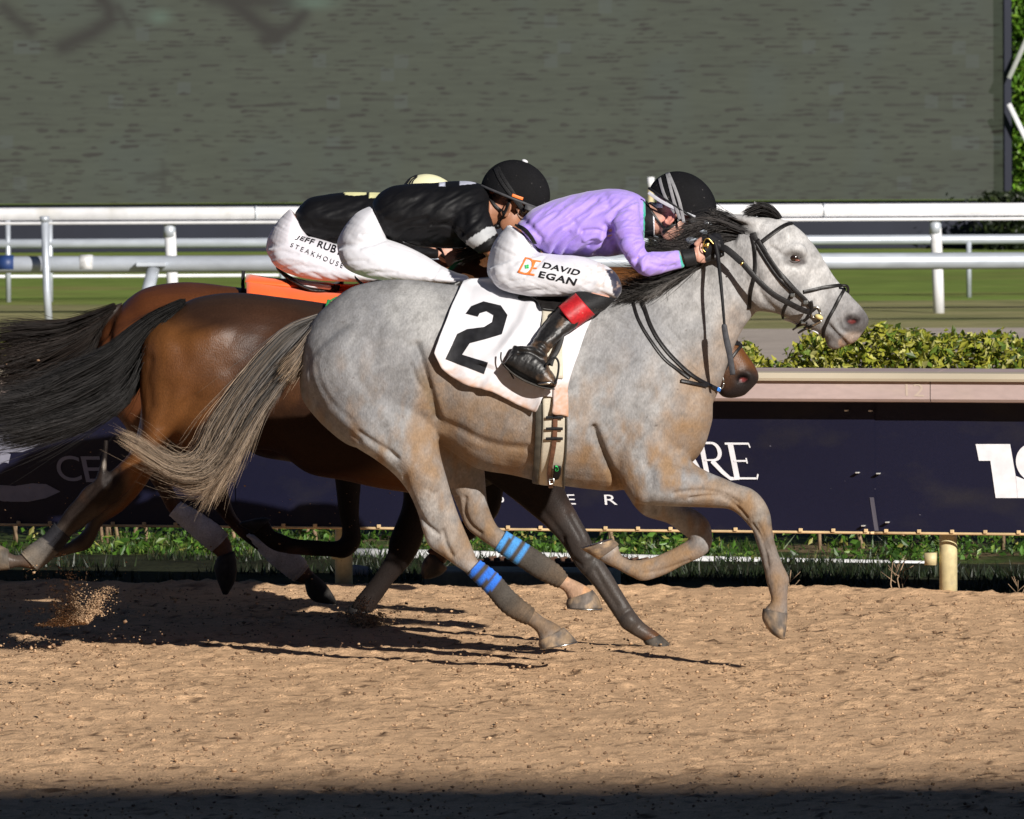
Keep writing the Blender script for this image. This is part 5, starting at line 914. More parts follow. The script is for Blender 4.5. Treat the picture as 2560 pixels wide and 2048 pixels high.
neck1 = loft('A', [(1180, 380, 1230, 620, .075), (1290, 390, 1310, 640, .062), (1390, 420, 1400, 640, .058), (1470, 440, 1480, 620, .06)], YJ, sub=4)
def both(f, st, Y, sc): return [loft(f, st, Y, sc=sc), loft(f, st, Y, sc=sc, mirror=True)]
hands1 = hand_chunks(hw1, (1, .25, .25), (0, .2, 1), -1)+hand_chunks(P1('A', 1680, 800, YJ+.12), (1, -.25, .2), (0, -.2, 1), 1)
jb1 = voxel([loft('A', J1T, YJ, sc=.82), neck1, loft('A', J1P, YJ, sc=.82)]+both('A', J1UA, YJ, .68)+both('A', J1FA, YJ, .68)+both('A', J1TH, YJ, .74)+both('A', J1CALF, YJ, .74)+both('E', J1FOOT, YJ, .8)
    +[loft('A', [(1560, 860, 1530, 765, .030, -.155), (1620, 850, 1600, 760, .028, -.15), (1680, 830, 1670, 745, .026, -.14)], YJ), loft('A', [(1560, 860, 1530, 765, .030, .155), (1640, 850, 1620, 760, .028, .14), (1700, 830, 1690, 745, .026, .13)], YJ)]+head_chunks(hd1, pit1)+ear_chunks(hd1, pit1)+hands1, .0042, 3, 'body')
paint(jb1, (.50, .27, .20), [('A', 1450, 510, 50, 70, (.62, .22, .17), .7), ('A', 1350, 460, 60, 50, (.12, .07, .05), .6), ('A', 1480, 660, 80, 100, (.42, .22, .16), .5)])
_q = (proj(getV(jb1))-np.array([1200, 380]))*3.08; _m = (_q[:, 0] > 1722+(_q[:, 1]-760)*.15) & (_q[:, 1] > 580)
_c = np.empty(len(_q)*4, np.float32); jb1.color_attributes['Col'].data.foreach_get('color', _c); _c = _c.reshape(-1, 4); _c[_m, :3] = (.008, .008, .009); jb1.color_attributes['Col'].data.foreach_set('color', _c.ravel())
obj('body', jb1, skinmat('skin_fair', None), j1)
m_hair1 = mat('short_hair', (.05, .03, .02), .7, n1=(90, .6, 1.5))
J1C = {}
jk1 = voxel([loft('A', J1T, YJ, n=32)]+both('A', J1UA, YJ, 1.0)+both('A', J1FA, YJ, 1.0), .0055, 5, 'jacket')
sculpt(jk1, [(f_, p_, w_*.8, d_*1.7) for f_, p_, w_, d_ in [('A', [(985, 640), (900, 600), (780, 610)], 5, .005), ('A', [(990, 660), (900, 650), (800, 670)], 5, -.005), ('A', [(985, 690), (920, 690), (840, 720)], 5, .005), ('A', [(560, 780), (600, 700), (690, 620)], 5, .005), ('A', [(640, 790), (690, 700), (790, 620)], 5, .005), ('A', [(1020, 560), (1090, 520), (1180, 520)], 5, .004), ('A', [(1040, 640), (1120, 590), (1230, 590)], 5, -.004), ('A', [(430, 560), (560, 480), (700, 430)], 6, -.003), ('A', [(1330, 800), (1400, 830), (1500, 840)], 5, -.003), ('A', [(1300, 860), (1400, 880), (1500, 875)], 5, .003), ('A', [(1000, 600), (1020, 690), (1075, 790)], 12, .016), ('A', [(1010, 520), (1080, 450), (1180, 440)], 8, .005), ('A', [(960, 560), (985, 640), (990, 720)], 12, .008), ('A', [(700, 500), (780, 470), (900, 380)], 9, .004), ('A', [(740, 540), (850, 470), (960, 440)], 9, .004), ('A', [(520, 790), (560, 690), (640, 600)], 9, -.006), ('A', [(600, 800), (650, 700), (760, 620)], 9, -.006), ('A', [(700, 800), (740, 740), (820, 690)], 10, -.006),
    ('A', [(820, 800), (880, 720), (970, 640)], 11, -.008), ('A', [(900, 780), (950, 740), (985, 640)], 9, .010), ('A', [(470, 660), (600, 560), (720, 540)], 10, .005), ('A', [(1060, 700), (1130, 640), (1230, 650)], 8, .006), ('A', [(1090, 760), (1180, 690), (1260, 700)], 7, -.005), ('A', [(1190, 830), (1250, 790), (1300, 775)], 7, .008), ('A', [(1200, 880), (1220, 800), (1260, 740)], 6, .006), ('A', [(1255, 900), (1250, 840), (1290, 780)], 6, -.005),
    ('A', [(1230, 360), (1245, 500), (1255, 640)], 7, .006), ('A', [(330, 520), (460, 660), (470, 780)], 10, .006), ('A', [(880, 300), (960, 330), (990, 420)], 10, .004), ('A', [(360, 600), (470, 520), (640, 440)], 8, .003)]], [('A', 1000, 300, 120, 50, .006)], extra=wrinkle(95, 17, .0075, 3, R(-38)))
lil = (.37, .255, .75); grn = (.01, .42, .27)
def jcol(p, V, C):
    q = fr('A', (1552, 825)); d = ((p-fr('A', (1540, 820)))@np.array([.985, -.17])); C[:, :3] = np.where((d > 0)[:, None] & (p[:, :1] > fr('A', (1500, 0))[0]), np.array(grn), C[:, :3])
    m = (p[:, 0] > fr('A', (1258, 0))[0]) & (p[:, 1] > fr('A', (0, 380))[1]) & (p[:, 0] < fr('A', (1285, 0))[0]) & (p[:, 1] < fr('A', (0, 665))[1]); C[m, :3] = grn
    fade = np.clip((fbm(p[:, 0]/60, p[:, 1]/25, 5, 3)-.45)*1.5, 0, .25)[:, None]; C[:, :3] = C[:, :3]*(1-fade)+np.array([.42, .32, .68])*fade
    sp = np.clip((fbm(p[:, 0]/9, p[:, 1]/6, 7, 2)-.52)*4, 0, .35)*(p[:, 0] > fr('A', (1150, 0))[0])*(p[:, 1] > fr('A', (0, 700))[1]); C[:, :3] = C[:, :3]*(1-sp[:, None])+np.array([.35, .24, .30])*sp[:, None]
paint(jk1, lil, [], jcol); obj('jacket', jk1, m_silk, j1)
br1 = voxel([loft('A', J1P, YJ, n=30)]+both('A', J1TH, YJ, 1.0), .0055, 5, 'breeches')
sculpt(br1, [('A', [(470, 790), (380, 760), (280, 745)], 4, .004), ('A', [(480, 802), (400, 835), (300, 860)], 4, -.004), ('A', [(500, 806), (430, 880), (350, 950)], 4, .004), ('A', [(130, 1035), (220, 1000), (330, 985)], 3.5, .004), ('A', [(180, 1062), (280, 1035), (400, 1025)], 3.5, -.004), ('A', [(260, 1088), (380, 1070), (500, 1066)], 3.5, .004), ('A', [(350, 1106), (470, 1094), (600, 1090)], 3.5, -.0035), ('A', [(1000, 900), (955, 960), (940, 1040)], 4, .004), ('A', [(880, 1110), (925, 1050), (980, 985)], 4, -.004), ('A', [(60, 900), (150, 880), (260, 870)], 4, .003), ('A', [(70, 960), (160, 940), (250, 935)], 4, -.003), ('A', [(430, 740), (500, 790), (640, 800)], 8, .005), ('A', [(440, 780), (410, 700), (330, 620)], 8, .004), ('A', [(90, 900), (110, 1000), (200, 1060)], 7, .005), ('A', [(200, 900), (230, 1000), (330, 1070)], 10, .0035), ('A', [(750, 1110), (850, 1060), (920, 1000)], 6, -.005), ('A', [(700, 1100), (780, 1040), (870, 1010)], 6, .004), ('A', [(240, 620), (300, 690), (420, 760)], 7, .004), ('A', [(330, 1100), (450, 1060), (560, 1050)], 8, .003)], [], extra=wrinkle(90, 9, .0020, 13, R(25)))
def bcol(p, V, C):
    q = (p-np.array([1200, 380]))*3.08; x, y = q[:, 0], q[:, 1]
    m = (x > 955+(y-900)*.30+25*np.sin(y/70)) & (y > 850) & (y < 1132) & (x-955 > (y-920)*.42) & ~((x > 940) & (y < 905)); C[m, :3] = (.022, .024, .045)
    d = np.clip((fbm(x/22, y/22, 4, 3)-.47)*3, 0, .5)*np.clip((x-650)/300, 0, 1); C[:, :3] = C[:, :3]*(1-d[:, None])+np.array([.50, .36, .28])*d[:, None]
paint(br1, (.64, .64, .675), [], bcol); obj('breeches', br1, m_breech, j1, label='white breeches with a navy knee patch and an orange and black name on the thigh')
TB1 = bvh(br1)
brq = [o for o in j1.children if o.name.startswith('breeches')][0]
def qd(x0, y0, x1, y1, h, lean=0):  # quad along a baseline, TL TR BR BL
    d = np.array([x1-x0, y1-y0], float); n = np.array([-d[1], d[0]])/np.linalg.norm(d)*h; l = np.array([lean, 0])
    return [(x0+l[0], y0), (x1+l[0], y1), tuple(np.array([x1, y1])+n), tuple(np.array([x0, y0])+n)]
decal('lettering', text2d('DAVID', .03), 'A', [(497, 852), (783, 915), (757, 955), (478, 893)], [TB1], MT['letter_black'], brq, .0022, 10)
decal('lettering', text2d('EGAN', .03), 'A', [(466, 918), (753, 978), (730, 1030), (448, 965)], [TB1], MT['letter_black'], brq, .0022, 10)
for l in ([(355, 815), (300, 925)], [(345, 818), (390, 828), (408, 860), (395, 905), (355, 938), (292, 922)], [(425, 845), (380, 940)], [(405, 838), (470, 846)], [(392, 895), (440, 900)], [(350, 938), (422, 948)]):
    obj('emblem', [strap('A', l, [TB1], .0075, .0012, .0016, 6, sm=0)], MT['letter_orange'], brq)
for dx, dy in ((-8, -6), (7, -8), (-6, 8), (9, 6)): obj('emblem', [ell((0, 0, 0), (.0045, .0015, .0045), None, onsurf([fr('A', (362+dx, 885+dy))], [TB1], .002)[0][0], 8, 6)], MT['letter_green'], brq)
obj('belt', [strap('A', [(268, 560), (330, 590), (385, 640), (425, 700)], [bvh(jk1), TB1], .016, .004, .002)], MT['black_rubber'], j1)
obj('waistband', [strap('A', [(225, 566), (300, 605), (355, 655), (400, 720)], [TB1, bvh(jk1)], .024, .004, .001)], m_white, j1)
# boots
def boot(mir):
    me = voxel([loft('A', J1CALF[1:], YJ, mirror=mir), loft('E', FOOT, YJ, mirror=mir), loft('E', J1FOOT, YJ, mirror=mir)], .0045, 4, 'boot')
    sculpt(me, [('E', [(1440, 430), (1530, 440), (1600, 490)], 4, .006), ('E', [(1440, 455), (1520, 460), (1590, 510)], 4, -.005), ('E', [(1430, 480), (1510, 485), (1570, 530)], 4, .005), ('E', [(1480, 415), (1560, 420), (1610, 460)], 4, .005), ('E', [(1350, 555), (1440, 610), (1540, 660), (1640, 690)], 3, .003)], [], both=True, extra=wrinkle(22, 9, .0015, 5, R(-50)))
    b = obj('boot', me, m_boot, j1); 
    b2 = [(1045, 1120, 800, 1062, .061, -.215), (975, 1200, 740, 1082, .063, -.224), (882, 1250, 740, 1092, .0635, -.228)]
    cf = [(1045, 1132, 770, 1062, .060, -.222), (960, 1216, 730, 1080, .064, -.242), (884, 1254, 700, 1110, .0645, -.255)]
    obj('boot_top', mesh([loft('A', cf, YJ, mirror=mir, sub=4)]), MT['black_rubber'], b)
    obj('boot_band', mesh([loft('A', [(886, 1254, 736, 1086, .066, -.262), (812, 1306, 670, 1138, .067, -.275), (738, 1360, 602, 1190, .066, -.287)], YJ, mirror=mir, sub=5)]), m_redrub, b, label='red rubber band round the top of the riding boot')
    obj('sole', mesh([loft('E', [(1338, 548, 1342, 562, .031, -.38), (1392, 598, 1390, 612, .037, -.38), (1460, 640, 1456, 654, .041, -.382), (1535, 672, 1532, 686, .045, -.385), (1600, 690, 1598, 702, .043, -.388), (1645, 697, 1645, 706, .028, -.39)], YJ, mirror=mir, sub=4)]), m_sole, b)
    if not mir: obj('spur_strap', [strap('E', [(1325, 480), (1322, 520), (1340, 560), (1370, 590), (1400, 640)], [], .006, .004, .0, 6, YJ-.38)], MT['black_leather'], b)
boot(False); boot(True)
# helmet, straps, goggles, gaiter
hm1, Mh = helmet(j1, hd1, pit1, 1.0, m_blackcloth, MT['black_rubber'], r=(.138, .112, .122))
TH1 = bvh(hm1.data)
obj('band', [strap('A', [(1296, 312), (1370, 365), (1450, 410), (1560, 462), (1655, 502)], [TH1], .013, .002, .001)], m_silverstrap, hm1)
for l in ([(1385, 205), (1410, 300), (1450, 390), (1500, 470)], [(1440, 168), (1470, 290), (1500, 400), (1540, 520)], [(1450, 168), (1500, 280), (1540, 400), (1570, 545)]):
    obj('goggle_strap', [strap('A', l, [TH1], .0125, .002, .003)], m_greystrap, hm1)
for x, y in ((1492, 425), (1532, 452)): obj('buckle', bevelled([box(onsurf([fr('A', (x, y))], [TH1], .005)[0][0], (.016, .006, .014))], .002), MT['black_rubber'], hm1)
TBD = bvh(jb1)
obj('chin_strap', [strap('A', [(1310, 450), (1370, 530), (1425, 590), (1440, 610)], [TBD], .010, .003, .004)], MT['black_leather'], hm1)
obj('chin_strap', [strap('A', [(1535, 510), (1490, 560), (1435, 600), (1385, 670)], [TBD], .016, .003, .005)], MT['black_leather'], hm1)
obj('chin_pad', [strap('A', [(1310, 395), (1360, 415), (1415, 412)], [TBD, TH1], .018, .004, .004)], m_white, hm1)
gg = thing('goggles', 'pale goggles worn by the lilac rider, half hidden under mane hair', 'goggles', P1('A', 1640, 640, YJ-.06))
for (x, y, a, b) in ((1648, 690, .034, .018), (1720, 615, .018, .010), (1750, 545, .02, .009)):
    l_ = obj('lens', [ell((0, 0, 0), (a, .012, b), rotm(R(15)), P1('A', x, y, YJ-.085), 18, 10)], m_lens, gg)
obj('frame', [tube([P1('A', 1590, 700, YJ-.08), P1('A', 1650, 655, YJ-.09), P1('A', 1710, 690, YJ-.085), P1('A', 1720, 720, YJ-.08)], .004, 8)], MT['black_rubber'], gg)
obj('neck_gaiter', mesh([loft('A', [(1262, 362, 1268, 660, .088), (1290, 385, 1300, 665, .078), (1335, 430, 1335, 668, .070)], YJ, sub=4, n=28)]), MT['letter_black'], j1)
obj('collar_trim', mesh([loft('A', [(1330, 420, 1330, 662, .071), (1342, 430, 1342, 664, .070)], YJ, sub=2, n=28)]), m_white, j1)
obj('wristband', mesh([loft('A', [(1586, 886, 1546, 752, .043, -.153), (1630, 878, 1600, 748, .041, -.146), (1672, 866, 1650, 742, .038, -.14)], YJ, sub=4)]), MT['black_rubber'], j1)
gl = voxel([loft('A', [(1735, 830, 1720, 700, .034, -.13), (1790, 800, 1765, 640, .042, -.11), (1850, 760, 1810, 620, .042, -.10), (1885, 720, 1850, 630, .030, -.09)], YJ), loft('A', [(1760, 700, 1690, 640, .03, -.02), (1840, 740, 1800, 610, .04, -.02), (1890, 720, 1860, 640, .03, -.03)], YJ)]
    +[tube([P1('A', 1760+22*k, 640+10*k, YJ-.135), P1('A', 1785+22*k, 690+14*k, YJ-.15), P1('A', 1775+22*k, 745+10*k, YJ-.14)], [.010, .011, .009], 8) for k in range(4)], .004, 3)
obj('gloved_fingers', gl, MT['letter_black'], j1, label='black gloved fingers bunched round the reins')
gp = [(1735, 772), (1715, 745), (1722, 700), (1740, 668), (1765, 672), (1790, 700), (1805, 715)]
obj('buckle', [rope('A', gp, [YJ-.165]*len(gp), .0022)], MT['gold'], j1); obj('emblem', [ell((0, 0, 0), (.013, .003, .006), rotm(R(-25)), P1('A', 1745, 715, YJ-.162), 12, 8), ell((0, 0, 0), (.005, .003, .009), None, P1('A', 1752, 725, YJ-.1625), 10, 8)], MT['gold'], j1)
# whip
wp = thing('whip', 'black riding whip held by the lilac rider, hanging down the grey neck', 'whip', P1('B', 730, 1470, YJ-.22))
obj('shaft', [rope('B', [(575, 440), (600, 560), (618, 720), (635, 900), (650, 1085)], [YJ-.16, YJ-.17, YJ-.21, YJ-.23, YJ-.235], np.linspace(.009, .0052, 33))], MT['black_rubber'], wp)
obj('flap', [free('B', [(646, 1080), (662, 1180), (690, 1310), (715, 1470)], [YJ-.235, YJ-.24, YJ-.245, YJ-.245], np.interp(np.linspace(0, 1, 25), [0, .08, .5, 1], [.016, .022, .025, .021]), .012)], mat('whip_flap', (.03, .03, .036), .7, n1=(60, .6, 1.5), bump=(200, .4, .002)), wp)
# ---------------------------------------------------------------- middle rider
j2 = thing('person', 'middle rider in black silks with grey armband and black cap on the dark bay', 'person', P1('C', 900, 860, Y2H))
J2T = [(835, 352, 935, 585, .13), (880, 285, 985, 600, .155), (970, 232, 1080, 622, .17), (1100, 214, 1180, 636, .18), (1250, 208, 1290, 642, .19), (1400, 196, 1400, 648, .195), (1500, 200, 1490, 640, .19), (1580, 222, 1570, 600, .14), (1625, 260, 1620, 540, .085)]
J2UA = [(1360, 420, 1600, 330, .08, -.12), (1380, 520, 1640, 450, .085, -.17), (1440, 600, 1670, 530, .072, -.20), (1500, 640, 1690, 570, .062, -.215), (1560, 690, 1700, 640, .052, -.215), (1610, 740, 1720, 690, .048, -.20)]
J2FA = [(1620, 760, 1720, 680, .048, -.20), (1700, 790, 1760, 690, .045, -.17), (1800, 770, 1820, 690, .04, -.14)]
J2P = [(830, 362, 935, 575, .13), (720, 420, 950, 600, .165), (625, 545, 960, 640, .175), (600, 650, 950, 700, .165), (650, 770, 900, 780, .12)]
J2TH = [(930, 585, 600, 660, .085, -.09), (1060, 630, 645, 775, .098, -.12), (1200, 700, 780, 842, .096, -.15), (1310, 770, 980, 872, .088, -.18), (1410, 815, 1180, 884, .076, -.20), (1470, 830, 1330, 893, .062, -.21), (1492, 850, 1430, 892, .04, -.21)]
hd2 = P1('C', 1772, 352, Y2H); pit2 = R(22)
J2K = [(1480, 860, 1330, 880, .055, -.215), (1400, 960, 1250, 940, .055, -.23), (1260, 1060, 1120, 1010, .05, -.25)]
jb2 = voxel([loft('C', J2T, Y2H, sc=.82), loft('C', J2P, Y2H, sc=.82), loft('C', [(1540, 300, 1540, 540, .075), (1640, 280, 1650, 520, .064), (1730, 300, 1740, 500, .062)], Y2H, sub=4)]+both('C', J2UA, Y2H, .68)+both('C', J2FA, Y2H, .8)+both('C', J2TH, Y2H, .76)+both('C', J2K, Y2H, .85)
    +head_chunks(hd2, pit2, 1.06)+ear_chunks(hd2, pit2, 1.06)+hand_chunks(P1('C', 1800, 730, Y2H-.13), (1, .3, 0), (0, 0, 1), -1)+hand_chunks(P1('C', 1335, 705, Y2H+.10), (1, -.1, -.35), (.3, 0, 1), -1)+[loft('C', [(1300, 640, 1200, 600, .03, .15), (1350, 740, 1320, 690, .026, .11)], Y2H)], .0048, 3, 'body')
paint(jb2, (.30, .135, .075), [('C', 1720, 340, 40, 50, (.42, .20, .13), .6), ('C', 1660, 290, 50, 40, (.03, .02, .016), .7), ('C', 1380, 725, 80, 60, (.5, .25, .2), 1)])
obj('body', jb2, skinmat('skin_brown', None), j2)
jk2 = voxel([loft('C', J2T, Y2H, n=32)]+both('C', J2UA[:5], Y2H, 1.0), .006, 5, 'jacket')
sculpt(jk2, [('C', [(1440, 560), (1360, 500), (1240, 490)], 6, .008), ('C', [(1430, 590), (1330, 560), (1200, 570)], 6, -.008), ('C', [(950, 540), (1060, 480), (1200, 450)], 7, .007), ('C', [(1000, 600), (1080, 540), (1180, 520)], 6, .007), ('C', [(1480, 520), (1560, 440), (1590, 350)], 6, .006), ('C', [(940, 480), (1050, 520), (1200, 560)], 10, .006), ('C', [(930, 400), (1040, 380), (1150, 330)], 12, .005), ('C', [(1200, 600), (1300, 540), (1400, 440)], 12, .007), ('C', [(1380, 620), (1440, 520), (1460, 420)], 11, .012), ('C', [(1050, 610), (1180, 590), (1300, 620)], 8, -.006), ('C', [(1240, 560), (1360, 560), (1450, 600)], 8, .006), ('C', [(880, 420), (930, 520), (945, 580)], 8, .005)], [], extra=wrinkle(60, 18, .005, 33, R(-30)))
def j2c(p, V, C):
    q = (p-np.array([620, 380]))*2.695; x, y = q[:, 0], q[:, 1]; t = (x-1560)*.55+(y-590)*.83
    m = (t > -42) & (t < 30) & (x > 1470) & (y > 505); C[m, :3] = (.36, .37, .38)
    m = (y < 232) & (x > 1290) & (x < 1535) & (y < 238-(x-1290)*.1) & (V[:, 2] > 0) & ((x < 1330) | (x > 1430)); C[m, :3] = (.5, .52, .62)
paint(jk2, (.005, .005, .006), [], j2c); obj('jacket', jk2, mat('black_silk', None, .55, .2, attr=True, n1=(9, .8, 1.3), bump=(26, .2, .006)), j2)
br2 = voxel([loft('C', J2P, Y2H, n=30)]+both('C', J2TH, Y2H, 1.0), .006, 5, 'breeches')
sculpt(br2, [('C', [(935, 590), (860, 565), (760, 560)], 4, .005), ('C', [(940, 602), (870, 640), (770, 660)], 4, -.004), ('C', [(620, 755), (700, 735), (800, 735)], 4, .004), ('C', [(690, 812), (790, 785), (900, 785)], 4, -.004), ('C', [(760, 832), (880, 812), (1000, 815)], 4, .004), ('C', [(1300, 770), (1260, 820), (1240, 870)], 4, .005), ('C', [(600, 640), (690, 625), (780, 640)], 4, .003), ('C', [(610, 660), (640, 770), (740, 830)], 9, .005), ('C', [(930, 600), (1000, 640), (1150, 690)], 9, .004), ('C', [(700, 560), (820, 480), (860, 400)], 9, .0035), ('C', [(1180, 860), (1260, 830), (1340, 830)], 6, .004), ('C', [(760, 640), (860, 600), (930, 590)], 9, .003)], [], extra=wrinkle(90, 9, .0020, 43, R(20)))
def b2c(p, V, C):
    q = (p-np.array([620, 380]))*2.695; x, y = q[:, 0], q[:, 1]; m = (x > 1275+(y-710)*.78+8*np.sin(y/20)) & (y > 690); C[m, :3] = (.022, .025, .045)
paint(br2, (.64, .64, .68), [], b2c); obj('breeches', br2, m_breech, j2)
for mir in (False, True): obj('boot', voxel([loft('C', J2K, Y2H, mirror=mir, sc=1.02), loft('C', [(1250, 1060, 1080, 1010, .04, -.26), (1180, 1120, 1060, 1080, .04, -.26), (1240, 1150, 1200, 1180, .04, -.27)], Y2H, mirror=mir)], .006, 3), m_boot, j2)
hm2, Mh2 = helmet(j2, hd2, pit2, 1.06, m_blackcloth, m_brim, r=(.132, .108, .128)); TH2 = bvh(hm2.data); TB2 = bvh(jb2)
for l in ([(1680, 100), (1730, 190), (1790, 280), (1850, 380)], [(1665, 110), (1700, 190), (1770, 290), (1845, 385)]): obj('goggle_strap', [strap('C', l, [TH2], .014, .002, .002)], MT['black_rubber'], hm2)
obj('headband', [strap('C', [(1605, 268), (1650, 262), (1680, 250)], [TB2], .022, .003, .004)], MT['letter_orange'], j2); obj('headband', [strap('C', [(1780, 290), (1820, 305), (1850, 315)], [TB2, TH2], .012, .003, .004)], MT['letter_orange'], j2)
obj('button', [ell((0, 0, 0), (.014, .014, .008), rotm(pit2), P1('C', 1865, 64, Y2H), 12, 8)], m_white, hm2)
obj('chin_strap', [strap('C', [(1625, 310), (1670, 370), (1725, 410)], [TB2], .013, .003, .004)], MT['black_leather'], hm2); obj('chin_strap', [strap('C', [(1770, 310), (1745, 390), (1710, 450), (1680, 500)], [TB2], .013, .003, .004)], MT['black_leather'], hm2); obj('chin_cup', [ell((0, 0, 0), (.016, .02, .012), None, onsurf([fr('C', (1678, 495))], [TB2], .004)[0][0], 12, 8)], MT['black_leather'], hm2)
g2g = thing('goggles', 'dark rimmed goggles worn by the black clad middle rider', 'goggles', P1('C', 1850, 390, Y2H-.06))
obj('lens', [ell((0, 0, 0), (.022, .03, .03), rotm(R(40)), P1('C', 1862, 392, Y2H-.045), 18, 12)], MT['eye'], g2g); obj('frame', [tube([P1('C', 1862+52*math.cos(a), 392+60*math.sin(a), Y2H-.062) for a in np.linspace(0, 6.28, 22)], .006, 8)], MT['brown_leather'], g2g)
obj('vest_trim', [strap('C', [(1045, 602), (1150, 632), (1300, 645), (1480, 640)], [bvh(jk2)], .007, .003, .001)], m_greystrap, j2)
# ---------------------------------------------------------------- far rider
j3 = thing('person', 'farthest rider in black and cream silks, cream cap half hidden by middle rider', 'person', P1('C', 350, 900, Y3H))
J3T = [(312, 415, 380, 560, .125), (400, 318, 460, 600, .15), (520, 288, 580, 618, .165), (660, 272, 700, 625, .175), (800, 272, 820, 620, .18), (930, 275, 930, 600, .185), (1010, 285, 1010, 560, .14), (1060, 300, 1060, 500, .085)]
J3P = [(285, 378, 400, 560, .125), (190, 480, 430, 590, .16), (130, 590, 480, 640, .17), (130, 690, 500, 690, .16), (220, 790, 460, 740, .12)]
J3TH = [(420, 570, 128, 660, .08, -.09), (560, 610, 180, 770, .092, -.12), (700, 670, 320, 838, .09, -.15), (830, 730, 500, 868, .083, -.18), (930, 770, 700, 875, .072, -.20), (990, 800, 850, 880, .055, -.21)]
J3UA = [(860, 400, 1060, 350, .075, -.12), (900, 520, 1080, 470, .075, -.17), (980, 640, 1110, 560, .06, -.2), (1050, 700, 1130, 620, .05, -.2)]
J3FA = [(1060, 720, 1130, 620, .045, -.2), (1200, 720, 1210, 640, .04, -.15), (1280, 720, 1285, 660, .035, -.12)]
hd3 = P1('C', 1190, 422, Y3H); pit3 = R(26)
J3K = [(980, 850, 850, 850, .052, -.21), (900, 930, 780, 900, .052, -.23), (800, 1020, 690, 970, .046, -.25)]
jb3 = voxel([loft('C', J3T, Y3H, sc=.82), loft('C', J3P, Y3H, sc=.82), loft('C', [(1000, 330, 1000, 540, .07), (1080, 340, 1090, 530, .06), (1160, 400, 1170, 540, .06)], Y3H, sub=4)]+both('C', J3UA, Y3H, .68)+both('C', J3FA, Y3H, .68)+both('C', J3TH, Y3H, .76)+both('C', J3K, Y3H, .85)+head_chunks(hd3, pit3, 1.05)+ear_chunks(hd3, pit3, 1.05)
    +hand_chunks(P1('C', 1280, 690, Y3H-.12), (1, .3, 0), (0, 0, 1), -1)+hand_chunks(P1('C', 1280, 690, Y3H+.12), (1, -.3, 0), (0, 0, 1), 1), .0055, 3, 'body')
paint(jb3, (.45, .24, .17)); obj('body', jb3, skinmat('skin_far', None), j3)
jk3 = voxel([loft('C', J3T, Y3H, n=30)]+both('C', J3UA, Y3H, 1.0)+both('C', J3FA, Y3H, 1.0), .0065, 5, 'jacket')
sculpt(jk3, [('C', [(320, 430), (400, 480), (410, 560)], 9, .007), ('C', [(380, 560), (480, 540), (600, 600)], 9, .006), ('C', [(420, 440), (560, 500), (700, 480)], 10, .005), ('C', [(500, 380), (620, 400), (760, 360)], 10, .004)], [], extra=wrinkle(60, 18, .004, 53, R(-20)))
def j3c(p, V, C):
    q = (p-np.array([620, 380]))*2.695; x, y = q[:, 0], q[:, 1]; m = ((y < 296-.10*np.abs(x-720)) & (x > 650) & (x < 800)) | ((y < 310) & (x > 815)); C[m, :3] = (.70, .68, .36)
paint(jk3, (.005, .005, .006), [], j3c); obj('jacket', jk3, bpy.data.materials['black_silk'], j3)
br3 = voxel([loft('C', J3P, Y3H, n=28)]+both('C', J3TH, Y3H, 1.0), .0065, 5, 'breeches')
sculpt(br3, [('C', [(130, 690), (220, 670), (330, 690)], 4, .004), ('C', [(160, 740), (260, 715), (380, 735)], 4, -.004), ('C', [(220, 790), (330, 765), (450, 785)], 4, .004), ('C', [(300, 822), (420, 800), (540, 815)], 4, -.004), ('C', [(390, 560), (330, 520), (250, 500)], 4, .004), ('C', [(140, 640), (180, 750), (300, 820)], 9, .005), ('C', [(300, 560), (400, 640), (560, 660)], 9, .003)], [], extra=wrinkle(80, 9, .0026, 63, R(30)))
def b3c(p, V, C):
    q = (p-np.array([620, 380]))*2.695; x, y = q[:, 0], q[:, 1]; m = (x > 680) & (y > 700+(x-680)*.2); C[m, :3] = (.76, .76, .80)
paint(br3, (.64, .62, .67), [], b3c); o3 = obj('breeches', br3, m_breech, j3, label='white breeches with slanted dark lettering over the hip'); TB3 = bvh(br3)
decal('lettering', text2d('JEFF RUBY\'S', .02), 'C', [(335, 562), (690, 655), (665, 740), (312, 590)], [TB3], MT['letter_black'], o3, .003, 10)
decal('lettering', text2d('S T E A K H O U S E'), 'C', [(296, 614), (648, 755), (636, 787), (284, 640)], [TB3], MT['letter_black'], o3, .003, 10)
for mir in (False, True): obj('boot', voxel([loft('C', J3K, Y3H, mirror=mir, sc=1.02), loft('C', [(830, 1010, 670, 980, .04, -.26), (760, 1080, 650, 1040, .04, -.26), (820, 1110, 780, 1140, .04, -.27)], Y3H, mirror=mir)], .006, 3), m_boot, j3)
m_cream = mat('cap_cream', (.72, .70, .45), .6, .3, n1=(8, .92, 1.04))
hm3, Mh3 = helmet(j3, hd3, pit3, 1.05, m_cream, MT['black_rubber'], r=(.132, .108, .122)); TH3 = bvh(hm3.data)
for l, w_, mm in (([(1062, 225), (1095, 180), (1140, 158)], .022, MT['black_rubber']), ([(1085, 226), (1105, 190), (1140, 165)], .010, MT['letter_black']), ([(1104, 226), (1115, 195), (1140, 172)], .006, MT['letter_black'])): obj('stripe', [strap('C', l, [TH3], w_, .002, .001)], mm, hm3)
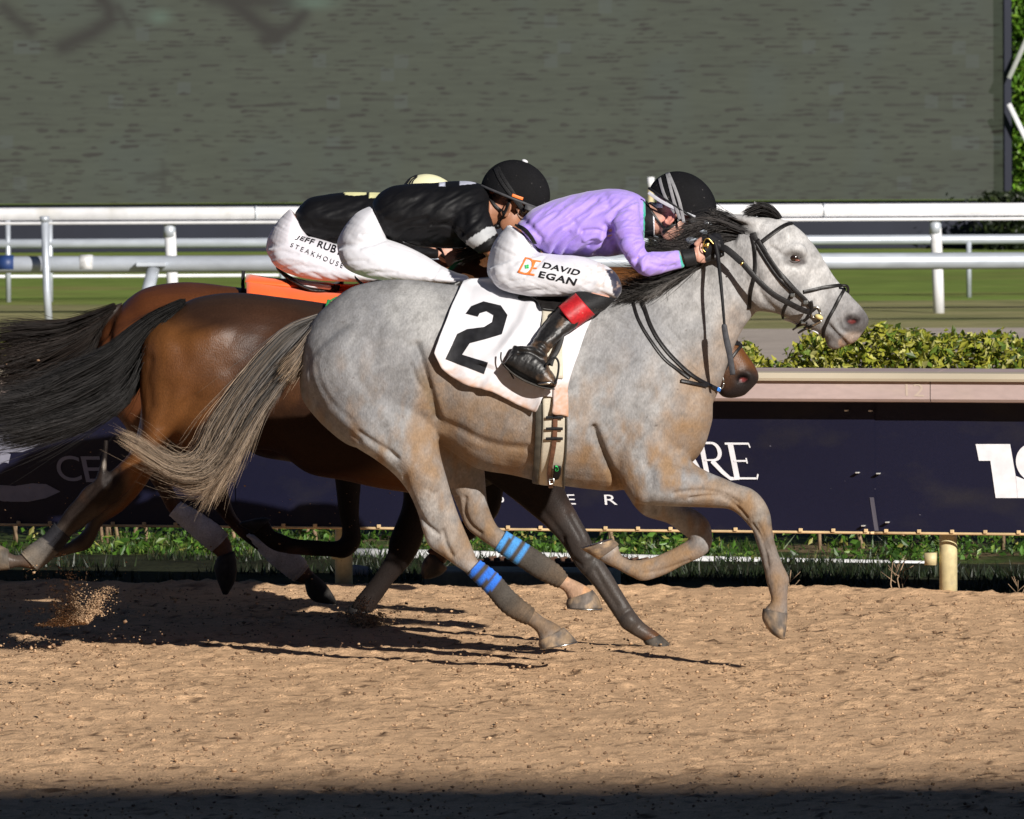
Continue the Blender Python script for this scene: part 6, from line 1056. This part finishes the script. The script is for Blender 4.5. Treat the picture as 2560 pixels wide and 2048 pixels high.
# ================================================================ TACK
# bridle of the grey
bd = thing('bridle', 'black leather bridle with bit and reins on the grey horse\'s head', 'bridle', P1('B', 1100, 720, Y1H))
BK = MT['black_leather']; TT = [T1]
def st(name, pts, w, off=.002, th=.0045, parent=bd, m=BK, f='B', sm=3): return obj(name, [strap(f, pts, TT, w, th, off, sm=sm)], m, parent)
st('browband', [(1180, 303), (1110, 325), (1020, 385), (935, 450)], .017)
st('crown_strap', [(870, 380), (885, 420), (920, 460), (960, 520)], .022)
st('cheekpiece', [(905, 430), (1000, 580), (1090, 705), (1190, 815), (1270, 890), (1345, 975)], .0165, .004)
st('cheekpiece', [(885, 450), (975, 600), (1065, 725), (1140, 800), (1170, 835)], .011, .002)
st('throat_lash', [(860, 395), (880, 480), (888, 600), (878, 720), (850, 850), (838, 960)], .0145)
st('noseband', [(1255, 832), (1340, 815), (1430, 795), (1555, 782)], .014)
obj('noseband', [rope('B', [(1555, 782), (1590, 785), (1603, 810), (1600, 845)], [Y1H-.058, Y1H-.05, Y1H-.03, Y1H], .0055)], BK, bd)
st('noseband', [(1578, 800), (1540, 870), (1500, 950), (1455, 1030), (1425, 1100), (1408, 1185)], .013)
st('chin_strap', [(1170, 840), (1140, 900), (1105, 980), (1100, 1040)], .012); st('chin_strap', [(1110, 1040), (1170, 1060), (1220, 1085)], .010, m=m_white)
st('chin_strap', [(1320, 1120), (1360, 1135), (1400, 1165)], .007, m=m_white)
a = np.linspace(0, 2*math.pi, 25); L, N = onsurf(np.array([fr('B', (1352+38*math.cos(t), 985+42*math.sin(t))) for t in a]), TT, .007)
obj('bit_ring', [tube(smooth_rows(L), .0034, 8)], MT['steel'], bd); obj('bit', [tube([P1('B', 1370, 1010, Y1H-.075), P1('B', 1400, 1020, Y1H), P1('B', 1370, 1010, Y1H+.075)], .007, 8)], MT['steel'], bd)
m_yel = mat('bit_guard', (.62, .52, .22), .55, n1=(30, .8, 1.1)); obj('bit_guard', [ell((0, 0, 0), (.018, .012, .010), rotm(R(25)), onsurf([fr('B', (1378, 1018))], TT, .012)[0][0], 14, 10)], m_yel, bd)
for pts, w, m in (([(1310, 900), (1325, 960), (1300, 1010)], .012, BK), ([(1200, 1100), (1260, 1050), (1310, 1010)], .012, BK), ([(1225, 1140), (1300, 1095), (1400, 1050)], .007, MT['steel']), ([(1175, 1125), (1250, 1075), (1290, 1060)], .009, BK), ([(1215, 1150), (1270, 1120), (1330, 1080)], .013, BK), ([(1240, 1040), (1290, 1080), (1260, 1110)], .008, BK)):
    st('curb_strap', pts, w, .006, m=m)
for x, y in ((1278, 905), (1262, 1055), (1175, 850)): obj('buckle', bevelled([box(onsurf([fr('B', (x, y))], TT, .009)[0][0], (.019, .007, .015))], .0025), MT['steel'], bd)
rn = [(560, 470), (660, 500), (780, 600), (900, 735), (1020, 845), (1140, 915), (1250, 970), (1300, 985)]
obj('rein', [free('B', rn[:3], [Y1H-.13, Y1H-.165, Y1H-.175], .027, .006)], MT['black_rubber'], bd); obj('rein', [free('B', rn[2:], [Y1H-.175, Y1H-.18, Y1H-.172, Y1H-.15, Y1H-.118, Y1H-.10], .0225, .005)], BK, bd)
obj('stitching', [free('B', [(772, 628), (795, 600)], [Y1H-.182]*2, .006, .003, 2)], MT['gold'], bd)
obj('rein', [free('B', [(560, 470), (700, 520), (900, 735), (1100, 910), (1300, 985)], [Y1H+.10, Y1H+.16, Y1H+.18, Y1H+.14, Y1H+.09], .022, .005)], BK, bd)
# rein bight hanging on the neck, with keeper
ns = thing('neck_strap', 'black leather loop hanging down the grey horse\'s neck and chest', 'strap', P1('B', 600, 1580, Y1H-.15))
st('loop', [(12, 872), (30, 960), (70, 1080), (140, 1210), (250, 1345), (380, 1465), (490, 1535), (612, 1588)], .0155, .005, parent=ns)
st('loop', [(-60, 880), (-45, 960), (-10, 1060), (60, 1180), (180, 1345), (300, 1440), (380, 1500)], .0125, .003, parent=ns)
st('keeper', [(310, 1520), (380, 1533), (450, 1548), (500, 1560)], .014, .007, parent=ns)
st('tag', [(580, 1572), (618, 1590)], .016, .009, parent=ns, m=mat('blue_tag', (.03, .2, .65), .5))
# saddle cloth with the number
LE = [(925, 492), (940, 445), (985, 330), (1035, 205), (1075, 120), (1092, 88)]; 
def edge(p, n): q = cr(np.array(p, float), 12); d = np.r_[0, np.cumsum(np.linalg.norm(np.diff(q, axis=0), axis=1))]; u = np.linspace(0, d[-1], n); return np.stack([np.interp(u, d, q[:, 0]), np.interp(u, d, q[:, 1])], 1)
nu, nv = 90, 60
bot = edge([(925, 492), (975, 575), (1060, 638), (1150, 680), (1240, 698), (1330, 742), (1430, 790), (1525, 826), (1548, 795), (1570, 745), (1600, 742), (1640, 760), (1622, 832), (1680, 845), (1722, 862)], nu)
top = edge([(1092, 88), (1170, 60), (1280, 48), (1400, 62), (1550, 90), (1700, 130), (1800, 180), (1895, 250)], nu)
lef = edge(LE, nv); rig = edge([(1722, 862), (1722, 760), (1722, 680), (1752, 580), (1790, 480), (1840, 345), (1895, 250)], nv)
u = np.linspace(0, 1, nu)[None, :, None]; v = np.linspace(0, 1, nv)[:, None, None]
G = (1-v)*bot[None]+v*top[None]+(1-u)*lef[:, None]+u*rig[:, None]-((1-u)*(1-v)*bot[0]+u*(1-v)*bot[-1]+(1-u)*v*top[0]+u*v*top[-1])
L, N = onsurf(fr('E', G.reshape(-1, 2)), [T1], 0); L = L.reshape(nv, nu, 3); N = N.reshape(nv, nu, 3)
for _ in range(12):
    L[1:-1, 1:-1] = (L[1:-1, 1:-1]*2+L[:-2, 1:-1]+L[2:, 1:-1]+L[1:-1, :-2]+L[1:-1, 2:])/6; N[1:-1, 1:-1] = (N[1:-1, 1:-1]*2+N[:-2, 1:-1]+N[2:, 1:-1]+N[1:-1, :-2]+N[1:-1, 2:])/6
N /= np.linalg.norm(N, axis=2)[..., None]
vv = np.linspace(0, 1, nv)[:, None]; uu = np.linspace(0, 1, nu)[None]
px_, py_ = G[..., 0], G[..., 1]
fold = .016*np.exp(-(((px_-1480)*.5+(py_-300)*.55-30)/34)**2)*(vv > .2)+.014*np.exp(-(((px_-1420)*.62+(py_-250)*.35-40)/26)**2)-.010*np.exp(-(((px_-1430)*.55+(py_-300)*.55-80)/24)**2)
off = .012+.020*(1-vv)**2*(1+.0*uu)+.010*(1-vv)**1.5*np.sin(uu*22+2*np.sin(uu*7))*np.clip(uu*3, .25, 1)+fold+.014*(fbm(px_/120, py_/150, 3, 3)-.45)
off = off+.012*np.clip(1-uu*9, 0, 1)
near = L+N*off[..., None]; near[..., 1] = np.minimum(near[..., 1], Y1H-.02)
far = near.copy(); far[..., 1] = 2*Y1H-near[..., 1]
mid = near[-1].copy(); hit = []
for k in range(nu):
    h = T1.ray_cast(Vector((mid[k, 0], Y1H, 4)), Vector((0, 0, -1))); mid[k, 1] = Y1H; mid[k, 2] = (h[0].z if h[0] else mid[k, 2])+.012
q1 = near[-1]*.5+mid*.5; q1[:, 2] = near[-1, :, 2]*.3+mid[:, 2]*.7; q2 = q1.copy(); q2[:, 1] = 2*Y1H-q1[:, 1]
sheetp = np.concatenate([near, q1[None], mid[None], q2[None], far[::-1]])
sc1 = thing('saddle_cloth', 'white number cloth with a big black 2 on the grey horse', 'saddle cloth', P1('E', 1300, 750, Y1H-.3))
def solid(X, th=.0025):
    me = gridmesh(X, 'c'); ob = bpy.data.objects.new('t', me); COL.objects.link(ob); m = ob.modifiers.new('s', 'SOLIDIFY'); m.thickness = th; m.offset = 0
    r = bpy.data.meshes.new_from_object(ob.evaluated_get(bpy.context.evaluated_depsgraph_get())); bpy.data.objects.remove(ob); r.polygons.foreach_set('use_smooth', [True]*len(r.polygons)); return r
cme = solid(sheetp); 
def ccol(p, V, C):
    q = (p-np.array([700, 680]))*2.3956; b = np.interp(q[:, 0], [900, 1060, 1250, 1530, 1760], [540, 640, 705, 830, 860]); dd = b-q[:, 1]
    k = np.clip(1.25*fbm(q[:, 0]/34, q[:, 1]/26, 3, 4)-.42+.45*np.exp(-dd/45), 0, .8)*np.exp(-dd/95); k = np.clip(k+np.clip((fbm(q[:, 0]/9, q[:, 1]/9, 8, 2)-.55)*3, 0, .4)*np.exp(-dd/120), 0, .85)[:, None]
    C[:, :3] = C[:, :3]*(1-k)+np.array([.48, .27, .16])*k
    k = np.clip((q[:, 0]-1600)/60, 0, 1)*np.clip((q[:, 1]-640)/60, 0, 1)*(.5+.8*(fbm(q[:, 0]/12, q[:, 1]/12, 5, 3)-.2)); k = np.clip(k, 0, .85)[:, None]; C[:, :3] = C[:, :3]*(1-k)+np.array([.46, .24, .13])*k
paint(cme, (.64, .635, .665), [], ccol); cl_ = obj('cloth', cme, mat('cotton_white', None, .7, .2, attr=True, n2=(500, .95, 1.03), bump=(420, .15, .001), sheen=.2), sc1)
TC = bvh(cme)
two = [(1112, 252), (1150, 205), (1218, 180), (1325, 205), (1362, 262), (1345, 322), (1325, 380), (1245, 428), (1110, 425), (1088, 512), (1246, 544), (1222, 610), (990, 520), (1060, 372), (1110, 342), (1210, 334), (1262, 312), (1285, 268), (1272, 245), (1232, 238), (1198, 250), (1186, 272)]
two = [(1112, 252), (1146, 208), (1218, 180), (1322, 205), (1362, 262), (1330, 375), (1246, 400), (1138, 428), (1092, 497), (1246, 544), (1222, 611), (990, 522), (1062, 372), (1120, 345), (1222, 332), (1270, 302), (1278, 262), (1238, 238), (1196, 250), (1186, 270)]
W2 = np.array(two, float); lo, hi = W2.min(0), W2.max(0); UV = (W2-lo)/(hi-lo); UV[:, 1] = 1-UV[:, 1]
decal('number', poly2d([UV]), 'E', [(lo[0], lo[1]), (hi[0], lo[1]), (hi[0], hi[1]), (lo[0], hi[1])], [TC], MT['letter_black'], cl_, .0036, 34)
# saddle, girth, stirrups
sd = thing('saddle', 'small black racing saddle with cream girth on the grey horse', 'saddle', P1('E', 1560, 150, Y1H))
TS = [TC, T1]
def surfpatch(f, poly_l, poly_r, trees, off, n=24, m=10, th=.006, sm=6):
    a, b = edge(poly_l, n), edge(poly_r, n); w = np.linspace(0, 1, m)[None, :, None]; g = a[:, None]*(1-w)+b[:, None]*w
    L, N = onsurf(fr(f, g.reshape(-1, 2)), trees, off); L = L.reshape(n, m, 3)
    for _ in range(sm): L[1:-1] = (L[1:-1]*2+L[:-2]+L[2:])/4; L[:, 1:-1] = (L[:, 1:-1]*2+L[:, :-2]+L[:, 2:])/4
    return solid(L, th)
m_creamp = mat('girth_cream', (.55, .50, .40), .6, .3, n1=(12, .85, 1.06), n2=(120, .92, 1.05)); m_edge = mat('girth_edge', (.05, .045, .035), .6, n1=(30, .6, 1.4))
seat = voxel([loft('E', [(1380, 150, 1400, 185, .10), (1470, 120, 1490, 190, .15), (1600, 110, 1620, 190, .17), (1720, 125, 1730, 190, .14), (1800, 150, 1800, 190, .07)], Y1H)], .006, 4)
obj('seat', seat, MT['black_leather'], sd)
obj('flap', surfpatch('E', [(1450, 140), (1500, 170), (1545, 210), (1560, 240)], [(1700, 130), (1690, 190), (1680, 230), (1670, 260)], TS, .018), MT['black_leather'], sd)
obj('flap', surfpatch('E', [(1572, 195), (1566, 300), (1560, 400), (1562, 520), (1572, 640)], [(1705, 150), (1690, 260), (1690, 400), (1690, 520), (1690, 640)], TS, .010, th=.004), m_creamp, sd, label='cream saddle flap behind the boot')
obj('girth', surfpatch('E', [(1572, 640), (1572, 760), (1575, 880), (1570, 1000), (1560, 1110), (1552, 1180), (1545, 1250)], [(1690, 640), (1712, 760), (1714, 880), (1712, 1000), (1706, 1110), (1700, 1190), (1692, 1285)], [T1], .011, 40, th=.006), m_creamp, sd)
TG = [bvh(o.data) for o in sd.children if o.name.startswith('girth')]+[T1]
obj('girth_edge', [strap('E', [(1548, 785), (1548, 900), (1545, 1020), (1540, 1120), (1532, 1200), (1535, 1260)], [T1], .024, .010, .010)], m_edge, sd); obj('girth_edge', [strap('E', [(1712, 862), (1712, 960), (1708, 1080), (1700, 1190), (1700, 1292)], [T1], .008, .01, .010)], m_edge, sd)
obj('girth_strap', [strap('E', [(1648, 850), (1646, 950), (1640, 1030), (1625, 1120), (1615, 1200), (1622, 1280)], TG, .0185, .004, .006)], MT['brown_leather'], sd)
for y in (868, 934, 992): obj('girth_keeper', [strap('E', [(1592, y), (1645, y-2), (1692, y)], TG, .011, .006, .009, sm=1)], MT['black_rubber'], sd)
obj('girth_pad', surfpatch('E', [(1640, 1148), (1640, 1190), (1632, 1232)], [(1682, 1152), (1684, 1190), (1670, 1222)], TG, .012, 12, 6), MT['letter_black'], sd); TGP = [bvh(o.data) for o in sd.children if o.name.startswith('girth_pad')]
decal('lettering', text2d('G'), 'E', [(1668, 1165), (1648, 1160), (1648, 1192), (1670, 1194)], TGP, MT['letter_green'], [o for o in sd.children if o.name.startswith('girth_pad')][0], .002)
obj('buckle', [tube([P1('E', x, y, Y1H-.235) for x, y in ((1612, 1240), (1640, 1238), (1640, 1268), (1614, 1272), (1612, 1240))], .0035, 6)], MT['steel'], sd)
obj('stirrup_leather', [free('E', [(1690, 330), (1684, 400), (1660, 470), (1630, 520), (1618, 560)], [Y1H-.30, Y1H-.32, Y1H-.345, Y1H-.365, Y1H-.38], .021, .006)], BK, sd)
obj('stirrup', [rope('E', [(1592, 560), (1620, 528), (1650, 515), (1668, 545), (1666, 600), (1652, 660), (1640, 672)], [Y1H-.43]*7, .0042)]+[rope('E', [(1560, 676), (1600, 682), (1645, 674)], [Y1H-.40]*3, .007)], MT['black_rubber'], sd); obj('stirrup_tread', [ell((0, 0, 0), (.034, .02, .009), rotm(R(-6)), P1('E', 1592, 666, Y1H-.42), 16, 8)], MT['steel'], sd)
# far side stirrup mirrored by its own rope
obj('stirrup', [rope('E', [(1592, 560), (1620, 528), (1650, 515), (1668, 545), (1666, 600), (1652, 660), (1600, 682), (1562, 660), (1592, 560)], [Y1H+.43]*9, .0042)], MT['black_rubber'], sd)
# green and orange cloths on the bays
c2 = thing('saddle_cloth', 'green saddle cloth corner on the dark bay, just above the grey rump', 'saddle cloth', P1('C', 600, 1000, Y2H-.25))
m_gr = mat('cloth_green', (.02, .26, .07), .7, n1=(12, .85, 1.1), n2=(300, .9, 1.06)); m_or = mat('cloth_orange', (.80, .115, .018), .6, .3, n1=(9, .9, 1.06), n2=(300, .93, 1.05), sheen=.3)
def over(f, l, r, tree, Yc, m, parent, off=.014, n=30, mcol=26, name='cloth'):
    a, b = edge(l, n), edge(r, n); w = np.linspace(0, 1, mcol)[None, :, None]; g = a[:, None]*(1-w)+b[:, None]*w
    L, N = onsurf(fr(f, g.reshape(-1, 2)), [tree], off); L = L.reshape(n, mcol, 3); L[..., 1] = np.minimum(L[..., 1], Yc-.02)
    for _ in range(6): L[1:-1] = (L[1:-1]*2+L[:-2]+L[2:])/4; L[:, 1:-1] = (L[:, 1:-1]*2+L[:, :-2]+L[:, 2:])/4
    L[..., 1] -= .006*np.sin(np.linspace(0, 14, mcol))[None]*np.linspace(0, 1, n)[:, None]+.008*(fbm(g[..., 0]/60, g[..., 1]/60, 3, 3)-.45)
    top = L[0].copy(); top[:, 1] = Yc; top[:, 2] += .01
    for k in range(mcol):
        h = tree.ray_cast(Vector((top[k, 0], Yc, 4)), Vector((0, 0, -1)))
        if h[0]: top[k, 2] = h[0].z+off
    F = L.copy(); F[..., 1] = 2*Yc-L[..., 1]; return obj(name, solid(np.concatenate([F[::-1], top[None], L]), .003), m, parent)
over('C', [(690, 952), (650, 990), (600, 1100), (560, 1250)], [(1500, 960), (1500, 1100), (1480, 1250), (1450, 1380)], T2, Y2H, m_gr, c2)
obj('trim', [strap('C', [(600, 978), (560, 1000), (540, 1030), (520, 1100)], [T2], .012, .006, .02)], m_gr, c2)
c3 = thing('saddle_cloth', 'bright orange saddle cloth on the farthest bay horse', 'saddle cloth', P1('C', 150, 900, Y3H-.25))
over('C', [(-14, 842), (-20, 880), (-22, 960), (-10, 1100), (0, 1250)], [(900, 915), (880, 980), (860, 1100), (850, 1250), (840, 1350)], T3, Y3H, m_or, c3, .062)
obj('under_cloth', [strap('C', [(-30, 800), (-35, 870), (-36, 960)], [T3], .016, .006, .012)], MT['letter_black'], c3)
def simple_saddle(label, f, Y, ox, oy, s, tree):
    r = thing('saddle', label, 'saddle', P1('C', ox+250, oy+150, Y)); q = lambda L: [(ox+x*s, oy+y*s)+(() if len(t) == 0 else tuple(t)) for x, y, *t in L]
    stt = [(0, -50, 30, 20, .05), (50, 15, 90, 75, .13), (150, 75, 170, 130, .16), (270, 120, 290, 185, .16), (400, 110, 410, 185, .12), (480, 70, 480, 140, .06)]
    obj('seat', voxel([loft(f, [(ox+a*s, oy+b*s, ox+c*s, oy+d*s, w) for a, b, c, d, w in stt], Y)], .007, 4), BK, r)
    obj('pad', voxel([loft(f, [(ox+100*s, oy+60*s, ox+110*s, oy+100*s, .10), (ox+230*s, oy+90*s, ox+240*s, oy+150*s, .155), (ox+400*s, oy+115*s, ox+400*s, oy+160*s, .15)], Y)], .007, 4), m_white, r)
    obj('flap', surfpatch(f, [(ox+260*s, oy+180*s), (ox+250*s, oy+300*s), (ox+260*s, oy+420*s)], [(ox+400*s, oy+170*s), (ox+420*s, oy+300*s), (ox+400*s, oy+420*s)], [tree], .045, th=.005), m_greystrap, r); return r
simple_saddle('small black saddle with white pad under the far rider', 'C', Y3H, 165, 775, 1.0, T3)
simple_saddle('small black saddle under the middle rider, mostly hidden by the grey rump', 'C', Y2H, 700, 850, 1.0, T2)
# bridles of the bays (only bits of them show)
b2 = thing('bridle', 'bridle on the dark bay whose muzzle pokes out beyond the grey chest', 'bridle', P([H2f((1200, 700))], Y2H)[0])
def s2(name, pts, w, m=BK, off=.003): obj(name, [strap(H2f, pts, [T2], w, .005, off)], m, b2)
def strap2(f, pts, trees, w, th, off):
    L, N = onsurf(cr(f(np.array(pts, float)), 8), trees, off); return ribbon(smooth_rows(L), smooth_rows(N, 4), w, th)
for nm, pts, w in (('cheekpiece', [(905, 430), (1090, 705), (1345, 975)], .016), ('browband', [(1180, 303), (1020, 385), (935, 450)], .016), ('noseband', [(1255, 832), (1430, 800), (1570, 800)], .02), ('noseband', [(1578, 800), (1500, 950), (1408, 1185)], .013)):
    obj(nm, [strap2(H2f, pts, [T2], w, .005, .004)], BK, b2)
obj('bit_ring', [tube([P([fr('H', (868+14*math.cos(t), 120+34*math.sin(t)))], Y2H-.085)[0] for t in np.linspace(0, 6.28, 20)], .004, 8)], MT['steel'], b2)
obj('rein', [tube([P([fr('H', (868, 120))], Y2H-.09)[0], P1('d', 1300, 640, Y2H-.17), P1('C', 1830, 730, Y2H-.16)], .008, 6)], BK, b2)
obj('rein', [tube([P1('C', 1390, 690, Y2H+.10), P1('C', 1600, 700, Y2H+.15), P1('d', 1450, 700, Y2H+.1)], .010, 6)], MT['letter_orange'], b2)
b3 = thing('bridle', 'bridle on the farthest bay, hidden behind the nearer horses', 'bridle', P([H3f((1200, 700))], Y3H)[0])
for nm, pts, w in (('cheekpiece', [(905, 430), (1090, 705), (1345, 975)], .016), ('noseband', [(1255, 832), (1430, 800), (1570, 800)], .02)): obj(nm, [strap2(H3f, pts, [T3], w, .005, .004)], BK, b3)
obj('rein', [tube([P([H3f((1345, 975))], Y3H-.09)[0], P1('C', 1300, 690, Y3H-.14)], .008, 6)], BK, b3)
for nm, H_, Yc, par in (('eye', H2f, Y2H, g2), ('eye', H3f, Y3H, g3)):
    tr_ = T2 if par is g2 else T3; q = onsurf([H_((1188, 570))], [tr_], 0)[0][0]; obj('eye', [ell((0, 0, 0), (.024, .02, .02), None, np.array([q[0], min(q[1], Yc-.07)+.006, q[2]]), 16, 10)], MT['eye'], par)
# ================================================================ FLYING DIRT
def spray(f, cx, cy, n, Y, seed, size, a0, a1, L, jets=16, grav=.35):
    """jets of crumbs thrown out of one spot, thinning and falling with distance"""
    g = np.random.default_rng(seed); ja = g.uniform(R(a0), R(a1), jets); jl = L*g.uniform(.35, 1.0, jets); jw = g.dirichlet(np.ones(jets)*1.5); j = g.choice(jets, n, p=jw)
    d = g.exponential(.42, n).clip(0, 1.25); th = ja[j]+g.normal(0, .10, n)*(1.2-.5*d); r = d*jl[j]; x = cx+r*np.cos(th)+g.normal(0, L*.05, n); y = cy-r*np.sin(th)+grav*L*d**2+g.normal(0, L*.025, n); y = np.minimum(y, cy+L*.06+g.normal(0, 6, n))
    p = P(fr(f, np.stack([x, y], 1)), Y+g.normal(0, .12, n)); return lumps(p, (g.gamma(1.6, size/2, n)+.0012)*(1.1-.5*d.clip(0, 1)), seed)
obj('flying_dirt', spray('F', 500, 1325, 15000, 36.4, 91, .0024, 25, 170, 330), m_clod, kind='stuff', label='spray of kicked up dirt at the left below the trailing hoof', cat='flying dirt')
obj('flying_dirt', spray('F', 440, 1330, 2200, 36.4, 95, .0026, 70, 125, 430, 7, .1), m_clod, kind='stuff', label='thin upper plume of kicked up dirt at the left', cat='flying dirt')
obj('flying_dirt', spray('O', 860, 1640, 6500, 37.8, 92, .0034, 15, 165, 330), m_clod, kind='stuff', label='spray of kicked up dirt round the planted dark forefoot', cat='flying dirt')
g = np.random.default_rng(96); n = 420; p = P(np.stack([g.uniform(-20, 1000, n)**1.0, g.uniform(900, 1560, n)], 1), g.uniform(36.6, 38.0, n)); obj('flying_dirt', lumps(p, g.gamma(1.5, .0012, n)+.001, 97), m_clod, kind='stuff', label='fine crumbs of dirt hanging in the air behind the horses', cat='flying dirt')
n = 160; p = P(np.stack([g.uniform(0, 420, n), g.normal(1630, 30, n)], 1), 34.0); obj('dirt_clods', lumps(p, g.gamma(2, .0013, n)+.0015, 98, .8), m_clod, kind='stuff', label='cluster of dark crumbs on the dirt at the lower left', cat='dirt clods')
